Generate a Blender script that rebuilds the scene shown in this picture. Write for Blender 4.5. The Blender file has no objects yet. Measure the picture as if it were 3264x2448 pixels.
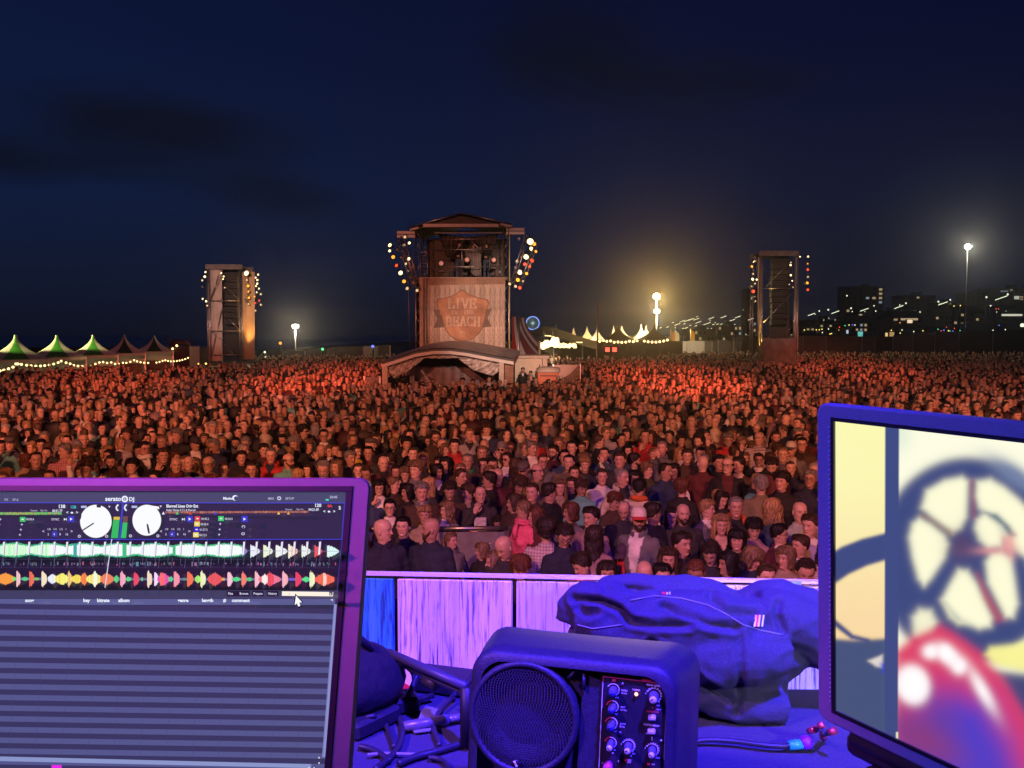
import bpy, bmesh, math, random
import numpy as np
from mathutils import Vector, Matrix, Euler, noise as mnoise
R_ = math.radians
random.seed(7); rng = np.random.default_rng(11)
S = bpy.context.scene
C = S.collection
CZ = 3.65; PITCH = 3.3; FPX = 852.0
cam_d = bpy.data.cameras.new('camera'); cam = bpy.data.objects.new('camera', cam_d); C.objects.link(cam)
cam.location = (0, 0, CZ); cam.rotation_euler = (R_(90 - PITCH), 0, 0)
cam_d.sensor_width = 36; cam_d.lens = 36 * FPX / 1024; cam_d.clip_start = 0.02; cam_d.clip_end = 6000
S.camera = cam
W = bpy.data.worlds.new('World'); S.world = W; W.use_nodes = True
wn = W.node_tree; wn.nodes.clear()
def N(t, kind, **kw):
 n = t.nodes.new(kind)
 for k, v in kw.items(): setattr(n, k, v)
 return n
def ramp(t, stops, fac=None, interp='LINEAR'):
 n = N(t, 'ShaderNodeValToRGB'); cr = n.color_ramp; cr.interpolation = interp
 while len(cr.elements) < len(stops): cr.elements.new(0.5)
 for e, (p, c) in zip(cr.elements, stops): e.position = p; e.color = (c if len(c) == 4 else (*c, 1))
 if fac is not None: t.links.new(fac, n.inputs[0])
 return n.outputs[0]
def math_(t, op, a, b=None, c=None, clamp=False):
 n = N(t, 'ShaderNodeMath', operation=op, use_clamp=clamp)
 for i, v in enumerate((a, b, c)):
  if v is None: continue
  if isinstance(v, (int, float)): n.inputs[i].default_value = v
  else: t.links.new(v, n.inputs[i])
 return n.outputs[0]
def mixc(t, fac, a, b, blend='MIX'):
 n = N(t, 'ShaderNodeMix', data_type='RGBA', blend_type=blend)
 for s, v in ((n.inputs[0], fac), (n.inputs[6], a), (n.inputs[7], b)):
  if isinstance(v, (int, float)): s.default_value = v
  elif isinstance(v, (tuple, list)): s.default_value = (*v, 1) if len(v) == 3 else v
  else: t.links.new(v, s)
 return n.outputs[2]
tc = N(wn, 'ShaderNodeTexCoord'); sep = N(wn, 'ShaderNodeSeparateXYZ'); wn.links.new(tc.outputs['Generated'], sep.inputs[0])
left = ramp(wn, [(0, (.0050, .0065, .016)), (.05, (.0062, .0105, .030)), (.16, (.0052, .0135, .052)), (.30, (.0040, .0095, .042)), (.6, (.0026, .0050, .027)), (1, (.002, .003, .018))], sep.outputs[2])
right = ramp(wn, [(0, (.0065, .0070, .013)), (.05, (.0050, .0064, .0165)), (.16, (.0030, .0050, .0210)), (.32, (.0022, .0032, .0210)), (.6, (.0016, .0022, .013)), (1, (.0012, .0018, .01))], sep.outputs[2])
fx = N(wn, 'ShaderNodeMapRange'); fx.inputs[1].default_value = -.75; fx.inputs[2].default_value = .65
wn.links.new(sep.outputs[0], fx.inputs[0])
skyc = mixc(wn, fx.outputs[0], left, right)
mp = N(wn, 'ShaderNodeMapping'); mp.inputs[3].default_value = (1.0, 1.0, 3.4); wn.links.new(tc.outputs['Generated'], mp.inputs[0])
nz = N(wn, 'ShaderNodeTexNoise'); nz.inputs['Scale'].default_value = 5; nz.inputs['Detail'].default_value = 7; nz.inputs['Roughness'].default_value = .6
wn.links.new(mp.outputs[0], nz.inputs['Vector'])
cov = None     # where the dark cloud banks drift (direction, size)
for (cx, cz, sx, sz, k) in ((-.37, .215, .15, .042, 1.1), (-.25, .150, .09, .030, .9), (-.55, .17, .08, .03, .8), (-.45, .17, .09, .022, .5), (.05, .32, .11, .06, .85), (.23, .27, .14, .04, .8), (.5, .42, .2, .06, .6), (-.2, .55, .3, .09, .6), (-.8, .06, .25, .02, .7), (.75, .2, .2, .05, .6)):
 dx = math_(wn, 'DIVIDE', math_(wn, 'SUBTRACT', sep.outputs[0], cx), sx); dz = math_(wn, 'DIVIDE', math_(wn, 'SUBTRACT', sep.outputs[2], cz), sz)
 g_ = math_(wn, 'MULTIPLY', math_(wn, 'EXPONENT', math_(wn, 'MULTIPLY', math_(wn, 'ADD', math_(wn, 'MULTIPLY', dx, dx), math_(wn, 'MULTIPLY', dz, dz)), -1.0)), k)
 cov = g_ if cov is None else math_(wn, 'ADD', cov, g_)
cl = ramp(wn, [(.42, (0, 0, 0)), (.72, (1, 1, 1))], math_(wn, 'ADD', math_(wn, 'MULTIPLY', cov, .50), math_(wn, 'MULTIPLY', nz.outputs[0], .48)))
skyc = mixc(wn, math_(wn, 'MULTIPLY', cl, .80), skyc, (.0038, .0050, .0105))
bg = N(wn, 'ShaderNodeBackground'); bg.inputs[1].default_value = 1.0
wn.links.new(skyc, bg.inputs[0]); wo = N(wn, 'ShaderNodeOutputWorld'); wn.links.new(bg.outputs[0], wo.inputs[0])
S.view_settings.view_transform = 'Standard'; S.view_settings.look = 'None'; S.view_settings.exposure = 0; S.view_settings.gamma = 1
S.view_settings.use_curve_mapping = False
S.render.engine = 'CYCLES'
S.cycles.use_denoising = True
S.cycles.max_bounces = 5; S.cycles.diffuse_bounces = 2; S.cycles.glossy_bounces = 3; S.cycles.sample_clamp_indirect = 3
S.cycles.volume_bounces = 0
S.cycles.use_light_tree = True
def lamp(name, kind, loc, target, color, energy, size=.15, angle=40, blend=.6):
 d = bpy.data.lights.new(name, kind); o = bpy.data.objects.new(name, d); C.objects.link(o)
 d.color = color; d.energy = energy; o.location = loc
 if kind == 'SPOT': d.spot_size = R_(angle); d.spot_blend = blend; d.shadow_soft_size = size
 elif kind == 'AREA': d.size = size
 else: d.shadow_soft_size = size
 if target is not None:
  o.rotation_euler = (Vector(target) - Vector(loc)).to_track_quat('-Z', 'Y').to_euler()
 return o
RED = (1.0, .20, .10); ORG = (1.0, .36, .18)
lamp('stage_wash_near', 'SPOT', (-5, -3, 9.0), (1.5, 11, 1.4), (1, .32, .17), 6200, .25, 62, .8)
lamp('stage_wash_near', 'SPOT', (6, -3, 9.0), (1.5, 11, 1.4), (1, .27, .14), 2600, .25, 62, .8)
lamp('stage_wash_middle', 'SPOT', (-6, -3, 9.5), (-6, 25, 1.4), (1, .26, .135), 8000, .3, 52, .9)
lamp('stage_wash_middle', 'SPOT', (7, -3, 9.5), (7, 25, 1.4), (1, .26, .135), 6600, .3, 52, .9)
lamp('stage_wash_far', 'SPOT', (-7, -3, 10), (-16, 52, 1.4), (1, .26, .15), 24000, .3, 42, .9)
lamp('stage_wash_far', 'SPOT', (7, -3, 10), (15, 52, 1.4), (1, .26, .15), 19000, .3, 42, .9)
lamp('stage_beam_left', 'SPOT', (-3, -3, 10), (-9.5, 43, 1.2), (1, .11, .05), 90000, .3, 10, .9)
lamp('stage_beam_left', 'SPOT', (-3, -3, 10), (-22, 50, 1.2), (1, .13, .06), 52000, .3, 12, .9)
lamp('stage_beam_right', 'SPOT', (4, -3, 10), (7.6, 42, 1.2), (1, .11, .05), 110000, .3, 11, .9)
lamp('stage_beam_right', 'SPOT', (4, -3, 10), (22, 58, 1.2), (1, .14, .07), 75000, .3, 10, .9)
lamp('tower_key', 'SPOT', (2, -3, 9), (0, 40, 4.4), (1, .63, .49), 52000, .3, 11.5, .7)
lamp('tower_key', 'SPOT', (-4, -3, 10), (-20.3, 60, 6.0), (1, .62, .50), 80000, .3, 7, .8)
lamp('tower_key', 'SPOT', (5, -3, 10), (19.7, 62, 6.5), (1, .64, .54), 50000, .3, 7, .8)
lamp('desk_blue_wash', 'SPOT', (.9, -.25, 6.3), (.22, 1.25, 3.1), (.055, .022, 1), 4500, .10, 21, .5)
lamp('desk_blue_side', 'SPOT', (-2.2, -.6, 5.8), (.30, 1.25, 3.1), (.06, .02, 1), 800, .10, 20, .5)
lamp('desk_blue_edge', 'SPOT', (-3.2, -1.2, 5.0), (.36, .42, 3.5), (.07, .07, 1), 800, .1, 8, .6)
lamp('desk_magenta', 'SPOT', (-3.0, -.1, 4.9), (-.20, .60, 3.54), (.90, .05, .55), 1300, .1, 6, .8)
lamp('plank_violet', 'SPOT', (2.4, -2.6, 5.0), (.62, 1.64, 3.12), (.78, .72, .98), 800, .1, 13, .8)
lamp('pit_blue', 'SPOT', (0, .5, 6.8), (.5, 8.0, 1.3), (.22, .06, 1), 1500, .3, 45, .9)
def cam_ray(px, py):
 X = (px - 512) / FPX; Y = -(py - 384) / FPX; p = R_(PITCH)
 return Vector((X, math.cos(p) + Y * math.sin(p), -math.sin(p) + Y * math.cos(p)))
CAM = Vector((0, 0, CZ))
def P(px, py, y):                      # the point of the place that lies y metres out in that direction
 r = cam_ray(px, py); return CAM + r * (y / r.y)
def Pg(px, py, z):                     # ... or that lies at height z
 r = cam_ray(px, py); return CAM + r * ((z - CZ) / r.z)
def proj(v):
 p = R_(PITCH); x, y, z = v[0], v[1], v[2] - CZ
 Z = y * math.cos(p) - z * math.sin(p); Y = z * math.cos(p) + y * math.sin(p)
 return 512 + FPX * x / Z, 384 - FPX * Y / Z
MATS = {}
def mat(name, color=(.5, .5, .5), rough=.7, metal=0, noise=0, nscale=20, bump=0, bscale=60, stretch=(1, 1, 1), coat=0, emis=None, estr=1, spec=.5):
 if name in MATS: return MATS[name]
 m = bpy.data.materials.new(name); m.use_nodes = True; t = m.node_tree; b = t.nodes['Principled BSDF']
 b.inputs['Roughness'].default_value = rough; b.inputs['Metallic'].default_value = metal
 b.inputs['Specular IOR Level'].default_value = spec
 b.inputs['Base Color'].default_value = (*color, 1); b.inputs['Coat Weight'].default_value = coat
 if noise or bump:
  tcn = N(t, 'ShaderNodeTexCoord'); mpn = N(t, 'ShaderNodeMapping'); mpn.inputs[3].default_value = stretch
  t.links.new(tcn.outputs['Object'], mpn.inputs[0])
  if noise:
   n = N(t, 'ShaderNodeTexNoise'); n.inputs['Scale'].default_value = nscale; n.inputs['Detail'].default_value = 5
   t.links.new(mpn.outputs[0], n.inputs['Vector'])
   dk = tuple(c * (1 - noise) for c in color); lt = tuple(min(1, c * (1 + noise)) for c in color)
   t.links.new(ramp(t, [(.3, dk), (.7, lt)], n.outputs[0]), b.inputs['Base Color'])
  if bump:
   n2 = N(t, 'ShaderNodeTexNoise'); n2.inputs['Scale'].default_value = bscale; n2.inputs['Detail'].default_value = 4
   t.links.new(mpn.outputs[0], n2.inputs['Vector']); bp = N(t, 'ShaderNodeBump'); bp.inputs['Strength'].default_value = bump
   bp.inputs['Distance'].default_value = .02
   t.links.new(n2.outputs[0], bp.inputs['Height']); t.links.new(bp.outputs[0], b.inputs['Normal'])
 if emis is not None:
  b.inputs['Emission Color'].default_value = (*emis, 1); b.inputs['Emission Strength'].default_value = estr
  m.cycles.emission_sampling = 'NONE'
 MATS[name] = m; return m
def link(o, parent=None):
 C.objects.link(o)
 if parent is not None: o.parent = parent
 return o
def tag(o, label=None, cat=None, group=None, kind=None):
 if label: o['label'] = label
 if cat: o['category'] = cat
 if group: o['group'] = group
 if kind: o['kind'] = kind
 return o
def empty(name, loc=(0, 0, 0), rz=0, **kw):
 o = bpy.data.objects.new(name, None); o.location = loc; o.rotation_euler = (0, 0, rz); o.empty_display_size = .1
 link(o); tag(o, **kw); return o
class MB:
 """Collects shapes; build() links them as one mesh object (coordinates are those of the parent)."""
 def __init__(s): s.v = []; s.f = []; s.mi = []; s.smooth = []
 def add(s, v, f, mi=0, sm=False):
  k = len(s.v); s.v += [tuple(p) for p in v]; s.f += [tuple(i + k for i in q) for q in f]; s.mi += [mi] * len(f); s.smooth += [sm] * len(f); return s
 def box(s, c, d, mi=0, M=None, bevel=0):
  x, y, z = d[0] / 2, d[1] / 2, d[2] / 2
  if bevel:
   b = min(bevel, x * .9, y * .9, z * .9); vs = []; 
   for sx in (-1, 1):
    for sy in (-1, 1):
     for sz in (-1, 1):
      vs += [(sx * (x - b), sy * (y - b), sz * z), (sx * (x - b), sy * y, sz * (z - b)), (sx * x, sy * (y - b), sz * (z - b))]
   bmx = bmesh.new()
   for p in vs: bmx.verts.new(p)
   bmesh.ops.convex_hull(bmx, input=bmx.verts); bmx.verts.index_update()
   vv = [v.co.copy() for v in bmx.verts]; ff = [[v.index for v in f.verts] for f in bmx.faces]; bmx.free()
  else:
   vv = [Vector((sx * x, sy * y, sz * z)) for sx in (-1, 1) for sy in (-1, 1) for sz in (-1, 1)]
   ff = [(0, 1, 3, 2), (4, 6, 7, 5), (0, 4, 5, 1), (2, 3, 7, 6), (0, 2, 6, 4), (1, 5, 7, 3)]
  c = Vector(c)
  vv = [(M @ v if M is not None else v) + c for v in vv]
  return s.add(vv, ff, mi)
 def quad(s, a, b, c, d, mi=0): return s.add([a, b, c, d], [(0, 1, 2, 3)], mi)
 def tube(s, pts, r, n=8, mi=0, caps=True, sm=True, closed=False):
  pts = [Vector(p) for p in pts]; k = len(pts)
  rr = r if isinstance(r, (list, tuple)) else [r] * k
  vs = []; fs = []; up = Vector((0, 0, 1)); prev = None
  for i, p in enumerate(pts):
   a = pts[max(i - 1, 0)]; b = pts[min(i + 1, k - 1)]
   if closed: a = pts[i - 1]; b = pts[(i + 1) % k]
   d = (b - a); d = d.normalized() if d.length > 1e-9 else Vector((0, 0, 1))
   if prev is None:
    u = d.cross(up if abs(d.z) < .95 else Vector((1, 0, 0))).normalized()
   else: u = (prev - d * prev.dot(d)); u = u.normalized() if u.length > 1e-6 else d.orthogonal().normalized()
   prev = u; w = d.cross(u)
   for j in range(n):
    t = 2 * math.pi * j / n; vs.append(p + (u * math.cos(t) + w * math.sin(t)) * rr[i])
  m = k if closed else k - 1
  for i in range(m):
   i2 = (i + 1) % k
   for j in range(n): fs.append((i * n + j, i * n + (j + 1) % n, i2 * n + (j + 1) % n, i2 * n + j))
  if caps and not closed: fs += [tuple(range(n))[::-1], tuple((k - 1) * n + j for j in range(n))]
  return s.add(vs, fs, mi, sm)
 def lathe(s, prof, c=(0, 0, 0), n=16, mi=0, M=None, sm=True, cap=True):
  vs = []; fs = []; c = Vector(c); k = len(prof)
  for (r, z) in prof:
   for j in range(n):
    t = 2 * math.pi * j / n; v = Vector((r * math.cos(t), r * math.sin(t), z)); vs.append((M @ v if M is not None else v) + c)
  for i in range(k - 1):
   for j in range(n): fs.append((i * n + j, i * n + (j + 1) % n, (i + 1) * n + (j + 1) % n, (i + 1) * n + j))
  if cap: fs += [tuple(range(n))[::-1], tuple((k - 1) * n + j for j in range(n))]
  return s.add(vs, fs, mi, sm)
 def ball(s, c, r, n=12, m=8, mi=0, M=None, sm=True):
  r = r if isinstance(r, (tuple, list)) else (r, r, r); vs = []; fs = []; c = Vector(c)
  for i in range(m + 1):
   a = math.pi * i / m
   for j in range(n):
    t = 2 * math.pi * j / n; v = Vector((r[0] * math.sin(a) * math.cos(t), r[1] * math.sin(a) * math.sin(t), r[2] * math.cos(a)))
    vs.append((M @ v if M is not None else v) + c)
  for i in range(m):
   for j in range(n):
    if i == 0: fs.append((0, (i + 1) * n + j, (i + 1) * n + (j + 1) % n))
    elif i == m - 1: fs.append((i * n + j, m * n, i * n + (j + 1) % n))
    else: fs.append((i * n + j, (i + 1) * n + j, (i + 1) * n + (j + 1) % n, i * n + (j + 1) % n))
  return s.add(vs, fs, mi, sm)
 def mesh(s, name, mats):
  me = bpy.data.meshes.new(name); me.from_pydata([tuple(v) for v in s.v], [], s.f)
  for m in (mats if isinstance(mats, (list, tuple)) else [mats]): me.materials.append(m)
  me.polygons.foreach_set('material_index', s.mi); me.polygons.foreach_set('use_smooth', s.smooth); me.update(); return me
 def build(s, name, mats, parent=None, **kw):
  o = bpy.data.objects.new(name, s.mesh(name, mats)); link(o, parent); tag(o, **kw); return o
def put(me, name, parent, loc=(0, 0, 0), rot=None, sc=None):
 o = bpy.data.objects.new(name, me); link(o, parent); o.location = loc
 if rot is not None: o.rotation_euler = rot
 if sc is not None: o.scale = sc
 return o
def lerp(a, b, t): return a + (b - a) * t
def interp(x, xs, ys): return float(np.interp(x, xs, ys))
def eval_mesh(o):
 dg = bpy.context.evaluated_depsgraph_get(); e = o.evaluated_get(dg); return bpy.data.meshes.new_from_object(e)
def text_polys(body, size=1.0, align='LEFT', bold=0.0, extrude=0):
 cu = bpy.data.curves.new('lettering', 'FONT'); cu.body = body; cu.size = size; cu.align_x = align; cu.offset = bold; cu.resolution_u = 2; cu.extrude = extrude
 o = bpy.data.objects.new('lettering', cu); C.objects.link(o); me = eval_mesh(o)
 v = [tuple(x.co) for x in me.vertices]; f = [tuple(p.vertices) for p in me.polygons]
 bpy.data.objects.remove(o); bpy.data.curves.remove(cu); bpy.data.meshes.remove(me); return v, f
# ================================================================== PEOPLE
def attr_mat_person(kind):
 m = bpy.data.materials.new('person_' + kind); m.use_nodes = True; t = m.node_tree; b = t.nodes['Principled BSDF']
 def oa(n): a = N(t, 'ShaderNodeAttribute', attribute_type='OBJECT', attribute_name=n); return a.outputs['Color'], a.outputs['Fac']
 if kind == 'skin':
  tint = N(t, 'ShaderNodeAttribute', attribute_type='GEOMETRY', attribute_name='tint').outputs['Color']
  nzn = N(t, 'ShaderNodeTexNoise'); nzn.inputs['Scale'].default_value = 30
  tcn = N(t, 'ShaderNodeTexCoord'); t.links.new(tcn.outputs['Object'], nzn.inputs['Vector'])
  v = ramp(t, [(.3, (.86, .80, .80)), (.7, (1.05, 1, 1))], nzn.outputs[0])
  c = mixc(t, 1.0, oa('skin')[0], tint, 'MULTIPLY'); c = mixc(t, 1.0, c, v, 'MULTIPLY')
  t.links.new(c, b.inputs['Base Color']); b.inputs['Roughness'].default_value = .45; b.inputs['Specular IOR Level'].default_value = .4
 elif kind == 'hair':
  tcn = N(t, 'ShaderNodeTexCoord'); mpn = N(t, 'ShaderNodeMapping'); mpn.inputs[3].default_value = (90, 90, 7)
  t.links.new(tcn.outputs['Object'], mpn.inputs[0]); n = N(t, 'ShaderNodeTexNoise'); n.inputs['Scale'].default_value = 1; n.inputs['Detail'].default_value = 4
  t.links.new(mpn.outputs[0], n.inputs['Vector'])
  v = ramp(t, [(.35, (.45, .42, .4)), (.65, (1.35, 1.3, 1.25))], n.outputs[0])
  t.links.new(mixc(t, 1.0, oa('hair')[0], v, 'MULTIPLY'), b.inputs['Base Color'])
  bp = N(t, 'ShaderNodeBump'); bp.inputs['Strength'].default_value = .8; bp.inputs['Distance'].default_value = .006
  t.links.new(n.outputs[0], bp.inputs['Height']); t.links.new(bp.outputs[0], b.inputs['Normal']); b.inputs['Roughness'].default_value = .6
 else:
  mk = N(t, 'ShaderNodeAttribute', attribute_type='GEOMETRY', attribute_name='mask'); sp = N(t, 'ShaderNodeSeparateColor'); t.links.new(mk.outputs['Color'], sp.inputs[0])
  c = mixc(t, sp.outputs[0], oa('shirt')[0], oa('inner')[0])
  tcn = N(t, 'ShaderNodeTexCoord'); sx = N(t, 'ShaderNodeSeparateXYZ'); t.links.new(tcn.outputs['Object'], sx.inputs[0])
  def band(o, f): return math_(t, 'GREATER_THAN', math_(t, 'SINE', math_(t, 'MULTIPLY', o, f)), 0.0)
  stripe = band(sx.outputs[2], 260.0)
  chk = math_(t, 'MULTIPLY', math_(t, 'ADD', band(sx.outputs[0], 210.0), band(sx.outputs[2], 210.0)), .5)
  pa = oa('pattern'); psp = N(t, 'ShaderNodeSeparateColor'); t.links.new(pa[0], psp.inputs[0])
  f = math_(t, 'ADD', math_(t, 'MULTIPLY', psp.outputs[0], stripe), math_(t, 'MULTIPLY', psp.outputs[1], chk), clamp=True)
  f = math_(t, 'MULTIPLY', f, psp.outputs[2])
  c = mixc(t, f, c, (.60, .58, .60))
  c = mixc(t, sp.outputs[1], c, oa('trousers')[0])
  n = N(t, 'ShaderNodeTexNoise'); n.inputs['Scale'].default_value = 9; n.inputs['Detail'].default_value = 5
  t.links.new(tcn.outputs['Object'], n.inputs['Vector'])
  c = mixc(t, 1.0, c, ramp(t, [(.3, (.75, .75, .75)), (.7, (1.15, 1.15, 1.15))], n.outputs[0]), 'MULTIPLY')
  c = mixc(t, math_(t, 'MULTIPLY', sp.outputs[2], oa('bare')[1]), c, oa('skin')[0])
  t.links.new(c, b.inputs['Base Color']); b.inputs['Roughness'].default_value = .85
  bp = N(t, 'ShaderNodeBump'); bp.inputs['Strength'].default_value = .7; bp.inputs['Distance'].default_value = .03
  t.links.new(n.outputs[0], bp.inputs['Height']); t.links.new(bp.outputs[0], b.inputs['Normal'])
 return m
M_SKIN, M_CLOTH, M_HAIR = attr_mat_person('skin'), attr_mat_person('clothes'), attr_mat_person('hair')
HZ = [-.205, -.18, -.155, -.135, -.122, -.113, -.100, -.080, -.055, -.03, -.01, .01, .04, .07, .095, .110, .1165]
HW = [.066, .058, .055, .054, .050, .046, .050, .060, .067, .072, .0755, .0775, .0765, .071, .058, .035, .004]
HF = [.050, .046, .046, .050, .062, .074, .078, .080, .082, .083, .084, .087, .088, .080, .062, .035, .004]
HB = [.070, .062, .060, .058, .058, .058, .060, .064, .074, .086, .094, .098, .098, .092, .075, .045, .004]
def head_surf(phi, z, ex=0.0):
 """phi 0 = front (-y), grows to the person's left (+x)."""
 w = np.interp(z, HZ, HW) + ex; f = np.interp(z, HZ, HF) + ex; b = np.interp(z, HZ, HB) + ex
 s, c = np.sin(phi), np.cos(phi); d = np.where(c > 0, f, b)
 e = 2.25; k = (np.abs(s) ** e + np.abs(c) ** e) ** (-1 / e)
 return w * s * k, -d * c * k
def face_tint(x, y, z):
 """colour of brows, eyes and lips where they sit on the face (multiplies the skin)"""
 n = len(x); t = np.ones((n, 4)); front = y < -.05
 ax = np.abs(x)
 brow = front & (ax > .012) & (ax < .048) & (np.abs(z - .0225 + (ax - .03) ** 2 * 6) < .0045)
 t[brow, :3] = (.38, .34, .32)
 sock = front & (((ax - .031) / .016) ** 2 + ((z - .004) / .0085) ** 2 < 1); t[sock, :3] = (.62, .55, .56)
 eye = front & (((ax - .031) / .0115) ** 2 + ((z - .004) / .0048) ** 2 < 1); t[eye, :3] = (.9, .95, 1.05)
 iris = front & (((ax - .031) / .0055) ** 2 + ((z - .004) / .006) ** 2 < 1); t[iris, :3] = (.12, .12, .14)
 lip = front & ((ax / .026) ** 2 + ((z + .0625) / .0075) ** 2 < 1); t[lip, :3] = (.78, .45, .46)
 mouth = front & (ax < .022) & (np.abs(z + .0625) < .0016); t[mouth, :3] = (.35, .2, .2)
 ck = front & (((ax - .045) / .02) ** 2 + ((z + .03) / .018) ** 2 < 1) & ~lip; t[ck, :3] = (1.03, .88, .86)
 return t
def head_mesh(nose=1.0, jaw=0.0, open_mouth=0.0):
 zs = np.concatenate([np.linspace(-.205, -.125, 6), np.linspace(-.118, .034, 36), np.linspace(.042, .1165, 11)])
 th = np.linspace(-1, 1, 50, endpoint=False); phis = np.pi * np.sign(th) * np.abs(th) ** 1.25
 Z, PH = np.meshgrid(zs, phis, indexing='ij'); X, Y = head_surf(PH, Z)
 fr = Y < -.03
 jw = np.clip((-.03 - Z) / .06, 0, 1) * np.clip((Z + .13) / .02, 0, 1); X = X * (1 + jaw * jw)
 g = lambda cx, cz, sx, sz: np.exp(-((X - cx) / sx) ** 2 - ((Z - cz) / sz) ** 2)
 nr = np.clip((.020 - Z) / .052, 0, 1) * np.clip((Z + .044) / .008, 0, 1)
 d = .024 * nose * nr * np.exp(-(X / (.0085 + .006 * nr)) ** 2)
 d += .004 * (g(.017, .024, .016, .007) + g(-.017, .024, .016, .007)) - .010 * (g(.031, .006, .015, .013) + g(-.031, .006, .015, .013))
 d += .0065 * (g(.031, .004, .011, .008) + g(-.031, .004, .011, .008))
 d += .005 * (g(.044, -.024, .018, .018) + g(-.044, -.024, .018, .018))
 d += .006 * g(0, -.057, .02, .005) + .006 * g(0, -.069, .017, .005) - .005 * g(0, -.0625, .024, .0022) - .004 * g(0, -.080, .018, .005)
 d += .009 * g(0, -.100, .018, .010)
 Y = np.where(fr, Y - d, Y)
 nz, npz = len(zs), len(phis)
 v = np.stack([X, Y, Z], -1).reshape(-1, 3); f = []
 for i in range(nz - 1):
  for j in range(npz): f.append((i * npz + j, i * npz + (j + 1) % npz, (i + 1) * npz + (j + 1) % npz, (i + 1) * npz + j))
 f.append(tuple((nz - 1) * npz + j for j in range(npz)))
 v = [tuple(p) for p in v]
 for s in (-1, 1):      # ears
  m = MB(); m.ball((s * .079, .012, -.008), (.010, .019, .031), 8, 6, M=Matrix.Rotation(s * .35, 3, 'Z') @ Matrix.Rotation(-.15, 3, 'X'))
  k = len(v); v += m.v; f += [tuple(i + k for i in q) for q in m.f]
 v = np.array(v); return v, f, face_tint(v[:, 0], v[:, 1], v[:, 2])
def hand_geo(curl=.35, spread=.12, side=1, n=6):
 """palm plus five fingers; wrist at the origin, fingers to -z, palm facing -y, thumb to -x*side"""
 m = MB()
 m.ball((0, 0, -.045), (.040, .015, .052), 10, 6)
 m.tube([(0, 0, .03), (0, 0, -.02)], [.026, .028], 8)
 for k, (x, L) in enumerate(((-.029, .070), (-.010, .078), (.009, .073), (.027, .056))):
  a = (k - 1.5) * spread; pts = [Vector((x, 0, -.075))]; ang = 0.0; p = pts[0]
  for q, fr in enumerate((.45, .31, .24)):
   ang += curl * (.8, 1.1, .9)[q]; p = p + Vector((math.sin(a) * math.cos(ang), -math.sin(ang), -math.cos(ang) * math.cos(a))) * L * fr; pts.append(p)
  m.tube(pts, [.0095, .0088, .008, .006], n)
 pts = [Vector((-.030, -.004, -.02)), Vector((-.052, -.016, -.045)), Vector((-.060, -.026, -.068)), Vector((-.058, -.034, -.086))]
 m.tube(pts, [.014, .0115, .010, .007], n)
 v = [Vector((p[0] * side, p[1], p[2])) for p in m.v]; f = [q if side > 0 else q[::-1] for q in m.f]
 return v, f
ARM = {  # shoulder is fixed; elbow, wrist, direction the fingers point in, direction the palm faces, finger curl (all for the person's left, +x)
 'down': ((.255, .02, 1.14), (.26, -.05, .90), (0, -.15, -1), (-1, 0, 0), .3),
 'pocket': ((.27, .06, 1.15), (.20, -.07, .97), (-.4, -.2, -1), (-1, 0, 0), .3),
 'fold': ((.25, -.05, 1.15), (-.03, -.21, 1.17), (-1, .1, .05), (0, 1, 0), .3),
 'clasp': ((.25, .0, 1.13), (.07, -.22, 1.07), (-1, -.35, -.1), (0, 1, -.4), .7),
 'face': ((.20, -.17, 1.22), (.075, -.19, 1.44), (-.35, .0, 1), (0, 1, 0), .5),
 'phone': ((.21, -.22, 1.36), (.07, -.32, 1.56), (-.2, 0, 1), (-.6, 1, 0), .6),
 'raise': ((.30, -.10, 1.58), (.29, -.16, 1.84), (.05, 0, 1), (0, -1, 0), .08),
 'clap': ((.24, -.08, 1.17), (.05, -.27, 1.26), (-.3, -.5, .8), (-1, 0, .1), .15),
}
VOX = .0150
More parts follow.
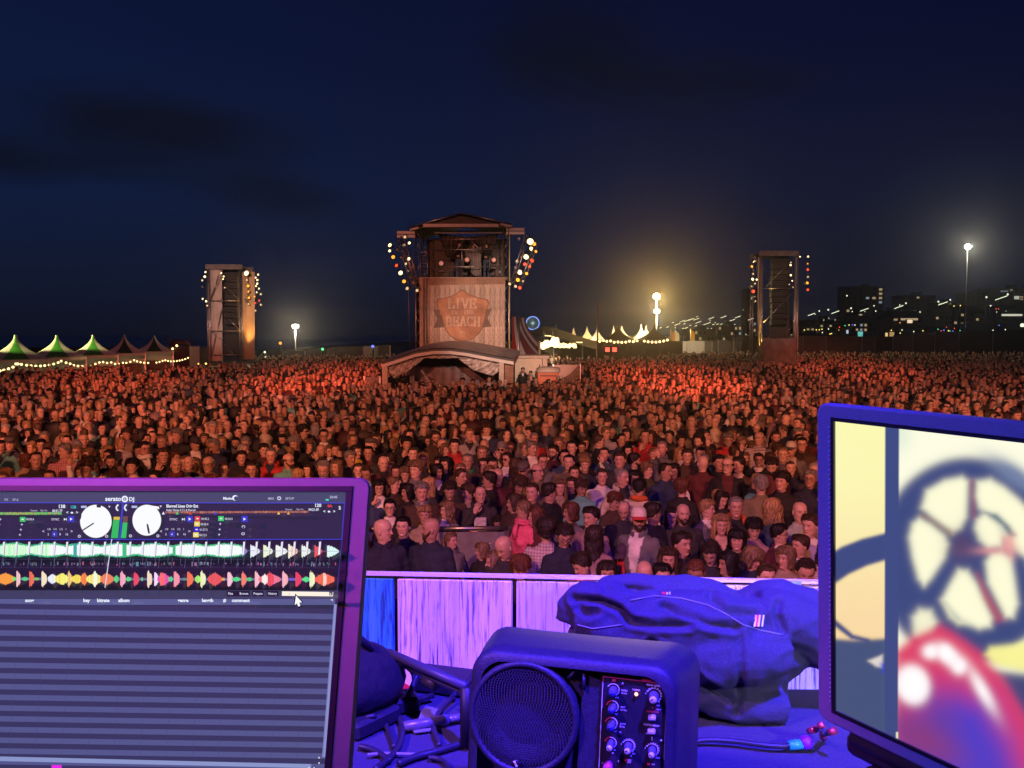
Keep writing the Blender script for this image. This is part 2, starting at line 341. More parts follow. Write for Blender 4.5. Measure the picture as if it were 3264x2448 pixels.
def make_body(L, Rr, female=False, yaw=0.0, pitch=0.0, lean=0.0, bulk=1.0, nose=1.0, jaw=0.0, collar='round'):
 """One person of 1.75 m facing -y: a voxel-fused clothed body with neck, head and hands in one mesh. Returns a dict."""
 m = MB(); sw = (.168 if female else .192) * (1 + (bulk - 1) * .5)
 rows = [(1.520, .062, .058, .018), (1.49, .085, .066, .018), (1.462, .130, .078, .016), (1.435, sw - .012, .094, .012), (1.39, sw, .108, .008), (1.30, sw * .96, .122, 0), (1.22, sw * .90, .120 if not female else .128, -.004),
   (1.10, sw * (.86 if not female else .80), .112, 0), (1.00, sw * .88, .118, 0), (.92, sw * (.92 if not female else 1.02), .130, .004), (.84, sw * (.88 if not female else .98), .130, .004), (.78, .12, .09, 0)]
 n = 20; vs = []; fs = []
 for (z, a, b, y0) in rows:
  bb = b * bulk if z < 1.44 else b; aa = a * (1 + (bulk - 1) * (.8 if z < 1.3 else .3))
  for j in range(n):
   t = 2 * math.pi * j / n; k = (abs(math.cos(t)) ** 2.4 + abs(math.sin(t)) ** 2.4) ** (-1 / 2.4)
   vs.append((aa * math.cos(t) * k, y0 + bb * math.sin(t) * k, z))
 for i in range(len(rows) - 1):
  for j in range(n): fs.append((i * n + j, (i + 1) * n + j, (i + 1) * n + (j + 1) % n, i * n + (j + 1) % n))
 fs += [tuple(range(n)), tuple((len(rows) - 1) * n + j for j in range(n))[::-1]]
 m.add(vs, fs)
 if female:
  for s in (-1, 1): m.ball((s * .075, -.085, 1.275), (.070, .062, .068), 10, 8)
 hands = []; wrists = []
 for s, nm in ((1, L), (-1, Rr)):
  e, w, hd, pf, cu = ARM[nm]; sh = Vector((s * (sw - .028), .012, 1.405)); e = Vector((s * (e[0] + sw - .19), e[1], e[2])); w = Vector((s * w[0], w[1], w[2]))
  if nm == 'fold' and s < 0: w = w + Vector((0, .035, -.045)); 
  g = 1.0 if not female else .88
  mid = sh.lerp(e, .5); m.tube([sh, mid, e, e.lerp(w, .45), w], [.064 * g, .058 * g, .050 * g, .046 * g, .036 * g], 10)
  m.ball(sh, .066 * g, 10, 8); m.ball(e, .050 * g, 8, 6)
  z = -Vector((s * hd[0], hd[1], hd[2])).normalized(); y = -Vector((s * pf[0], pf[1], pf[2])); y = (y - z * y.dot(z)).normalized(); x = y.cross(z)
  Mh = Matrix((x, y, z)).transposed(); hv, hf = hand_geo(cu, .10, s * (1 if nm not in ('down', 'pocket') else -1))
  hands.append(([Mh @ v * (1.0 if not female else .9) + w for v in hv], hf)); wrists.append((e, w))
 for s in (-1, 1):
  m.tube([(s * .088, .0, .90), (s * .098, -.008, .52), (s * .10, .02, .12), (s * .10, .02, .06)], [.092, .070, .060, .055], 12)
  m.ball((s * .105, -.035, .052), (.048, .130, .045), 10, 6)
 me = m.mesh('body', M_CLOTH); tmp = bpy.data.objects.new('body', me); C.objects.link(tmp)
 md = tmp.modifiers.new('fuse', 'REMESH'); md.mode = 'VOXEL'; md.voxel_size = VOX
 ms = tmp.modifiers.new('relax', 'SMOOTH'); ms.factor = .6; ms.iterations = 3
 ev = eval_mesh(tmp); bpy.data.objects.remove(tmp)
 nv = len(ev.vertices); v = np.empty(nv * 3); ev.vertices.foreach_get('co', v); v = v.reshape(-1, 3)
 nn = np.empty(nv * 3); ev.vertices.foreach_get('normal', nn); nn = nn.reshape(-1, 3)
 faces = [tuple(p.vertices) for p in ev.polygons]; bpy.data.meshes.remove(ev)
 fold = np.array([mnoise.noise(Vector((p[0] * 9, p[1] * 9, p[2] * 15))) + .6 * mnoise.noise(Vector((p[0] * 22, p[1] * 22, p[2] * 30))) for p in v])
 amp = np.where(v[:, 2] < .1, 0, .010); v = v + nn * (fold * amp)[:, None]
 x, y, z = v.T
 mask = np.zeros((nv, 4)); mask[:, 3] = 1
 if collar == 'open': inner = (y < 0) & (np.abs(x) < np.interp(z, [1.0, 1.10, 1.45, 1.52], [0.0, .03, .075, .09])) & (z > 1.0)
 elif collar == 'vee': inner = (y < .0) & (np.abs(x) < np.interp(z, [1.36, 1.50], [0.0, .085])) & (z > 1.36)
 else: inner = np.zeros(nv, bool)
 arm = np.zeros(nv, bool); fore = np.zeros(nv, bool)
 for e, w in wrists:
  for (a, b, r, isf) in ((Vector((math.copysign(sw - .028, e.x), .012, 1.405)), e, .085, False), (e, w, .075, True)):
   a_, b_ = np.array(a), np.array(b); ab = b_ - a_; t = np.clip(((v - a_) @ ab) / (ab @ ab), 0, 1)
   dd = np.linalg.norm(v - (a_ + t[:, None] * ab), axis=1); hit = dd < r; arm |= hit
   if isf: fore |= dd < .058
 inner &= ~fore
 mask[inner, 0] = 1; mask[(z < .93) & ~arm, 1] = 1; mask[fore, 2] = 1
 hv, hf, ht = head_mesh(nose, jaw)
 sc = .89 if female else .925
 Hm = Matrix.Translation((0, .004, 1.640)) @ Matrix.Rotation(yaw, 4, 'Z') @ Matrix.Rotation(pitch, 4, 'X') @ Matrix.Scale(sc, 4)
 H4 = np.array(Hm); hw = hv @ H4[:3, :3].T + H4[:3, 3]
 k = np.clip((-.11 - hv[:, 2]) / .07, 0, 1)[:, None]; foot = hv * [1, 1, 1] + [0, .010, 1.640]; hw = hw * (1 - k) + foot * k
 allv = [v, hw]; allf = list(faces); mi = [0] * len(faces); off = nv; tint = [np.ones((nv, 4)), ht]; masks = [mask, np.zeros((len(hw), 4))]
 allf += [tuple(i + off for i in q) for q in hf]; mi += [1] * len(hf); off += len(hw)
 parts = {'skin': [(hw, hf, ht)]}
 for gv, gf in hands:
  gv = np.array([tuple(p) for p in gv]); allv.append(gv); allf += [tuple(i + off for i in q) for q in gf]; mi += [1] * len(gf); off += len(gv)
  tint.append(np.ones((len(gv), 4))); masks.append(np.zeros((len(gv), 4))); parts['skin'].append((gv, gf, np.ones((len(gv), 4))))
 allv = np.concatenate(allv)
 if lean:
  def ln(a): a = a.copy(); k = np.clip((a[:, 2] - .95) / .8, 0, 1); a[:, 1] -= lean * k ** 1.3; return a
  allv = ln(allv); v = ln(v); parts['skin'] = [(ln(a), b, c) for a, b, c in parts['skin']]
  Hm = Matrix.Translation((0, -lean * .86 ** 1.3, 0)) @ Hm
 me = bpy.data.meshes.new('person'); me.from_pydata(allv.tolist(), [], allf); me.materials.append(M_CLOTH); me.materials.append(M_SKIN)
 me.polygons.foreach_set('material_index', mi); me.polygons.foreach_set('use_smooth', [True] * len(allf))
 a = me.attributes.new('tint', 'FLOAT_COLOR', 'POINT'); a.data.foreach_set('color', np.concatenate(tint).ravel())
 a = me.attributes.new('mask', 'FLOAT_COLOR', 'POINT'); a.data.foreach_set('color', np.concatenate(masks).ravel())
 me.update()
 parts['body'] = (v, faces, mask)
 return dict(mesh=me, head=Hm, parts=parts, female=female)
def sstep(x, a, b): t = np.clip((x - a) / (b - a), 0, 1); return t * t * (3 - 2 * t)
HAIR = {  # front line z, side line z, back line z, thickness, flare of the hanging part, waviness
 'short': dict(f=.068, s=.012, b=-.062, t=.013, tt=.020, wav=.006),
 'crop': dict(f=.074, s=.010, b=-.055, t=.0065, tt=.009, wav=.003),
 'stubble': dict(f=.080, s=.012, b=-.050, t=.0025, tt=.0025, wav=.001),
 'receding': dict(f=.090, s=.012, b=-.062, t=.011, tt=.008, wav=.004),
 'tousled': dict(f=.058, s=-.005, b=-.075, t=.020, tt=.034, wav=.013),
 'bob': dict(f=.060, s=-.100, b=-.120, t=.026, tt=.026, wav=.008, w0=48, w1=66),
 'long': dict(f=.072, s=-.27, b=-.30, t=.024, tt=.024, wav=.010, w0=52, w1=68),
 'wavy': dict(f=.068, s=-.21, b=-.23, t=.040, tt=.034, wav=.022, w0=50, w1=68),
 'fringe': dict(f=.034, s=-.09, b=-.13, t=.026, tt=.028, wav=.008, w0=50, w1=62),
 'tied': dict(f=.074, s=-.004, b=-.070, t=.010, tt=.014, wav=.003),
 'horseshoe': dict(f=.2, s=.010, b=-.060, t=.010, tt=.004, wav=.003, top=.035),
}
def make_hair(style):
 h = HAIR[style]; nc = 60; nr = 22; seed = sum(map(ord, style)) * .37
 ph = np.linspace(-np.pi, np.pi, nc, endpoint=False); a = np.abs(np.degrees(ph))
 w0, w1 = h.get('w0', 48), h.get('w1', 80)
 zb = np.where(a < w0, h['f'], 0); k = sstep(a, w0, w1)
 side = np.interp(a, [w1, 105, 180], [h['s'], lerp(h['s'], h['b'], .45), h['b']]); zb = h['f'] * (1 - k) + side * k
 zb = zb + np.array([.007 * mnoise.noise(Vector((math.cos(p) * 4, math.sin(p) * 4, seed))) + .007 * mnoise.noise(Vector((math.cos(p) * 11, math.sin(p) * 11, seed + 3))) for p in ph]) * (1 + 2.5 * (zb < -.1))
 ztop = np.full(nc, .124)
 if 'top' in h: ztop = np.full(nc, h['top']); zb = np.where(a < 75, h['top'] - .002, zb)
 vs = []; fs = []
 for i in range(nr + 1):
  u = i / nr
  for j in range(nc):
   z = ztop[j] + (zb[j] - ztop[j]) * (u ** (1.0 if zb[j] > 0 else .85)); 
   zz = max(z, -.02); tk = h['tt'] if z > .06 else h['t']; tk = lerp(h['t'], h['tt'], float(sstep(z, .0, .08)))
   edge = min(1, (1 - u) * 6 + .15) if zb[j] > -.09 else min(1, (1 - u) * 5 + .35)
   if 'top' in h: edge *= min(1, u * 5 + .1)
   ex = tk * edge; zc = min(zz, .1160)
   X, Y = head_surf(ph[j], zc, ex)
   if z > .1160 - 1e-6:   # crown cap closes towards a point
    q = max(0, (.124 - z) / .008); X, Y = X * (.15 + .85 * q), Y * (.15 + .85 * q)
   zo = z + tk * .9 * float(sstep(z, .05, .118)) * edge
   if z < -.02:
    hang = (-.02 - z); X *= 1 + hang * .35; Y = Y * (1 - hang * .5) + .02 * hang / .2 * (1 if Y > 0 else 0)
   wv = h['wav'] * (mnoise.noise(Vector((X * 26, Y * 26, z * 14 + seed))) + .6 * mnoise.noise(Vector((X * 60, Y * 60, z * 30 + seed)))) * min(1, edge * 1.2)
   pp = ph[j] + .35 * mnoise.noise(Vector((z * 12, seed, j * .02)))
   wv += h.get('cl', .8) * tk * mnoise.noise(Vector((math.cos(pp) * 7, math.sin(pp) * 7, z * 9 + seed))) * min(1, edge * 1.5)
   r = math.hypot(X, Y) + 1e-6; X += X / r * wv; Y += Y / r * wv
   vs.append((float(X), float(Y), float(zo)))
 for i in range(nr):
  for j in range(nc): fs.append(((i + 1) * nc + j, (i + 1) * nc + (j + 1) % nc, i * nc + (j + 1) % nc, i * nc + j))
 if 'top' not in h: fs.append(tuple(range(nc)))
 base = len(vs)       # inner side, a little inside the outer one
 for i in range(nr + 1):
  for j in range(nc):
   x, y, z = vs[(nr - i) * nc + j]; q = .80 if i else 1.0; vs.append((x * q, y * q, z - (.004 if i else 0)))
 for i in range(nr):
  for j in range(nc): fs.append((base + i * nc + j, base + i * nc + (j + 1) % nc, base + (i + 1) * nc + (j + 1) % nc, base + (i + 1) * nc + j)[::-1])
 m = MB(); m.add(vs, fs, 0, True)
 if style == 'tied': m.ball((0, .125, .03), (.036, .030, .036), 10, 8); m.tube([(0, .125, .03), (0, .155, -.03), (0, .14, -.12), (0, .13, -.17)], [.022, .028, .022, .008], 8)
 rs = random.Random(len(style) * 7); nst = {'stubble': 0, 'horseshoe': 200, 'crop': 420}.get(style, 1150)      # loose strands
 for _ in range(nst):
  i = rs.randrange(1, nr - 3); j = rs.randrange(nc); L_ = rs.randint(2, 5) if style not in ('crop', 'short', 'receding') else rs.randint(1, 3); pts = []
  jj = j
  for q in range(L_ + 1):
   if i + q > nr: break
   p = Vector(vs[(i + q) * nc + int(jj) % nc]); r = math.hypot(p.x, p.y) + 1e-6; o_ = .0015 + .013 * rs.random() * (q / L_) + .002
   pts.append(Vector((p.x + p.x / r * o_, p.y + p.y / r * o_, p.z + (.004 * q / L_ if p.z > .08 else 0)))); jj += rs.choice((-.6, 0, .6)) 
  if len(pts) < 2: continue
  w_ = .0021; v_ = []; 
  for q, p in enumerate(pts):
   t_ = Vector((-p.y, p.x, 0)); t_ = t_.normalized() * w_ * (1 - .8 * q / len(pts)) if t_.length > 1e-6 else Vector((w_, 0, 0)); v_ += [p - t_, p + t_]
  m.add(v_, [(2 * q, 2 * q + 1, 2 * q + 3, 2 * q + 2) for q in range(len(pts) - 1)])
 me = m.mesh('hair', M_HAIR); return me
HAIRMESH = {k: make_hair(k) for k in HAIR}
def simple_mesh(fn, name, mats): m = MB(); fn(m); return m.mesh(name, mats)
M_FRAME = mat('black_glasses_frame', (.015, .014, .014), .3)
def _glasses(m):
 for s in (-1, 1):
  m.tube([(s * .033 + .023 * math.cos(t), -.098 + .004 * abs(math.cos(t)), .003 + .017 * math.sin(t)) for t in np.linspace(0, 2 * math.pi, 14, endpoint=False)], .0022, 5, closed=True)
  m.tube([(s * .056, -.094, .006), (s * .080, -.03, .006), (s * .084, .02, .0)], .002, 5)
 m.tube([(-.011, -.1, .006), (.011, -.1, .006)], .002, 5)
GLASS = simple_mesh(_glasses, 'glasses', M_FRAME)
M_LENS = mat('dark_lens', (.01, .01, .012), .08)
def _shades(m):
 _glasses(m)
 for s in (-1, 1): m.ball((s * .033, -.096, .003), (.023, .004, .017), 10, 6, mi=1)
SHADES = simple_mesh(_shades, 'sunglasses', [M_FRAME, M_LENS])
def _beard(m, full=True):
 vs = []; fs = []; A = np.radians(np.linspace(-84, 84, 25)); rows = np.linspace(0, 1, 12)
 for u in rows:
  for p in A:
   a = abs(math.degrees(p)); zt = interp(a, [0, 14, 22, 45, 84], [-.073, -.072, -.048, -.052, -.0]); zb_ = interp(a, [0, 40, 84], [-.128, -.110, -.03])
   z = lerp(zt, zb_, u); e = .010 * math.sin(math.pi * min(1, max(0, u * .9 + .08))) * (1 if a < 70 else (84 - a) / 14); X, Y = head_surf(p, z, e + .0005)
   if a < 25: Y -= .005
   vs.append((float(X), float(Y), z - .006 * u))
 n = len(A)
 for i in range(len(rows) - 1):
  for j in range(n - 1): fs.append((i * n + j, i * n + j + 1, (i + 1) * n + j + 1, (i + 1) * n + j)[::-1])
 m.add(vs, fs, 0, True)
 m.tube([(-.026, -.088, -.064), (-.014, -.096, -.052), (0, -.098, -.050), (.014, -.096, -.052), (.026, -.088, -.064)], [.003, .005, .0045, .005, .003], 6)
BEARD = simple_mesh(_beard, 'beard', M_HAIR)
def cap_mats(name, c): return mat(name, c, .8, noise=.15, nscale=30)
def _cap(m):
 pr = [(.002, .136), (.03, .134), (.06, .124), (.08, .102), (.090, .07), (.093, .045), (.094, .036)]; n = 20; vs = []
 for r, z in pr:
  for j in range(n):
   t = 2 * math.pi * j / n; vs.append((r * .95 * math.cos(t), r * 1.13 * math.sin(t) + .004, z))
 fs = [(i * n + j, (i + 1) * n + j, (i + 1) * n + (j + 1) % n, i * n + (j + 1) % n) for i in range(len(pr) - 1) for j in range(n)]
 m.add(vs, fs, 0, True); vs = []; k = 12      # visor
 for i in range(5):
  for j in range(k + 1):
   t = math.pi * (j / k) ; r0 = .086; u = i / 4
   vs.append((r0 * math.cos(t) * (1 - .1 * u), -(.045 + .055 * math.sin(t)) - u * .082 * math.sin(t) ** .7, .046 - .018 * u - .010 * math.cos(t) ** 2))
 fs = [(i * (k + 1) + j, i * (k + 1) + j + 1, (i + 1) * (k + 1) + j + 1, (i + 1) * (k + 1) + j) for i in range(4) for j in range(k)]
 m.add(vs, fs, 1, True); m.add([(x, y, z - .004) for x, y, z in vs], [q[::-1] for q in fs], 1, True)
def _beanie(m):
 pr = [(.002, .150), (.04, .144), (.07, .126), (.088, .09), (.094, .05), (.095, .03), (.099, .03), (.099, .052), (.092, .055)]; n = 20; vs = []
 for r, z in pr:
  for j in range(n):
   t = 2 * math.pi * j / n; vs.append((r * .92 * math.cos(t), r * 1.06 * math.sin(t) + .006, z + .012 * math.sin(t) * -1))
 m.add(vs, [(i * n + j, (i + 1) * n + j, (i + 1) * n + (j + 1) % n, i * n + (j + 1) % n) for i in range(len(pr) - 1) for j in range(n)], 0, True)
def _flatcap(m):
 m.ball((0, -.008, .082), (.096, .118, .052), 18, 8); m.ball((0, -.098, .058), (.062, .050, .010), 14, 6)
 m.ball((0, .0, .05), (.088, .104, .03), 16, 6)
CAPS = {}
def cap_mesh(kind, c1, c2=None):
 k = (kind, c1, c2)
 if k not in CAPS:
  a = cap_mats('hat_cloth_%d' % len(CAPS), c1); b = cap_mats('visor_cloth_%d' % len(CAPS), c2 or c1)
  CAPS[k] = simple_mesh({'cap': _cap, 'beanie': _beanie, 'flat': _flatcap}[kind], {'cap': 'baseball_cap', 'beanie': 'beanie', 'flat': 'flat_cap'}[kind], [a, b])
 return CAPS[k]
def attr_cloth(): return M_CLOTH
def _collar(m):      # turned-up jacket collar
 n = 22; A = np.radians(np.linspace(18, 342, n)); vs = []
 for (r, z, t) in ((.080, 1.475, 0), (.090, 1.505, 0), (.084, 1.555, 0), (.078, 1.553, 0), (.076, 1.50, 0)):
  for a in A: vs.append((r * math.sin(a) * 1.02, .012 - r * math.cos(a) * .92, z - .035 * (1 + math.cos(a)) / 2))
 m.add(vs, [(i * n + j, (i + 1) * n + j, (i + 1) * n + j + 1, i * n + j + 1) for i in range(4) for j in range(n - 1)], 0, True)
def _hood(m):
 n = 20; A = np.radians(np.linspace(38, 322, n)); vs = []; pr = ((.085, 1.47), (.115, 1.49), (.125, 1.525), (.108, 1.555), (.085, 1.54), (.078, 1.50))
 for (r, z) in pr:
  for a in A:
   back = (1 - math.cos(a)) / 2; vs.append((r * math.sin(a) * (.9 + .15 * back), .015 - r * math.cos(a) * (.72 + .42 * back), z - .045 * (1 - back)))
 m.add(vs, [(i * n + j, (i + 1) * n + j, (i + 1) * n + j + 1, i * n + j + 1) for i in range(len(pr) - 1) for j in range(n - 1)], 0, True)
def _scarf(m):
 for k, (r, z) in enumerate(((.088, 1.525), (.094, 1.498))):
  m.tube([(r * math.sin(t), .008 - r * math.cos(t), z + .008 * math.sin(3 * t + k)) for t in np.linspace(0, 2 * math.pi, 20, endpoint=False)], .021, 7, closed=True)
 m.tube([(.02, -.10, 1.50), (.03, -.135, 1.42), (.03, -.14, 1.32)], [.022, .030, .030], 7)
ACC = {'collar': simple_mesh(_collar, 'collar', M_CLOTH), 'hood': simple_mesh(_hood, 'hood', M_CLOTH), 'scarf': simple_mesh(_scarf, 'scarf', M_CLOTH)}
VAR = {}
def V_(key, *a, **k): VAR[key] = make_body(*a, **k)
V_('m_front', 'down', 'down', jaw=.08, bulk=1.05)
V_('m_open_left', 'pocket', 'pocket', yaw=-.45, jaw=.1, bulk=1.1, collar='open', lean=.03)
V_('m_open_right', 'down', 'pocket', yaw=.5, jaw=.05, nose=1.2, collar='open')
V_('m_fold', 'fold', 'fold', yaw=.15, pitch=.12, jaw=.1, bulk=1.12, collar='vee')
V_('m_profile_left', 'clasp', 'clasp', yaw=-1.05, jaw=.08, nose=1.15, bulk=1.15)
V_('m_profile_right', 'down', 'clasp', yaw=1.0, jaw=.05, nose=1.1)
V_('m_face', 'fold', 'face', yaw=.2, jaw=.04, lean=.05)
V_('m_phone', 'phone', 'down', yaw=.1, pitch=-.12, collar='vee')
V_('m_down', 'clasp', 'down', yaw=-.2, pitch=.42, lean=.06)
V_('f_front', 'fold', 'down', female=True, yaw=-.12, collar='vee')
V_('f_left', 'down', 'clasp', female=True, yaw=-.7, collar='open')
V_('f_right', 'pocket', 'down', female=True, yaw=.65, collar='vee')
V_('f_face', 'fold', 'face', female=True, yaw=.1, pitch=.1, collar='open')
V_('f_clap', 'clap', 'clap', female=True, yaw=.2, pitch=-.08)
V_('f_down', 'clasp', 'clasp', female=True, yaw=.5, pitch=.3, lean=.05)
V_('m_raise', 'raise', 'down', yaw=-.1, pitch=-.05)
COLS = dict(black=(.012, .012, .014), charcoal=(.03, .03, .034), navy=(.014, .02, .05), darkblue=(.02, .035, .09), grey=(.13, .13, .14), lightgrey=(.30, .30, .31), brown=(.06, .035, .022),
   olive=(.05, .055, .03), maroon=(.09, .018, .022), red=(.42, .03, .03), white=(.72, .70, .66), cream=(.55, .48, .36), teal=(.13, .38, .34), green=(.03, .25, .12), orange=(.65, .14, .03),
   pink=(.75, .12, .22), beige=(.33, .26, .18), blue=(.05, .12, .35), denim=(.05, .08, .15), yellow=(.6, .45, .05), purple=(.16, .06, .2), khaki=(.17, .14, .09), mauve=(.30, .19, .21))
HCOL = dict(black=(.012, .010, .009), dark=(.028, .018, .013), brown=(.065, .038, .022), auburn=(.13, .05, .025), blond=(.42, .28, .13), sandy=(.24, .16, .085), grey=(.26, .25, .24), white=(.5, .49, .47))
SKINS = [(.56, .36, .27), (.62, .41, .31), (.50, .31, .22), (.58, .35, .27), (.44, .27, .19)]
N_PEOPLE = []
def person(var, x, y, rz=0.0, h=1.75, hair='short', hc='brown', shirt='black', inner='white', trousers='denim', skin=0, acc=(), pattern=0, bare=0, label=None, z=0.0, group='audience standing in front of the stage'):
 v = VAR[var]; s = h / 1.75
 o = bpy.data.objects.new('person', v['mesh']); link(o); o.location = (x, y, z); o.rotation_euler = (0, 0, rz); o.scale = (s * (1 + .03 * math.sin(x * 9)), s, s)
 col = lambda c: COLS[c] if isinstance(c, str) else c
 hcol = HCOL[hc]
 props = dict(shirt=col(shirt), inner=col(inner), trousers=col(trousers), skin=SKINS[skin % 5], hair=hcol, bare=float(bare),
     pattern=((0, 0, 0), (1, 0, 1), (0, 1, .75))[pattern])
 def setp(q, **over):
  for k, val in {**props, **over}.items(): q[k] = val
 setp(o); Hm = v['head']
 if any(isinstance(a, tuple) and a[0] in ('cap', 'beanie', 'flat') for a in acc) and hair in ('short', 'tousled', 'crop', 'receding', 'horseshoe'): hair = 'stubble'
 if hair and hair != 'bald':
  q = put(HAIRMESH[hair], 'hair', o); q.matrix_local = Hm; setp(q)
 for a in acc:
  if a == 'glasses': q = put(GLASS, 'glasses', o); q.matrix_local = Hm
  elif a == 'sunglasses': q = put(SHADES, 'sunglasses', o); q.matrix_local = Hm
  elif a == 'beard': q = put(BEARD, 'beard', o); q.matrix_local = Hm; setp(q)
  elif a in ACC: q = put(ACC[a], a, o); setp(q, pattern=(0, 0, 0)) if a != 'scarf' else setp(q, shirt=props['inner'], pattern=(0, 0, 0))
  elif isinstance(a, tuple) and a[0] in ('cap', 'beanie', 'flat'): q = put(cap_mesh(*a), {'cap': 'baseball_cap', 'beanie': 'beanie', 'flat': 'flat_cap'}[a[0]], o); q.matrix_local = Hm
  elif isinstance(a, tuple) and a[0] in ACC: q = put(ACC[a[0]], a[0], o); setp(q, shirt=col(a[1]), pattern=(0, 0, 0))
 tag(o, label, 'person', group); N_PEOPLE.append(o); return o
PLACED = []     # (x, y, radius)
def stand(px, py, h, rz, var, label, **k):
 v = VAR[var]; s = h / 1.75; hz = (v['head'].translation.z + .002) * s; p = Pg(px, py, hz); off = v['head'].translation * s
 c, sn = math.cos(rz), math.sin(rz); ox, oy = off.x * c - off.y * sn, off.x * sn + off.y * c
 x, y = p.x - ox, p.y - oy
 PLACED.append((x, y)); return person(var, x, y, rz, h, label=label, skin=int(px * 7 + py) % 5, **k)
def A7(zx, zy): return 345.1 + zx / 8.813, 439.2 + zy / 8.813
def A8(zx, zy): return 580.4 + zx / 8.813, 439.2 + zy / 8.813
T_ = 1
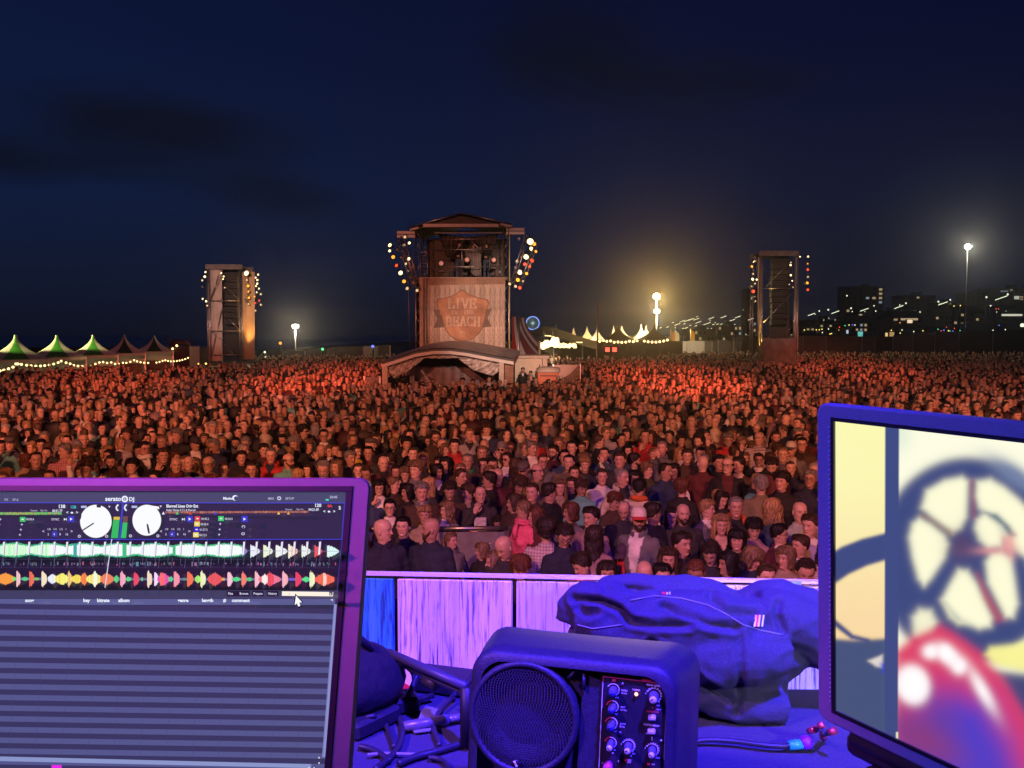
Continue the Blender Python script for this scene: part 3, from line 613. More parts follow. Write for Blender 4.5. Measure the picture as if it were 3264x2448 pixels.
FRONT = [
 (A7, 335, 800, 1.80, .35, 'm_profile_right', 'bald security guard in navy jacket looking right, beside the left laptop', dict(hair='bald', shirt='navy', acc=('collar',))),
 (A7, 510, 765, 1.70, .0, 'f_front', 'dark haired woman in black standing between the two bald guards', dict(hair='tied', hc='black', shirt='black', inner='charcoal')),
 (A7, 755, 790, 1.80, -.35, 'm_profile_left', 'bald bearded guard in navy shirt facing left before the barrier', dict(hair='bald', hc='brown', shirt='navy', acc=('beard',))),
 (A7, 935, 890, 1.42, .35, 'f_right', 'child in grey hooded top leaning beside the bearded guard', dict(hair='tied', hc='sandy', shirt='grey', inner='grey', acc=('hood',))),
 (A7, 1205, 985, 1.35, -.6, 'f_left', 'blond child in black top standing in front of the barrier post', dict(hair='bob', hc='sandy', shirt='black', inner='black')),
 (A7, 1400, 955, 1.78, -.5, 'm_down', 'bald man in dark shirt bending down next to the checked shirt', dict(hair='bald', shirt='charcoal')),
 (A7, 1310, 1085, 1.60, -.6, 'f_left', 'woman with long sandy hair in profile low by the plank wall', dict(hair='long', hc='sandy', shirt='mauve', inner='mauve')),
 (A7, 1545, 1135, 1.62, .3, 'm_down', 'person with brown hair bowed low behind the plank wall', dict(hair='tousled', hc='auburn', shirt='black')),
 (A7, 1775, 800, 1.78, 3.0, 'm_front', 'person in a white and mauve checked shirt seen from behind', dict(hair='tousled', hc='dark', shirt='mauve', pattern=2)),
 (A7, 1935, 850, 1.76, .3, 'm_down', 'young man with black glasses and navy jacket looking down', dict(hair='short', hc='dark', shirt='navy', acc=('glasses', 'collar'))),
 (A7, 2085, 1110, 1.66, -.9, 'm_down', 'man with pink collar in profile low beside the navy jacket', dict(hair='short', hc='dark', shirt='pink')),
 (A7, 300, 425, 1.66, .1, 'f_face', 'dark haired woman in green cardigan and white top touching her chin', dict(hair='bob', hc='black', shirt='green', inner='white', acc=('glasses',))),
 (A7, 395, 600, 1.64, .2, 'f_front', 'woman with glasses and dark hair below the green cardigan', dict(hair='tied', hc='black', shirt='black', acc=('glasses',))),
 (A7, 430, 400, 1.66, .7, 'f_right', 'woman with short blond hair looking right near the left laptop', dict(hair='short', hc='sandy', shirt='brown', inner='brown')),
 (A7, 550, 465, 1.66, -.3, 'f_left', 'woman with black bob leaning left of the grey haired man', dict(hair='bob', hc='black', shirt='black', inner='black')),
 (A7, 675, 460, 1.78, .05, 'm_fold', 'grey haired man in a dark brown coat with pale open collar', dict(hair='short', hc='grey', shirt='brown', inner='lightgrey', acc=(('collar', 'grey'),))),
 (A7, 745, 405, 1.66, 2.2, 'f_front', 'woman with long yellow blond hair turned away behind the brown coat', dict(hair='long', hc='blond', shirt='charcoal')),
 (A7, 895, 625, 1.56, -.35, 'f_left', 'woman with curly sandy hair and grey hooded jacket at the barrier', dict(hair='wavy', hc='sandy', shirt='grey', inner='white', acc=('hood',))),
 (A7, 925, 450, 1.76, .2, 'm_down', 'dark haired man bowing his head behind the curly haired woman', dict(hair='short', hc='dark', shirt='brown')),
 (A7, 1085, 470, 1.66, -.4, 'f_left', 'woman with brown hair just left of the man resting his finger', dict(hair='tousled', hc='brown', shirt='brown', inner='beige')),
 (A7, 1190, 485, 1.73, .1, 'm_face', 'shaven man in charcoal hoodie with a pale chest print, hand at mouth', dict(hair='stubble', hc='brown', shirt='charcoal', acc=('hood',))),
 (A7, 1020, 330, 1.80, .4, 'm_open_right', 'brown haired man looking right behind the charcoal hoodie', dict(hair='crop', hc='brown', shirt='charcoal', inner='black')),
 (A7, 1080, 195, 1.84, 0, 'm_front', 'balding man with green jacket edge standing in the fourth row', dict(hair='receding', hc='grey', shirt='brown', acc=(('collar', 'green'),))),
 (A7, 1270, 360, 1.78, -1.7, 'm_front', 'man with thick dark hair and black coat turned to the left', dict(hair='short', hc='dark', shirt='black')),
 (A7, 1345, 325, 1.80, .2, 'm_front', 'bald man with maroon shirt behind the turned black coat', dict(hair='bald', shirt='maroon')),
 (A7, 1575, 262, 1.76, -.1, 'm_down', 'red faced man wearing a grey flat cap', dict(hair='crop', hc='grey', shirt='brown', acc=(('flat', (.10, .09, .085)),))),
 (A7, 1540, 405, 1.74, .5, 'm_down', 'brown haired person bowed in front of the grey flat cap', dict(hair='tousled', hc='brown', shirt='brown')),
 (A7, 1650, 465, 1.80, .05, 'm_open_left', 'broad brown haired man in dark shirt below the silver emblem', dict(hair='crop', hc='brown', shirt='brown', inner='brown')),
 (A7, 1800, 470, 1.80, .9, 'm_profile_right', 'dark haired man in black shirt seen in right profile', dict(hair='short', hc='dark', shirt='black')),
 (A7, 1895, 425, 1.68, .1, 'f_front', 'woman with sandy hair left of the teal sweater', dict(hair='wavy', hc='sandy', shirt='brown', inner='beige')),
 (A7, 2085, 425, 1.72, -.1, 'f_down', 'curly haired woman in a teal sweater', dict(hair='tousled', hc='brown', shirt='teal', inner='teal')),
 (A7, 1570, 625, 1.70, -1.0, 'f_left', 'woman with short blond hair and bright pink scarf facing left', dict(hair='short', hc='sandy', shirt='pink', inner='pink', acc=(('scarf', 'pink'),))),
 (A7, 1485, 560, 1.68, -.6, 'f_left', 'woman partly hidden behind the short haired woman in pink', dict(hair='bob', hc='brown', shirt='brown', inner='brown')),
 (A7, 1680, 680, 1.64, -.8, 'f_left', 'woman with long auburn hair right of the pink scarf', dict(hair='long', hc='auburn', shirt='maroon', inner='maroon')),
 (A7, 1985, 640, 1.68, -.6, 'f_left', 'woman with reddish bob looking up to the left under the teal sweater', dict(hair='bob', hc='auburn', shirt='grey', inner='brown')),
 (A7, 2165, 690, 1.76, -.8, 'm_front', 'dark haired man in profile right of the reddish bob', dict(hair='short', hc='dark', shirt='mauve')),
 (A7, 1350, 735, 1.36, -.3, 'm_down', 'dark haired child bending over the barrier by the pink scarf', dict(hair='short', hc='dark', shirt='black')),
 (A8, 370, 335, 1.82, .3, 'm_open_right', 'shaven man in a cream hooded jacket', dict(hair='stubble', hc='grey', shirt='cream', inner='charcoal', acc=(('hood', 'cream'),))),
 (A8, 520, 425, 1.72, 2.7, 'm_front', 'black haired person in a cream lettered jacket seen from behind', dict(hair='short', hc='black', shirt='cream', acc=(('hood', 'orange'),))),
 (A8, 300, 545, 1.66, .2, 'f_down', 'person with auburn hair bowed beside the cream jacket', dict(hair='tousled', hc='auburn', shirt='brown', inner='brown')),
 (A8, 385, 625, 1.72, -.1, 'm_down', 'shaven older man just left of the white and red cap', dict(hair='stubble', hc='grey', shirt='charcoal')),
 (A8, 515, 700, 1.84, -.55, 'm_open_right', 'man in white and red baseball cap, grey jacket and white tee', dict(hair='short', hc='dark', shirt='grey', inner='white', acc=(('cap', (.66, .60, .48), (.55, .05, .05)), 'beard', 'collar'))),
 (A8, 640, 650, 1.80, .9, 'm_profile_right', 'dark haired man in right profile behind the capped man', dict(hair='short', hc='dark', shirt='charcoal')),
 (A8, 810, 685, 1.66, -.1, 'f_front', 'woman with long dark hair left of the bald bearded man', dict(hair='long', hc='dark', shirt='charcoal', inner='charcoal')),
 (A8, 905, 655, 1.76, .05, 'm_front', 'bald man with a full dark beard facing the stage', dict(hair='bald', hc='dark', shirt='charcoal', acc=('beard',))),
 (A8, 1120, 615, 1.70, .5, 'f_right', 'woman with short blond hair and grey cardigan over stripes', dict(hair='short', hc='blond', shirt='grey', inner='white', pattern=0)),
 (A8, 1240, 755, 1.66, .1, 'f_front', 'smiling woman with wavy blond hair and black low top', dict(hair='wavy', hc='blond', shirt='black', inner=SKINS[0])),
 (A8, 1370, 595, 1.80, -.1, 'm_front', 'grey haired man in black tee with an orange hood', dict(hair='crop', hc='grey', shirt='black', acc=(('hood', 'orange'),))),
 (A8, 1245, 530, 1.68, -.1, 'f_down', 'woman with long dark hair above the wavy blond woman', dict(hair='long', hc='dark', shirt='black')),
 (A8, 1380, 885, 1.66, -.15, 'f_front', 'pale woman with black hair parted and hooded black top', dict(hair='fringe', hc='black', shirt='black', inner='black', acc=('hood',))),
 (A8, 1530, 790, 1.68, -.6, 'f_down', 'black haired person looking down right of the pale woman', dict(hair='tousled', hc='black', shirt='mauve', inner='mauve')),
 (A8, 1695, 610, 1.70, 1.7, 'f_right', 'woman with very long bright blond hair and denim blue jacket', dict(hair='wavy', hc='blond', shirt='denim', inner='denim')),
 (A8, 1590, 400, 1.84, 3.1, 'm_front', 'grey haired man in a taupe shirt seen from behind', dict(hair='short', hc='grey', shirt='khaki')),
 (A8, 1775, 370, 1.84, -.3, 'm_open_left', 'large man with dark curly hair and black shirt', dict(hair='tousled', hc='dark', shirt='black', inner='black')),
 (A8, 2025, 345, 1.82, -.1, 'm_open_left', 'man with glasses and navy jacket by the right laptop edge', dict(hair='short', hc='grey', shirt='navy', inner='navy', acc=('glasses',))),
 (A8, 1935, 640, 1.80, .05, 'm_front', 'bald man in a pale green tee near the right laptop', dict(hair='bald', shirt=(.33, .40, .36))),
 (A8, 2025, 760, 1.78, -.45, 'm_open_left', 'young man with short brown hair and dark jacket over white shirt', dict(hair='short', hc='brown', shirt='black', inner='white')),
 (A8, 1755, 835, 1.66, .55, 'f_right', 'woman with glasses and short black hair in white top looking up', dict(hair='short', hc='black', shirt='maroon', inner='white', acc=('glasses',))),
 (A8, 1935, 935, 1.66, -.5, 'f_left', 'woman with short brown hair and striped top by the right laptop', dict(hair='short', hc='brown', shirt='mauve', inner='mauve', pattern=1)),
 (A8, 1810, 1045, 1.66, -.3, 'f_left', 'woman with chin length sandy hair low by the plank wall', dict(hair='bob', hc='sandy', shirt='beige', inner='beige')),
 (A8, 1985, 1165, 1.74, .05, 'm_down', 'man with receding dark hair lowest beside the right laptop', dict(hair='receding', hc='dark', shirt='black')),
 (A8, 1295, 1095, 1.66, -.6, 'f_left', 'smiling woman with black hair covering her cheek', dict(hair='bob', hc='black', shirt='black', inner='black')),
 (A8, 1150, 1010, 1.70, -.3, 'm_down', 'man with short dark hair looking down left of the smiling woman', dict(hair='short', hc='dark', shirt='charcoal')),
 (A8, 1520, 1050, 1.64, .1, 'f_down', 'woman with ash blond fringe looking down', dict(hair='fringe', hc='sandy', shirt='navy', inner='navy')),
 (A8, 895, 920, 1.76, .1, 'm_open_right', 'laughing person in a black jacket right of the white tee', dict(hair='short', hc='dark', shirt='black', inner='black', acc=('collar',))),
 (A8, 775, 1060, 1.62, .0, 'f_front', 'woman with wavy brown hair below the laughing person', dict(hair='wavy', hc='brown', shirt='charcoal', inner='mauve')),
 (A8, 380, 1000, 1.45, -.5, 'm_down', 'child with a dark purple cap and red scarf by the white tee', dict(hair='crop', hc='dark', shirt='charcoal', inner='red', acc=(('cap', (.05, .03, .06), (.05, .03, .06)), ('scarf', 'red')))),
 (A8, 120, 860, 1.70, 2.9, 'f_front', 'person with long dark hair seen from behind in a mauve jacket', dict(hair='long', hc='dark', shirt='mauve')),
 (A8, 560, 1180, 1.70, .2, 'm_down', 'bald head just above the plank wall below the capped man', dict(hair='bald', shirt='charcoal')),
 (A8, 720, 1205, 1.66, .1, 'm_front', 'dark head just above the plank wall left of the hoodie', dict(hair='short', hc='black', shirt='black')),
 (A8, 1020, 1170, 1.66, -.2, 'm_down', 'reddish head above the plank wall behind the folded hoodie', dict(hair='crop', hc='auburn', shirt='black')),
 (A8, 1640, 1210, 1.66, .1, 'm_front', 'mauve lit head at the plank wall near the blue hoodie sleeve', dict(hair='crop', hc='brown', shirt='mauve')),
 (A8, 235, 1180, 1.64, .1, 'f_front', 'dark haired head at the plank wall left of the red scarf', dict(hair='bob', hc='dark', shirt='charcoal')),
 (A7, 120, 275, 1.74, .1, 'm_front', 'short haired man just above the left laptop corner', dict(hair='crop', hc='brown', shirt='charcoal')),
 (A7, 190, 300, 1.72, .0, 'm_down', 'balding man beside the left laptop corner', dict(hair='receding', hc='brown', shirt='brown')),
 (A7, 455, 290, 1.70, -.1, 'f_front', 'woman with tied dark hair above the blond profile', dict(hair='tied', hc='dark', shirt='brown', inner='cream')),
 (A7, 535, 315, 1.68, .05, 'f_front', 'woman with blond short hair beside the tall sandy man', dict(hair='tousled', hc='sandy', shirt='olive', inner='olive')),
 (A7, 625, 268, 1.86, -.1, 'm_open_left', 'tall man with sandy tousled hair above the grey haired man', dict(hair='tousled', hc='sandy', shirt='charcoal', inner='grey')),
 (A7, 812, 285, 1.70, .3, 'f_right', 'woman with glasses and black hair in white collar', dict(hair='bob', hc='black', shirt='black', inner='white', acc=('glasses',))),
 (A7, 400, 175, 1.66, -.3, 'f_left', 'woman with dark hair behind the tall sandy man, to his left', dict(hair='bob', hc='dark', shirt='charcoal', inner='maroon')),
 (A7, 600, 130, 1.84, .1, 'm_front', 'tall brown haired man with a yellow neighbour', dict(hair='crop', hc='brown', shirt='charcoal')),
 (A7, 690, 180, 1.66, .2, 'f_front', 'woman with blond hair and mustard yellow top', dict(hair='wavy', hc='blond', shirt='yellow', inner='yellow')),
 (A7, 100, 110, 1.76, .4, 'm_open_right', 'man with grey jacket over an orange yellow shirt', dict(hair='short', hc='dark', shirt='grey', inner='yellow')),
 (A7, 1300, 225, 1.80, -.05, 'm_fold', 'young man with cropped black hair facing the stage', dict(hair='crop', hc='black', shirt='black', inner='white')),
 (A7, 1210, 120, 1.82, .1, 'm_front', 'man with sandy crop two rows over the young man', dict(hair='crop', hc='sandy', shirt='charcoal')),
 (A7, 1430, 175, 1.74, -.3, 'm_open_left', 'man in dark sunglasses with white open collar', dict(hair='crop', hc='dark', shirt='charcoal', inner='white', acc=('sunglasses',))),
 (A7, 1645, 80, 1.82, .3, 'm_open_right', 'grey haired man with dark coat and white shirt collar', dict(hair='short', hc='grey', shirt='black', inner='white')),
 (A7, 1740, 190, 1.78, .1, 'm_fold', 'shaven man with grey green jacket and glasses', dict(hair='stubble', hc='brown', shirt='grey', inner='olive', acc=('glasses', 'collar'))),
 (A7, 1835, 112, 1.82, -.1, 'm_open_left', 'bearded man with glasses and maroon sweater', dict(hair='short', hc='dark', shirt='charcoal', inner='maroon', acc=('glasses', 'beard'))),
 (A7, 2000, 70, 1.84, -.3, 'm_front', 'tall man with black hair and black shirt above the beard', dict(hair='crop', hc='black', shirt='black')),
 (A7, 2020, 300, 1.70, -.1, 'f_clap', 'smiling woman clapping left of the teal sweater', dict(hair='tied', hc='brown', shirt='charcoal', inner='maroon')),
 (A7, 2105, 180, 1.70, .1, 'f_front', 'woman with tousled sandy hair and cream collar', dict(hair='tousled', hc='sandy', shirt='brown', inner='cream')),
 (A8, 750, 280, 1.84, .4, 'm_open_right', 'smiling man with receding dark hair in a blue jacket', dict(hair='receding', hc='dark', shirt='darkblue', inner='darkblue')),
 (A8, 590, 270, 1.70, .3, 'f_right', 'woman with sandy hair left of the blue jacket', dict(hair='tousled', hc='sandy', shirt='olive', inner='olive')),
 (A8, 475, 190, 1.82, .6, 'm_profile_right', 'bearded dark haired man near the yellow bottle', dict(hair='short', hc='dark', shirt='charcoal', acc=('beard',))),
 (A8, 1395, 225, 1.80, -.6, 'm_open_left', 'dark haired man in brown jacket with pale collar looking left', dict(hair='short', hc='dark', shirt='brown', inner='cream')),
 (A8, 1290, 210, 1.70, -.3, 'f_left', 'woman with golden hair right of the raised arm', dict(hair='wavy', hc='blond', shirt='brown', inner='cream')),
 (A8, 1670, 180, 1.86, .0, 'm_fold', 'tall man with short brown hair and arms folded in black', dict(hair='crop', hc='brown', shirt='black', inner='black')),
 (A8, 1570, 180, 1.72, -.1, 'f_front', 'woman with glasses beside the tall man with folded arms', dict(hair='tied', hc='dark', shirt='black', acc=('glasses',))),
 (A8, 1785, 135, 1.84, .1, 'm_open_left', 'man with sandy crop and grey lapel behind the curly man', dict(hair='crop', hc='sandy', shirt='brown', inner='grey')),
 (A8, 1850, 255, 1.74, -.1, 'm_front', 'shaven man in navy shirt left of the glasses and navy jacket', dict(hair='stubble', hc='brown', shirt='navy')),
 (A8, 895, 425, 1.74, 2.8, 'f_front', 'back of an auburn tousled head in a black coat', dict(hair='tousled', hc='auburn', shirt='black')),
 (A8, 1220, 205, 1.80, .2, 'm_raise', 'man in black raising one arm with a slim camera pole', dict(hair='short', hc='black', shirt='black')),
 (A8, 940, 150, 1.78, .0, 'm_raise', 'man raising an open hand above the crowd', dict(hair='short', hc='brown', shirt='brown')),
 (A8, 210, 130, 1.74, -.4, 'm_phone', 'person holding up a small camera above the teal sweater', dict(hair='crop', hc='dark', shirt='denim')),
 (A8, 1060, 130, 1.80, -.2, 'm_front', 'dark cropped man in blue left of the raised arm', dict(hair='crop', hc='black', shirt='darkblue')),
]
for (fn, zx, zy, h, rz, var, lab, kw) in FRONT:
 px, py = fn(zx, zy); stand(px, py, h, rz, var, lab, **kw)
N_HAND = len(PLACED)
KEEP = [(-5.9, .6, 34.7, 46.0), (-22.6, -17.9, 58.3, 63.4), (17.3, 22.3, 60.3, 65.4), (.4, 3.8, 38.5, 46), (-.5, 3.0, 55, 62)]
def blocked(x, y):
 for a, b, c, d in KEEP:
  if a < x < b and c < y < d: return True
 return False
class Grid:
 def __init__(s, cell=1.0): s.c = cell; s.g = {}
 def near(s, x, y, r):
  i, j = int(x // s.c), int(y // s.c)
  for a in (-1, 0, 1):
   for b in (-1, 0, 1):
    for (u, v) in s.g.get((i + a, j + b), ()):
     if (u - x) ** 2 + (v - y) ** 2 < r * r: return True
  return False
 def add(s, x, y): s.g.setdefault((int(x // s.c), int(y // s.c)), []).append((x, y))
G = Grid()
for x, y in PLACED: G.add(x, y)
def visible(x, y, h=1.62):
 px, py = proj((x, y, h))
 if px < -6 or px > 1030: return False
 if px < 172 + 8 * math.sin(y) and y > 50 + 4 * math.sin(x * .7): return False
 if px < 255 and y > 56 + 3 * math.sin(x): return False
 if px < 420 and y > 84: return False
 if 560 < px < 660 and y > 76: return False
 if px < 358 and py > 484: return False
 if px > 822 and py > 403 + (px - 822) * .07 + 6: return False
 if py > 574 and px > 350: return False
 return True
CAND = []
def fill(y0, y1, dens, rmin, hard=None):
 A = 0
 n = int(dens * (y1 - y0) * (y1 + y0) / 2 * 1.28 * 1.7)
 for _ in range(n):
  y = math.sqrt(random.uniform(y0 * y0, y1 * y1)); x = random.uniform(-.64, .64) * y
  if blocked(x, y) or not visible(x, y) or G.near(x, y, rmin): continue
  if y > 12 and mnoise.noise(Vector((x * .55, y * .35, 1.7))) > .28 and random.random() < .45: continue
  G.add(x, y); CAND.append((y, x))
fill(9.9, 11.4, 2.4, .52); fill(11.4, 12.5, 3.4, .40); fill(12.5, 24, 4.8, .37); fill(24, 40, 4.4, .395); fill(40, 66, 2.6, .50); fill(66, 98, 1.3, .68)
CAND.sort()
HID = []      # people standing where the laptops and the plank wall hide the ground
for _ in range(5200):
 y = math.sqrt(random.uniform(7.2 ** 2, 24 ** 2)); x = random.uniform(-.80, .80) * y
 if blocked(x, y) or visible(x, y) or G.near(x, y, .47) or (y < 8.9 and -4.3 < x < 3.6): continue
 if y < 8.9 and x > -4.3 and x < 4: continue
 G.add(x, y); HID.append((y, x))
HW_ = {'short': 'short', 'crop': 'cropped', 'stubble': 'shaven', 'receding': 'receding', 'tousled': 'tousled', 'bob': 'chin length', 'long': 'long straight', 'wavy': 'long wavy', 'fringe': 'fringed', 'tied': 'tied back', 'horseshoe': 'thinning'}
POSE_W = {'m_front': 'arms down', 'm_open_left': 'hands in pockets', 'm_open_right': 'open jacket', 'm_fold': 'arms folded', 'm_profile_left': 'turned left', 'm_profile_right': 'turned right', 'm_face': 'finger at his lips', 'm_phone': 'phone raised', 'm_down': 'head bowed',
   'f_front': 'one arm folded', 'f_left': 'looking left', 'f_right': 'looking right', 'f_face': 'hand at her chin', 'f_clap': 'hands clapping', 'f_down': 'head bowed', 'm_raise': 'arm raised'}
SH_PAL = ['black', 'charcoal', 'navy', 'brown', 'olive', 'grey', 'maroon', 'black', 'charcoal', 'denim', 'darkblue', 'khaki', 'lightgrey', 'white', 'beige', 'maroon', 'charcoal', 'mauve', 'black', 'brown', 'charcoal', 'navy', 'olive', 'black', 'red', 'teal']
CW = dict(darkblue='dark blue', lightgrey='light grey')
def rand_person():
 fem = random.random() < .44
 if fem: var = random.choices(['f_front', 'f_left', 'f_right', 'f_face', 'f_clap', 'f_down'], [5, 4, 4, 2, 2, 2])[0]; hair = random.choice(['bob', 'long', 'wavy', 'wavy', 'fringe', 'tied', 'tousled', 'short', 'long']); h = random.uniform(1.58, 1.76); hc = random.choice(['blond', 'blond', 'sandy', 'brown', 'dark', 'black', 'auburn', 'sandy'])
 else: var = random.choices(['m_front', 'm_open_left', 'm_open_right', 'm_fold', 'm_profile_left', 'm_profile_right', 'm_face', 'm_phone', 'm_down', 'm_raise'], [6, 5, 5, 5, 2, 2, 1.2, 1, 2, .35])[0]; hair = random.choice(['short', 'short', 'crop', 'crop', 'stubble', 'receding', 'receding', 'bald', 'horseshoe', 'tousled']); h = random.uniform(1.70, 1.90); hc = random.choice(['dark', 'brown', 'black', 'grey', 'grey', 'sandy', 'brown'])
 shirt = random.choice(SH_PAL); inner = random.choice(['white', 'black', 'grey', 'cream', 'charcoal', 'navy', 'maroon']); acc = []
 if random.random() < .16: acc.append('glasses')
 elif random.random() < .03: acc.append('sunglasses')
 if not fem and random.random() < .16: acc.append('beard')
 r = random.random()
 if r < .16: acc.append('collar')
 elif r < .24: acc.append('hood')
 elif r < .30: acc.append('scarf')
 if random.random() < .045 and not fem: acc.append(random.choice([('cap', (.03, .03, .04), (.03, .03, .04)), ('beanie', (.16, .16, .17)), ('cap', (.4, .04, .04), (.3, .03, .03)), ('flat', (.08, .07, .06)), ('cap', (.5, .48, .42), (.1, .1, .1))]))
 pat = random.choices([0, 1, 2], [40, 1, 1])[0]
 return dict(fem=fem, var=var, hair=hair, h=h, hc=hc, shirt=shirt, inner=inner, acc=tuple(acc), pattern=pat, rz=random.gauss(0, .22) if random.random() < .93 else random.uniform(1.5, 4.7))
used = {o['label'] for o in N_PEOPLE}; short_of = [(o.location.x, o.location.y, l[6]) for o, l in zip(N_PEOPLE, FRONT)]
def acc_words(acc):
 w = []
 for a in acc:
  a0 = a if isinstance(a, str) else a[0]
  if a0 in ('glasses', 'sunglasses', 'beard', 'scarf', 'hood'): w.append(a0)
  elif a0 == 'cap': w.append({.03: 'dark cap', .4: 'red cap', .5: 'pale cap'}.get(a[1][0], 'cap'))
  elif a0 in ('beanie', 'flat'): w.append({'beanie': 'grey beanie', 'flat': 'flat cap'}[a0])
 return w
SECTORS = [(70, 'at the far left edge'), (150, 'above the left end of the laptop'), (230, 'above the laptop platters'), (300, 'above the laptop logo side'), (362, 'above the laptop right corner'), (420, 'above the two bald guards'), (480, 'in line with the control tower left side'), (540, 'in line with the control tower'), (600, 'in line with the orange toilet'), (660, 'in line with the yellow floodlight'), (720, 'in line with the white fence'), (775, 'in line with the right speaker tower'), (822, 'just left of the right laptop'), (900, 'above the right laptop corner'), (2000, 'above the right laptop, far right')]
n_more = 300 - len(N_PEOPLE)
for (y, x) in CAND[:n_more]:
 q = rand_person(); px, py = proj((x, y, 1.6)); sec = next(n for lim, n in SECTORS if px < lim)
 who = 'woman' if q['fem'] else 'man'; aw = acc_words(q['acc'])
 hd = 'bald' if q['hair'] == 'bald' else ('%s %s haired' % (HW_[q['hair']].split()[0], q['hc']) if q['hair'] not in ('stubble', 'receding', 'horseshoe') else HW_[q['hair']] + ' ' + q['hc'])
 row = 'near row' if y < 11 else ('middle row' if y < 15 else 'further row')
 top = CW.get(q['shirt'], q['shirt']) + (' striped' if q['pattern'] == 1 else ' checked' if q['pattern'] == 2 else '')
 base = '%s %s in %s' % (hd, who, top)
 opts = [base + (' with ' + aw[0] if aw else '') + ' ' + sec, base + (' with ' + aw[0] if aw else '') + ', ' + POSE_W[q['var']] + ', ' + sec, base + ', ' + POSE_W[q['var']] + ', ' + row + ' ' + sec]
 lab = next((l for l in opts if l not in used and len(l.split()) <= 16), None)
 if lab is None: lab = (base + ', ' + POSE_W[q['var']] + ', second such in the ' + row)
 lab = ' '.join(lab.split()[:16]); used.add(lab)
 kw = {k: q[k] for k in ('hair', 'hc', 'shirt', 'inner', 'acc', 'pattern')}
 person(q['var'], x, y, q['rz'] - math.atan2(x, y) * .5, q['h'], skin=random.randrange(5), label=lab, trousers=random.choice(['denim', 'black', 'charcoal', 'khaki']), **kw)
def decimate(v, f, ratio, cut=None):
 me = bpy.data.meshes.new('t'); me.from_pydata(np.asarray(v).tolist(), [], f); o = bpy.data.objects.new('t', me); C.objects.link(o)
 d = o.modifiers.new('d', 'DECIMATE'); d.ratio = ratio; ev = eval_mesh(o)
 bpy.data.objects.remove(o); bpy.data.meshes.remove(me); ev.calc_loop_triangles()
 vv = np.empty(len(ev.vertices) * 3); ev.vertices.foreach_get('co', vv); tt = np.empty(len(ev.loop_triangles) * 3, np.int32); ev.loop_triangles.foreach_get('vertices', tt)
 bpy.data.meshes.remove(ev); return vv.reshape(-1, 3), tt.reshape(-1, 3)
def lod_parts(key, nb, nh, nhair, styles):
 v = VAR[key]; bv, bf, bm_ = v['parts']['body']; 
 cutz = .98 if nb < 300 else -1.0; keep = bv[:, 2] > cutz; idx = -np.ones(len(bv), int); idx[keep] = np.arange(keep.sum()); f2 = [tuple(idx[list(q)]) for q in bf if all(keep[list(q)])]
 b = decimate(bv[keep], f2, min(1, nb / (2 * len(f2)))); low = b[0][:, 2] < b[0][:, 2].min() + .03
 if cutz > 0: b[0][low, 2] = 0.0
 x, y, z = b[0].T; inn = np.zeros(len(b[0]), bool)
 if bm_[:, 0].any(): inn = (y < 0) & (np.abs(x) < np.interp(z, [1.15, 1.45, 1.52], [.02, .07, .09])) & (z > 1.15)
 H = np.array(v['head']); heads = []
 hv, hf, ht = v['parts']['skin'][0]; hd = decimate(hv, [q for q in hf], nh / 6200)
 loc = (hd[0] - H[:3, 3]) @ np.linalg.inv(H[:3, :3]).T; tint = face_tint(*loc.T)[:, :3] if nh > 200 else np.where(((np.abs(loc[:, 2] - .008) < .012) & (loc[:, 1] < -.06))[:, None], .55, 1.0) * np.ones((len(loc), 3))
 hs = {}
 for s in styles:
  if s == 'bald': continue
  me = HAIRMESH[s]; n = len(me.vertices); co = np.empty(n * 3); me.vertices.foreach_get('co', co); co = co.reshape(-1, 3) @ H[:3, :3].T + H[:3, 3]
  shell = [tuple(me.polygons[q].vertices) for q in range(22 * 60 + (0 if s == 'horseshoe' else 1))]; hs[s] = decimate(co, shell, nhair / (2 * len(shell)))
 return b, inn, hd, tint, hs
class Mass:
 def __init__(s): s.v = []; s.t = []; s.c = []; s.n = 0
 def add(s, v, t, c): s.v.append(v); s.t.append(t + s.n); s.c.append(c); s.n += len(v)
mass = Mass()
MK = ['m_front', 'm_open_left', 'm_fold', 'm_profile_right', 'm_down']; FK = ['f_front', 'f_left', 'f_right']
MS = ['short', 'crop', 'receding', 'stubble', 'bald', 'horseshoe']; FS = ['bob', 'long', 'wavy', 'tied']
LODS = [(22, 400, 300, 220), (42, 110, 80, 60), (200, 40, 32, 26)]
LP = [{k: lod_parts(k, nb, nh, nr_, MS if k[0] == 'm' else FS) for k in (MK + FK + (['m_raise', 'm_phone', 'm_face', 'f_clap'] if li == 0 else []))} for li, (_, nb, nh, nr_) in enumerate(LODS)]
SHV = np.array([COLS[c] for c in SH_PAL]); 
n_tri = 0
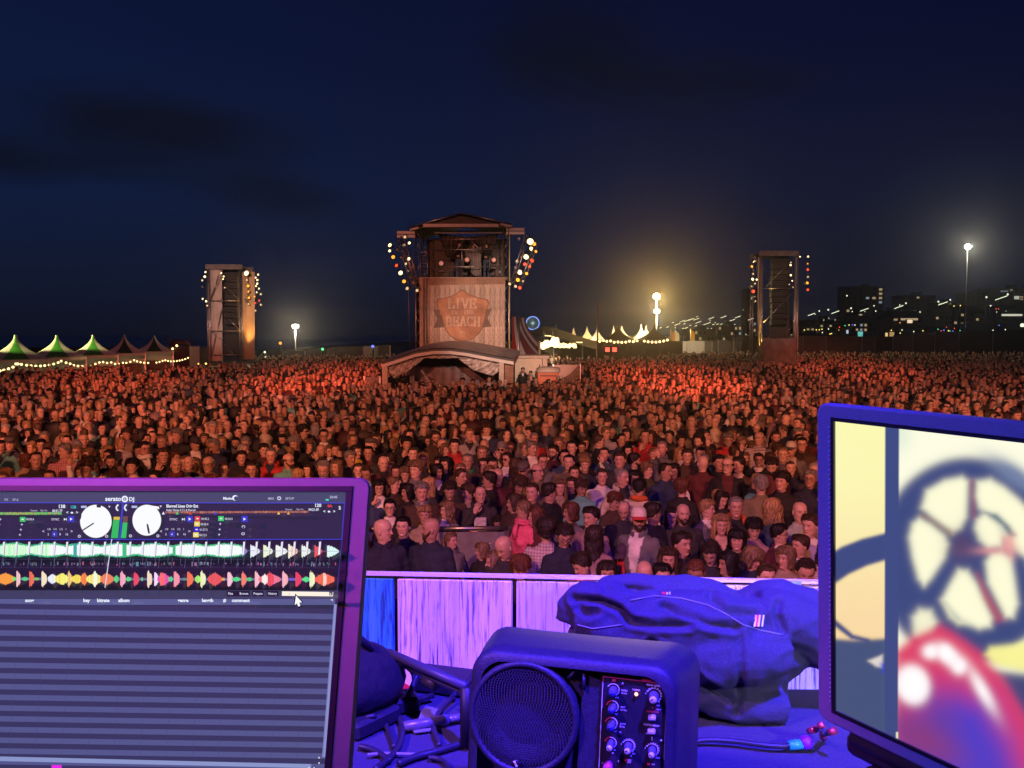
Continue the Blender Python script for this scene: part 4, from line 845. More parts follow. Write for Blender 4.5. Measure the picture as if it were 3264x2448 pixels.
for (y, x) in CAND[n_more:] + HID:
 li = next(i for i, l in enumerate(LODS) if y < l[0]); fem = random.random() < .42
 key = random.choice(FK if fem else MK)
 if li == 0 and random.random() < .10: key = random.choice(['m_raise', 'm_phone', 'm_phone', 'm_face', 'm_face', 'f_clap', 'f_clap']); fem = key[0] == 'f'
 b, inn, hd, tint, hs = LP[li][key]; st = random.choice(FS if fem else MS)
 a = random.gauss(0, .35) if random.random() < .92 else random.uniform(1.6, 4.6); a -= math.atan2(x, y) * .5; c, s = math.cos(a), math.sin(a); k = (random.uniform(1.56, 1.76) if fem else random.uniform(1.68, 1.92)) / 1.75
 Rm = np.array([[c, -s, 0], [s, c, 0], [0, 0, 1]]) * k; off = np.array([x, y, 0])
 sh = SHV[random.randrange(len(SHV))] * random.uniform(.45, 1.05) * (.5 if random.random() < .6 else 1); inr = np.array(COLS[random.choice(['white', 'grey', 'black', 'cream'])])
 sk = np.array(SKINS[random.randrange(5)]) * random.uniform(.85, 1.1); hc = np.array(HCOL[random.choice(['dark', 'brown', 'black', 'sandy', 'blond', 'grey', 'auburn', 'sandy'] if fem else ['dark', 'brown', 'grey', 'black', 'brown', 'sandy'])])
 cb = np.ones((len(b[0]), 4)); cb[:, :3] = np.where(inn[:, None], inr, sh); cb[(b[0][:, 2] < .93) & (np.abs(b[0][:, 0]) < .2), :3] = (.03, .035, .05); mass.add(b[0] @ Rm.T + off, b[1], cb)
 ch = np.ones((len(hd[0]), 4)); ch[:, :3] = sk * tint; mass.add(hd[0] @ Rm.T + off, hd[1], ch)
 if st in hs:
  hh = hs[st]; cc = np.ones((len(hh[0]), 4)); cc[:, :3] = hc; mass.add(hh[0] @ Rm.T + off, hh[1], cc)
V = np.concatenate(mass.v); T = np.concatenate(mass.t); CC = np.concatenate(mass.c)
me = bpy.data.meshes.new('crowd'); me.vertices.add(len(V)); me.vertices.foreach_set('co', V.astype(np.float32).ravel())
me.loops.add(len(T) * 3); me.loops.foreach_set('vertex_index', T.astype(np.int32).ravel()); me.polygons.add(len(T)); me.polygons.foreach_set('loop_start', np.arange(0, len(T) * 3, 3, dtype=np.int32))
me.polygons.foreach_set('use_smooth', np.ones(len(T), bool)); ca = me.attributes.new('tint', 'FLOAT_COLOR', 'POINT'); ca.data.foreach_set('color', CC.astype(np.float32).ravel()); me.update(calc_edges=True)
mc = bpy.data.materials.new('crowd_skin_and_cloth'); mc.use_nodes = True; t = mc.node_tree; b = t.nodes['Principled BSDF']; an = N(t, 'ShaderNodeAttribute', attribute_name='tint'); t.links.new(an.outputs['Color'], b.inputs['Base Color']); b.inputs['Roughness'].default_value = .65
me.materials.append(mc); o = bpy.data.objects.new('crowd', me); link(o); tag(o, 'dense crowd of thousands filling the beach behind the nearest rows', 'crowd', kind='stuff')
print('PEOPLE', len(N_PEOPLE), 'MASS', len(CAND) - n_more, 'TRIS', len(T), 'last individual y', CAND[n_more][0])
# ================================================================== GROUND, SEA AND THE SITE
g = MB(); g.quad((-2500, -60, 0), (2500, -60, 0), (2500, 4800, 0), (-2500, 4800, 0)); g.build('beach_ground', mat('beach_sand', (.20, .16, .11), .95, noise=.3, nscale=.6, bump=.4, bscale=3), kind='structure')
M_ALU = mat('truss_aluminium', (.42, .41, .40), .35, .9, noise=.15, nscale=8)
M_BLACK = mat('black_steel', (.02, .02, .022), .5, .2, noise=.3, nscale=12)
M_WHITE = mat('white_pvc_sheet', (.62, .60, .56), .6, noise=.10, nscale=3, bump=.3, bscale=4)
M_GREY = mat('grey_cover_sheet', (.18, .165, .16), .7, noise=.25, nscale=3, bump=.5, bscale=5)
M_TARP = mat('dark_tarpaulin', (.042, .034, .03), .55, noise=.4, nscale=2.5, bump=.6, bscale=4)
M_GLOSSTARP = mat('glossy_clear_tarpaulin', (.42, .39, .37), .16, noise=.6, nscale=5, bump=1, bscale=9)
M_WARM = mat('warm_bulb', (1, .9, .6), .5, emis=(1, .74, .30), estr=2.6)
M_WHITEB = mat('white_lamp', (1, 1, 1), .5, emis=(1, .74, .32), estr=3.0)
M_AMBER = mat('amber_gel_lamp', (1, .6, .1), .5, emis=(1, .36, .03), estr=1.7)
M_REDL = mat('red_gel_lamp', (1, .2, .1), .5, emis=(1, .07, .02), estr=1.5)
M_DIM = mat('dim_lamp_face', (.7, .65, .5), .2, emis=(1, .70, .35), estr=.8)
M_WOODP = None
def wood_print(name, base, dark, light, sx=4.0, sz=.5, plank=None, seam=.02, contrast=.5, scalegrain=14, crack=.5):
 m = bpy.data.materials.new(name); m.use_nodes = True; t = m.node_tree; b = t.nodes['Principled BSDF']
 tcn = N(t, 'ShaderNodeTexCoord'); mpn = N(t, 'ShaderNodeMapping'); mpn.inputs[3].default_value = (sx, sx, sz); t.links.new(tcn.outputs['Object'], mpn.inputs[0])
 n = N(t, 'ShaderNodeTexNoise'); n.inputs['Scale'].default_value = scalegrain; n.inputs['Detail'].default_value = 7; n.inputs['Roughness'].default_value = .65; n.inputs['Distortion'].default_value = .5
 t.links.new(mpn.outputs[0], n.inputs['Vector']); c = ramp(t, [(crack - .12, dark), (crack, base), (.68, light)], n.outputs[0])
 n2 = N(t, 'ShaderNodeTexNoise'); n2.inputs['Scale'].default_value = scalegrain * .11; t.links.new(mpn.outputs[0], n2.inputs['Vector'])
 c = mixc(t, 1.0, c, ramp(t, [(.35, (.72, .70, .70)), (.65, (1.1, 1.05, 1.0))], n2.outputs[0]), 'MULTIPLY')
 t.links.new(c, b.inputs['Base Color']); b.inputs['Roughness'].default_value = .7
 bp = N(t, 'ShaderNodeBump'); bp.inputs['Strength'].default_value = .3; t.links.new(n.outputs[0], bp.inputs['Height']); t.links.new(bp.outputs[0], b.inputs['Normal'])
 return m
def barrier_panel(x, y, rz, label):
 e = empty('crowd_barrier', (x, y, 0), rz, label=label, cat='barrier', group='aluminium crowd barrier sections')
 m = MB(); m.box((0, 0, .66), (.98, .012, 1.15)); m.build('sheet', mat('barrier_sheet', (.24, .235, .23), .5, .3, noise=.2, nscale=6), e)
 m = MB(); m.tube([(-.5, 0, 1.28), (.5, 0, 1.28)], .028, 10); m.build('top_rail', M_ALU, e)
 for s in (-.49, .49):
  m = MB(); m.box((s, 0, .63), (.045, .05, 1.25)); m.tube([(s, .0, 1.05), (s, -.06, 1.10)], .012, 6); m.build('upright', M_ALU, e)
 m = MB(); m.box((0, .45, .02), (1.0, 1.1, .02)); m.build('tread_plate', M_ALU, e)
 m = MB(); m.tube([(.3, .0, 1.1), (.3, .85, .04)], .02, 6); m.build('brace', M_ALU, e)
bp0 = Pg(*A7(330, 790), 1.28); bp1 = Pg(*A7(1230, 785), 1.28); dv = (bp1 - bp0); ang = math.atan2(dv.y, dv.x)
BARN = ['leftmost barrier section behind the left bald guard', 'barrier section below the dark brown coat', 'barrier section behind the child in grey', 'barrier section below the man with the chest print', 'barrier section partly behind the bowed bald man']
bc = (bp0 + bp1) / 2
for i in range(-1, 4):
 c = bp0 + Vector((math.cos(ang), math.sin(ang), 0)) * (i * 1.02 + .0); barrier_panel(c.x, bp0.y + (c.x - bp0.x) * math.tan(ang), ang, 'grey ' + BARN[i + 1])
for q in N_PEOPLE:
 if 'chest print' in q.get('label', ''):
  m = MB(); m.box((0, 0, 0), (.15, .004, .17)); pr = m.build('chest_print', mat('pale_shirt_print', (.45, .43, .42), .8, noise=.5, nscale=40), q); pr.location = (-.01, -.205, 1.29); pr.rotation_euler = (R_(-6), 0, 0)
TD = 40.0
def T4(zx, zy, y=TD):     # picture place of a tower detail -> point at distance y
 return P((1150 + zx / 2.5925) / 3.1875, (640 + zy / 2.5925) / 3.1875, y)
def bar(m, a, b, r=.03, n=6, mi=0): m.tube([a, b], r, n, mi)
tower = empty('control_tower', (T4(838, 1240).x, TD + 1.5, 0), label='tall control tower with wooden LIVE ON THE BEACH banner and lamps', cat='tower')
TO = tower.location.copy()
def L(v): return Vector(v) - TO
x0, x1 = T4(478, 600).x, T4(1200, 600).x; zt = T4(478, 235).z; zd = T4(478, 632).z; zr = T4(838, 118).z
DEP = 3.6
for (x, y) in ((x0, TD), (x1, TD), (x0, TD + DEP), (x1, TD + DEP)):     # four truss legs
 m = MB()
 for dx in (-.13, .13):
  for dy in (-.13, .13): bar(m, (x + dx, y + dy, 0), (x + dx, y + dy, zt), .025)
 k = int(zt / .5)
 for i in range(k):
  z = i * zt / k; z2 = (i + 1) * zt / k; s = 1 if i % 2 else -1
  for dy in (-.13, .13): bar(m, (x - .13 * s, y + dy, z), (x + .13 * s, y + dy, z2), .012, 4)
  for dx in (-.13, .13): bar(m, (x + dx, y - .13 * s, z), (x + dx, y + .13 * s, z2), .012, 4)
 m.v = [tuple(L(p)) for p in m.v]; m.build('truss_leg', M_ALU, tower)
def mk(name, fn, mats, parent=tower, org=None, **kw):
 m = MB(); fn(m); oo = TO if org is None else org; m.v = [tuple(Vector(p) - oo) for p in m.v]; return m.build(name, mats, parent, **kw)
M_PLK = [wood_print('banner_plank_%d' % i, b, tuple(c * .55 for c in b), tuple(min(1, c * 1.25) for c in b), 3, .35) for i, b in enumerate(((.50, .42, .35), (.42, .35, .28), (.56, .47, .39)))]
zb = T4(838, 1235).z; nb = 17; bx0, bx1 = x0 + .05, x1 - .05; wpl = (bx1 - bx0) / nb
plk = MB().box((0, 0, 0), (wpl - .012, .03, zd - zb - .02)); pm = [plk.mesh('plank', M_PLK[i]) for i in range(3)]
fr = mk('banner_backing', lambda m: m.box(((bx0 + bx1) / 2, TD - .14, (zb + zd) / 2), (bx1 - bx0 + .05, .02, zd - zb)), M_BLACK)
for i in range(nb):
 put(pm[(i * 7 + i // 3) % 3], 'plank', tower, (bx0 + wpl * (i + .5) - TO.x, TD - .17 - .004 * (i % 2) - TO.y, (zb + zd) / 2 - TO.z + .0))
def badge(name, pts, off, material, mi=0, label=None):
 P3 = [T4(a, b, TD - .19 - off) for a, b in pts]
 m = MB(); n = len(P3); back = [p + Vector((0, .004, 0)) for p in P3]
 m.add([L(p) for p in P3 + back], [tuple(range(n))[::-1], tuple(range(n, 2 * n))] + [(i, (i + 1) % n, n + (i + 1) % n, n + i) for i in range(n)])
 return m.build(name, material, tower, label=label)
def worn(name, col): return mat(name, col, .75, noise=.25, nscale=2.2)
badge('header_board', [(555, 640), (1195, 632), (1195, 690), (555, 698)], .000, worn('header_brown', (.30, .19, .13)))
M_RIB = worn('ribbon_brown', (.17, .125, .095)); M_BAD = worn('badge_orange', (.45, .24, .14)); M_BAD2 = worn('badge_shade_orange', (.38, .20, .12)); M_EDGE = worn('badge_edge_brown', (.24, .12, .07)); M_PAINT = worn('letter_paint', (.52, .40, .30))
badge('ribbon_tail', [(597, 898), (690, 905), (690, 1045), (600, 1052), (632, 975)], .006, M_RIB); badge('ribbon_tail', [(1000, 900), (1085, 890), (1048, 968), (1082, 1040), (1000, 1048)], .006, M_RIB)
shield = [(838, 732), (900, 775), (975, 800), (1050, 815), (1062, 850), (1040, 900), (1030, 960), (1015, 1030), (985, 1090), (940, 1135), (890, 1155), (838, 1160), (785, 1150), (735, 1118), (700, 1070), (675, 1000), (660, 930), (635, 880), (622, 840), (632, 812), (700, 800), (775, 775)]
cx, cy = 840, 945
badge('badge_rim', shield, .012, M_EDGE); badge('badge_face', [(cx + (a - cx) * .955, cy + (b - cy) * .962) for a, b in shield], .018, M_BAD)
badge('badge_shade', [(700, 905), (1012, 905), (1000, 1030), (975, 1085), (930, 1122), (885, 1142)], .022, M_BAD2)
badge('ribbon_band', [(668, 850), (840, 838), (1012, 850), (1030, 945), (840, 930), (650, 945)], .020, worn('ribbon_band_brown', (.37, .20, .12)))
GL = {'L': [((.12, 0), (.12, 1)), ((.12, .05), (.75, .05)), ((.75, .0), (.75, .28)), ((-.02, .97), (.28, .97)), ((-.02, .03), (.2, .03))],
  'I': [((.3, 0), (.3, 1)), ((.1, .97), (.5, .97)), ((.1, .03), (.5, .03))],
  'V': [((.08, 1), (.42, 0)), ((.78, 1), (.44, 0)), ((-.06, .97), (.25, .97)), ((.62, .97), (.92, .97))],
  'E': [((.12, 0), (.12, 1)), ((.12, .95), (.72, .95)), ((.12, .5), (.55, .5)), ((.12, .05), (.75, .05)), ((.72, .74), (.72, 1)), ((.75, 0), (.75, .26)), ((.55, .38), (.55, .62)), ((-.02, .97), (.2, .97)), ((-.02, .03), (.2, .03))],
  'B': [((.12, 0), (.12, 1)), ((-.02, .96), (.5, .96)), ((.5, .96), (.66, .86)), ((.66, .86), (.66, .62)), ((.66, .62), (.5, .52)), ((.12, .52), (.52, .52)), ((.52, .52), (.74, .40)), ((.74, .40), (.74, .14)), ((.74, .14), (.56, .04)), ((-.02, .04), (.58, .04))],
  'A': [((.42, 1), (.1, 0)), ((.42, 1), (.76, 0)), ((.22, .34), (.64, .34)), ((-.04, .03), (.26, .03)), ((.6, .03), (.92, .03))],
  'C': [((.72, .80), (.62, .95)), ((.62, .95), (.30, .96)), ((.30, .96), (.10, .76)), ((.10, .76), (.10, .24)), ((.10, .24), (.30, .04)), ((.30, .04), (.62, .05)), ((.62, .05), (.74, .22)), ((.74, .70), (.74, 1.0))],
  'H': [((.1, 0), (.1, 1)), ((.72, 0), (.72, 1)), ((.1, .5), (.72, .5))] + [((a - .14, b), (a + .14, b)) for a in (.1, .72) for b in (.03, .97)],
  'O': [((.15, .2), (.15, .8)), ((.15, .8), (.38, .97)), ((.38, .97), (.62, .8)), ((.62, .8), (.62, .2)), ((.62, .2), (.38, .03)), ((.38, .03), (.15, .2))],
  'N': [((.1, 0), (.1, 1)), ((.1, .98), (.66, .02)), ((.66, 0), (.66, 1))], 'T': [((.38, 0), (.38, 1)), ((.02, .95), (.74, .95)), ((.24, .03), (.52, .03))]}
def letters(word, x, y, w, h, gap, arch, wt, off, nm, wide=None):
 total = []
 for ch in word:
  m = MB(); sx = w * (.62 if ch == 'I' else 1)
  for (a, b), (c, d) in GL[ch]:
   lo = lambda u, v: (x + u * sx, y - v * h - arch * (1 - (((x + u * sx) - cx) / 150) ** 2))
   p, q = lo(a, b), lo(c, d); dx, dy = q[0] - p[0], q[1] - p[1]; l = math.hypot(dx, dy) or 1
   horiz = abs(dy) < abs(dx) * .3; ww = wt * (.5 if horiz else 1.0); nx, ny = -dy / l * ww / 2, dx / l * ww / 2; ex, ey = dx / l * wt * .2, dy / l * wt * .2
   pts = [(p[0] + nx - ex, p[1] + ny - ey), (p[0] - nx - ex, p[1] - ny - ey), (q[0] - nx + ex, q[1] - ny + ey), (q[0] + nx + ex, q[1] + ny + ey)]
   P3 = [L(T4(u, v, TD - .19 - off)) for u, v in pts]; B3 = [v + Vector((0, .003, 0)) for v in P3]
   m.add(P3 + B3, [(0, 1, 2, 3), (7, 6, 5, 4)] + [(i, 4 + i, 4 + (i + 1) % 4, (i + 1) % 4) for i in range(4)]); off += .0004
  m.build('letter', M_PAINT, tower); x += sx * (.92 if ch != 'I' else .95) + gap
letters('LIVE', 722, 895, 66, 82, 6, 8, 15, .027, 'l'); letters('ON', 750, 942, 28, 34, 3, 3, 6, .027, 'o'); letters('THE', 850, 940, 28, 34, 3, 3, 6, .027, 't'); letters('BEACH', 706, 1040, 58, 78, 4, -6 * -1, 14, .027, 'b')
mk('anchor_mark', lambda m: [m.tube([T4(840 + 18 * math.cos(t), 1100 + 18 * math.sin(t), TD - .22) for t in np.linspace(0, 6.28, 12, endpoint=False)], .012, 5, closed=True), m.tube([T4(840, 1075, TD - .22), T4(840, 1122, TD - .22)], .012, 5)], M_PAINT)
mk('side_wall', lambda m: m.box((x1 + .16, TD + DEP / 2, (zb + zd) / 2 + 1), (.03, DEP, zd - zb + 2)), mat('side_sheet_lit_yellow', (.62, .50, .12), .6, noise=.15, nscale=2))  # yellow light on this side is put into the sheet colour
mk('side_wall', lambda m: m.box((x0 - .16, TD + DEP / 2, (zb + zd) / 2), (.03, DEP, zd - zb)), M_TARP)
mk('back_wall', lambda m: m.box(((x0 + x1) / 2, TD + DEP + .2, (zt) / 2), (x1 - x0, .03, zt)), M_TARP)
mk('deck', lambda m: m.box(((x0 + x1) / 2, TD + DEP / 2, zd - .06), (x1 - x0 + .2, DEP + .3, .12)), M_BLACK)
ex0, ex1 = T4(405, 240).x, T4(1250, 212).x; ze = T4(838, 228).z
def roof(m):
 for y, s in ((TD - .35, 1), (TD + DEP + .5, 1)):
  pass
 xm = T4(838, 118).x; a = [(ex0, TD - .4, ze - .05), (xm, TD - .4, zr), (ex1, TD - .4, ze + .1)]; b_ = [(x, TD + DEP + .5, z) for x, _, z in a]
 m.add(a + b_, [(0, 1, 4, 3), (1, 2, 5, 4)]); m.add([(x, y, z - .05) for x, y, z in a + b_], [(3, 4, 1, 0), (4, 5, 2, 1)])
mk('roof_sheet', roof, M_TARP)
def gable(m):
 xm = T4(838, 118).x; n = 26
 for i in range(n):
  xa = ex0 + (ex1 - ex0) * i / n; xb = ex0 + (ex1 - ex0) * (i + 1) / n; hz = lambda x: (lerp(ze, zr, (x - ex0) / (xm - ex0)) if x < xm else lerp(zr, ze + .1, (x - xm) / (ex1 - xm))) - .08
  dy = .03 * (i % 2); m.add([(xa, TD - .3 + dy, ze - .02), (xb, TD - .27 - dy, ze - .02), (xb, TD - .27 - dy, max(hz(xb), ze)), (xa, TD - .3 + dy, max(hz(xa), ze))], [(0, 1, 2, 3)])
mk('gable_sheet', gable, M_TARP)
mk('gable_edge', lambda m: [bar(m, (ex0, TD - .42, ze), (T4(838, 118).x, TD - .42, zr + .03), .04), bar(m, (ex1, TD - .42, ze + .14), (T4(838, 118).x, TD - .42, zr + .03), .04)], M_ALU)
mk('fascia', lambda m: m.box(((T4(520, 0).x + T4(1140, 0).x) / 2, TD - .36, T4(838, 212).z), (T4(1140, 0).x - T4(520, 0).x, .08, .14)), M_WHITE)
mk('fascia', lambda m: m.box(((T4(590, 0).x + T4(1172, 0).x) / 2, TD + 1.2, T4(838, 258, TD + 1.2).z), (T4(1172, 0).x - T4(590, 0).x, .08, .12)), M_WHITE)
for a, b in (((405, 240), (480, 222)), ((1150, 192), (1250, 212))): mk('eave_bar', lambda m: bar(m, T4(*a, TD - .45), T4(*b, TD - .45), .06), M_WHITE)
def swag(m, pts, y, seed=0):
 top = pts[0]; bot = pts[1]; n = 18; vs = []
 for i in range(7):
  for j in range(n + 1):
   u = j / n; a = T4(lerp(top[0][0], top[1][0], u), lerp(top[0][1], top[1][1], u), y); b_ = T4(lerp(bot[0][0], bot[1][0], u), lerp(bot[0][1], bot[1][1], u), y)
   p = a.lerp(b_, i / 6); p.y += .10 * math.sin(u * 31 + seed + i * .4) + .05 * math.sin(u * 67 + i); p.z -= .12 * math.sin(math.pi * u) * i / 6; vs.append(p)
 m.add(vs, [(i * (n + 1) + j, i * (n + 1) + j + 1, (i + 1) * (n + 1) + j + 1, (i + 1) * (n + 1) + j) for i in range(6) for j in range(n)], 0, True)
mk('roof_swag', lambda m: swag(m, [((640, 270), (870, 300)), ((700, 450), (800, 470))], TD + 2.2), M_TARP)
mk('roof_swag', lambda m: swag(m, [((880, 300), (1140, 270)), ((960, 360), (1090, 400))], TD + 2.0, 2), M_TARP)
mk('roof_swag', lambda m: swag(m, [((850, 400), (1000, 380)), ((915, 600), (990, 600))], TD + 1.0, 4), M_GREY)
for zy in (320, 405, 545): mk('rail', lambda m: bar(m, T4(480, zy), T4(1195, zy - 6 if zy < 500 else zy), .022), M_ALU)
for zx in (560, 835, 1150): mk('rail_post', lambda m: bar(m, T4(zx, 545 if zx != 835 else 270), T4(zx, 632), .022), M_ALU)
mk('roof_brace', lambda m: [bar(m, T4(880, 300, TD + .3), T4(760, 440, TD + .3), .03), bar(m, T4(880, 300, TD + .3), T4(1010, 430, TD + .3), .03)], M_ALU)
def ladder(m):
 bar(m, T4(492, 440, TD - .25), T4(492, 632, TD - .25), .022); bar(m, T4(552, 440, TD - .25), T4(552, 632, TD - .25), .022)
 m.tube([T4(492, 440, TD - .25), T4(505, 425, TD - .25), T4(540, 425, TD - .25), T4(552, 440, TD - .25)], .022, 6)
 for z in range(455, 632, 30): bar(m, T4(492, z, TD - .25), T4(552, z, TD - .25), .016)
mk('ladder', ladder, M_ALU)
mk('cable_duct', lambda m: [m.tube([T4(zx, 640, TD - .28), T4(zx - 4, 900, TD - .30), T4(zx + 3, 1228, TD - .28)], .035, 6) for zx in (522, 545)], M_GREY)
for s, xs in ((0, (300, 452)), (1, (1203, 1352))):
 zc = (275, 248)[s]
 mk('outrigger_board', lambda m: [m.box((T4(sum(xs) / 2, zc, TD - .1) + Vector((0, 0, dz))), (T4(xs[1], 0).x - T4(xs[0], 0).x, .06, .13)) for dz in (-.10, .07)], M_WHITE)
mk('guy_wire', lambda m: bar(m, T4(385, 470, TD - .4), T4(408, 1225, TD - .4) * 1.0, .014, 4), M_ALU)
def on_deck(zx, zy_head, var, y, label, **k):
 v = VAR[var]; q = T4(zx, zy_head, y); person(var, q.x, y, k.pop('rz', 0), 1.78, z=zd, label=label, group='crew in the control tower', **k)
on_deck(812, 385, 'm_profile_right', TD + 1.2, 'crew man in black standing beside the middle moving light in the tower', shirt='black', hair='short', hc='black')
on_deck(1040, 430, 'f_left', TD + 1.8, 'crew person in black stooping left of the right moving light', shirt='black', hair='tied', hc='black', inner='black')
on_deck(930, 420, 'm_down', TD + 2.0, 'crew man in black at the desk behind the hanging grey sheet', shirt='black', hair='short', hc='black')
def moving_light(zx, zy, label):
 c = T4(zx, zy, TD + .15); e = empty('moving_light', c, 0, label=label, cat='stage light', group='moving lights on the tower rail')
 m = MB(); m.box((0, 0, -.34), (.34, .28, .14), bevel=.02); m.build('base', M_BLACK, e)
 m = MB(); m.box((-.19, 0, -.10), (.04, .12, .42)); m.box((.19, 0, -.10), (.04, .12, .42)); m.build('yoke', M_BLACK, e)
 m = MB(); m.lathe([(.10, .16), (.15, .05), (.16, -.10), (.13, -.2)], n=12, M=Matrix.Rotation(R_(90), 3, 'X')); m.build('head', M_BLACK, e)
 m = MB(); m.lathe([(.115, .203), (.02, .215)], n=12, M=Matrix.Rotation(R_(90), 3, 'X')); m.build('lens', mat('moving_light_lens', (.6, .35, .3), .1, emis=(1, .35, .25), estr=.35), e)
moving_light(668, 520, 'left moving light with pinkish lens on the tower rail'); moving_light(880, 490, 'middle moving light on the tower rail beside the crewman'); moving_light(1100, 492, 'right moving light with the brightest pink lens on the tower rail')
PARC = {}
def par_lamp(c, aim, kind, r, label, group, cat='stage lamp'):
 key = (kind, round(r, 3))
 if key not in PARC:
  Mx = Matrix.Rotation(R_(90), 3, 'X')
  can = MB(); can.lathe([(r * .55, -r * 2.4), (r * .7, -r * 2.2), (r * 1.02, -.02), (r * 1.1, 0), (r * 1.1, .02), (r * .95, .02)], n=14, M=Mx, cap=True)
  lens = MB(); lens.lathe([(r * .92, .021), (r * .5, .035), (.005, .04)], n=14, M=Mx)
  yk = MB(); yk.tube([(-r * 1.2, 0, 0), (-r * 1.2, 0, r * 1.3), (r * 1.2, 0, r * 1.3), (r * 1.2, 0, 0)], .012, 5); yk.tube([(0, 0, r * 1.3), (0, 0, r * 1.9)], .018, 5)
  mm = {'w': M_WHITEB, 'a': M_AMBER, 'r': M_REDL, 'd': M_DIM, 'o': mat('unlit_lens', (.35, .33, .3), .12)}[kind]
  PARC[key] = (can.mesh('can', M_ALU if kind in 'do' else M_BLACK), lens.mesh('lens', mm), yk.mesh('yoke', M_BLACK))
 e = empty('par_lamp', c, 0, label=label, cat=cat, group=group); e.rotation_euler = aim
 for me_, nm in zip(PARC[key], ('can', 'lens', 'yoke')): put(me_, nm, e)
 return e
ORD = ['topmost', 'second', 'third', 'fourth', 'fifth', 'sixth', 'seventh', 'eighth', 'ninth', 'tenth', 'eleventh', 'twelfth', 'thirteenth', 'fourteenth', 'fifteenth']
CWD = {'w': 'white hot', 'a': 'amber', 'r': 'red', 'd': 'dim', 'o': 'unlit'}
wings = {
 ('left outer', 'left'): [(242, 368, 'w', 1.1), (240, 415, 'w', .8), (268, 466, 'a', 1.1), (297, 535, 'r', 1.0), (330, 597, 'w', 1.3), (358, 667, 'a', 1.1), (385, 725, 'd', 1), (466, 742, 'd', .9)],
 ('left inner', 'left'): [(366, 300, 'd', .9), (402, 350, 'w', .8), (358, 368, 'd', .8), (302, 405, 'o', .8), (398, 480, 'w', .9), (334, 465, 'o', .8), (374, 522, 'd', .8), (430, 548, 'o', .8), (388, 580, 'd', .7), (414, 636, 'o', .8), (432, 676, 'o', .9)],
 ('right outer', 'right'): [(1400, 338, 'w', 1.9), (1432, 357, 'a', 1.2), (1408, 398, 'w', 1.2), (1447, 420, 'a', .8), (1365, 465, 'w', 1.5), (1414, 495, 'r', 1.2), (1356, 525, 'r', 1), (1395, 545, 'r', .8), (1312, 592, 'w', 1.5), (1370, 602, 'a', .9), (1297, 655, 'a', 1.2), (1340, 668, 'd', .8), (1314, 720, 'r', 1)],
 ('right inner', 'right'): [(1306, 312, 'o', .8), (1345, 450, 'o', .8), (1290, 500, 'd', .8), (1280, 550, 'o', .8), (1230, 688, 'd', .9), (1278, 708, 'd', .9)]}
for (nm, side), lst in wings.items():
 s = -1 if side == 'left' else 1
 for i, (zx, zy, k, sz) in enumerate(lst):
  c = T4(zx, zy, TD - .5 + (i % 3) * .15)
  par_lamp(c, (R_(-14), 0, R_(s * 14 + (i % 3 - 1) * 12)), k, .085 * sz, '%s %s lamp from the top on the %s bar of the control tower' % (ORD[i], CWD[k], nm), 'lamps on the wings of the control tower')
 o_ = [T4(*q, TD - .35) for q in ((((330, 290), (470, 740)), ((290, 310), (430, 720)))[0 if nm.endswith('outer') else 1] if s < 0 else (((1360, 265), (1235, 700)), ((1440, 350), (1300, 720)))[0 if nm.endswith('inner') else 1])]
 mk('wing_truss', lambda m: [bar(m, o_[0] + Vector((d, d2, 0)), o_[1] + Vector((d, d2, 0)), .022) for d in (0, .16) for d2 in (0, .3)] + [bar(m, o_[0].lerp(o_[1], i / 10) + Vector((.16 * (i % 2), 0, 0)), o_[0].lerp(o_[1], (i + 1) / 10) + Vector((.16 * ((i + 1) % 2), 0, 0)), .012, 4) for i in range(10)], M_ALU)
SD = 36.0
tent = empty('arched_tent', (T4(700, 1300, SD).x, SD + 1.5, 0), label='low arched tent with clear tarpaulin swags in front of the tower', cat='tent'); TT = tent.location.copy()
arch = [(165, 1330), (300, 1290), (450, 1240), (600, 1217), (740, 1217), (880, 1235), (1020, 1262), (1130, 1282), (1262, 1305)]
def mkt(name, fn, mats, **kw): return mk(name, fn, mats, tent, TT, **kw)
def roof2(m):
 n = len(arch); vs = [T4(a, b, SD - .3) for a, b in arch]; bk = []
 for (a, b) in arch: q = T4(a, b, SD - .3); bk.append(Vector((q.x * 1.0 + .35, SD + 3.2, q.z + .28)))
 vs2 = [v - Vector((0, 0, .07)) for v in vs]; m.add(vs + bk, [(i, i + 1, n + i + 1, n + i) for i in range(n - 1)], 0, True); m.add(vs2 + [v - Vector((0, 0, .07)) for v in bk], [(n + i, n + i + 1, i + 1, i) for i in range(n - 1)], 0, True)
mkt('roof_sheet', roof2, mat('grey_roof_pvc', (.36, .33, .31), .5, noise=.2, nscale=2, bump=.3, bscale=2))
def fasc(m):
 n = len(arch)
 for d0, d1, mi in ((6, 22, 0), (24, 50, 1)):
  t_ = [T4(a, b + d0, SD - .34) for a, b in arch]; b_ = [T4(a + (14 if i == 0 else 0), b + d1, SD - .34) for i, (a, b) in enumerate(arch)]; k = [v + Vector((0, .06, 0)) for v in t_ + b_]
  m.add(t_ + b_ + k, [(n + i, n + i + 1, i + 1, i) for i in range(n - 1)] + [(2 * n + i, 2 * n + i + 1, 3 * n + i + 1, 3 * n + i) for i in range(n - 1)] + [(i, i + 1, 2 * n + i + 1, 2 * n + i) for i in range(n - 1)] + [(n + i + 1, n + i, 3 * n + i, 3 * n + i + 1) for i in range(n - 1)], mi)
mkt('fascia', fasc, [M_BLACK, M_WHITE])
def post(zx0, zx1, ztop, y, name, mats):
 a = T4(zx0, ztop, y); b_ = T4(zx1, ztop, y); mkt(name, lambda m: m.box(((a.x + b_.x) / 2, y, a.z / 2), (b_.x - a.x, .14, a.z)), mats)
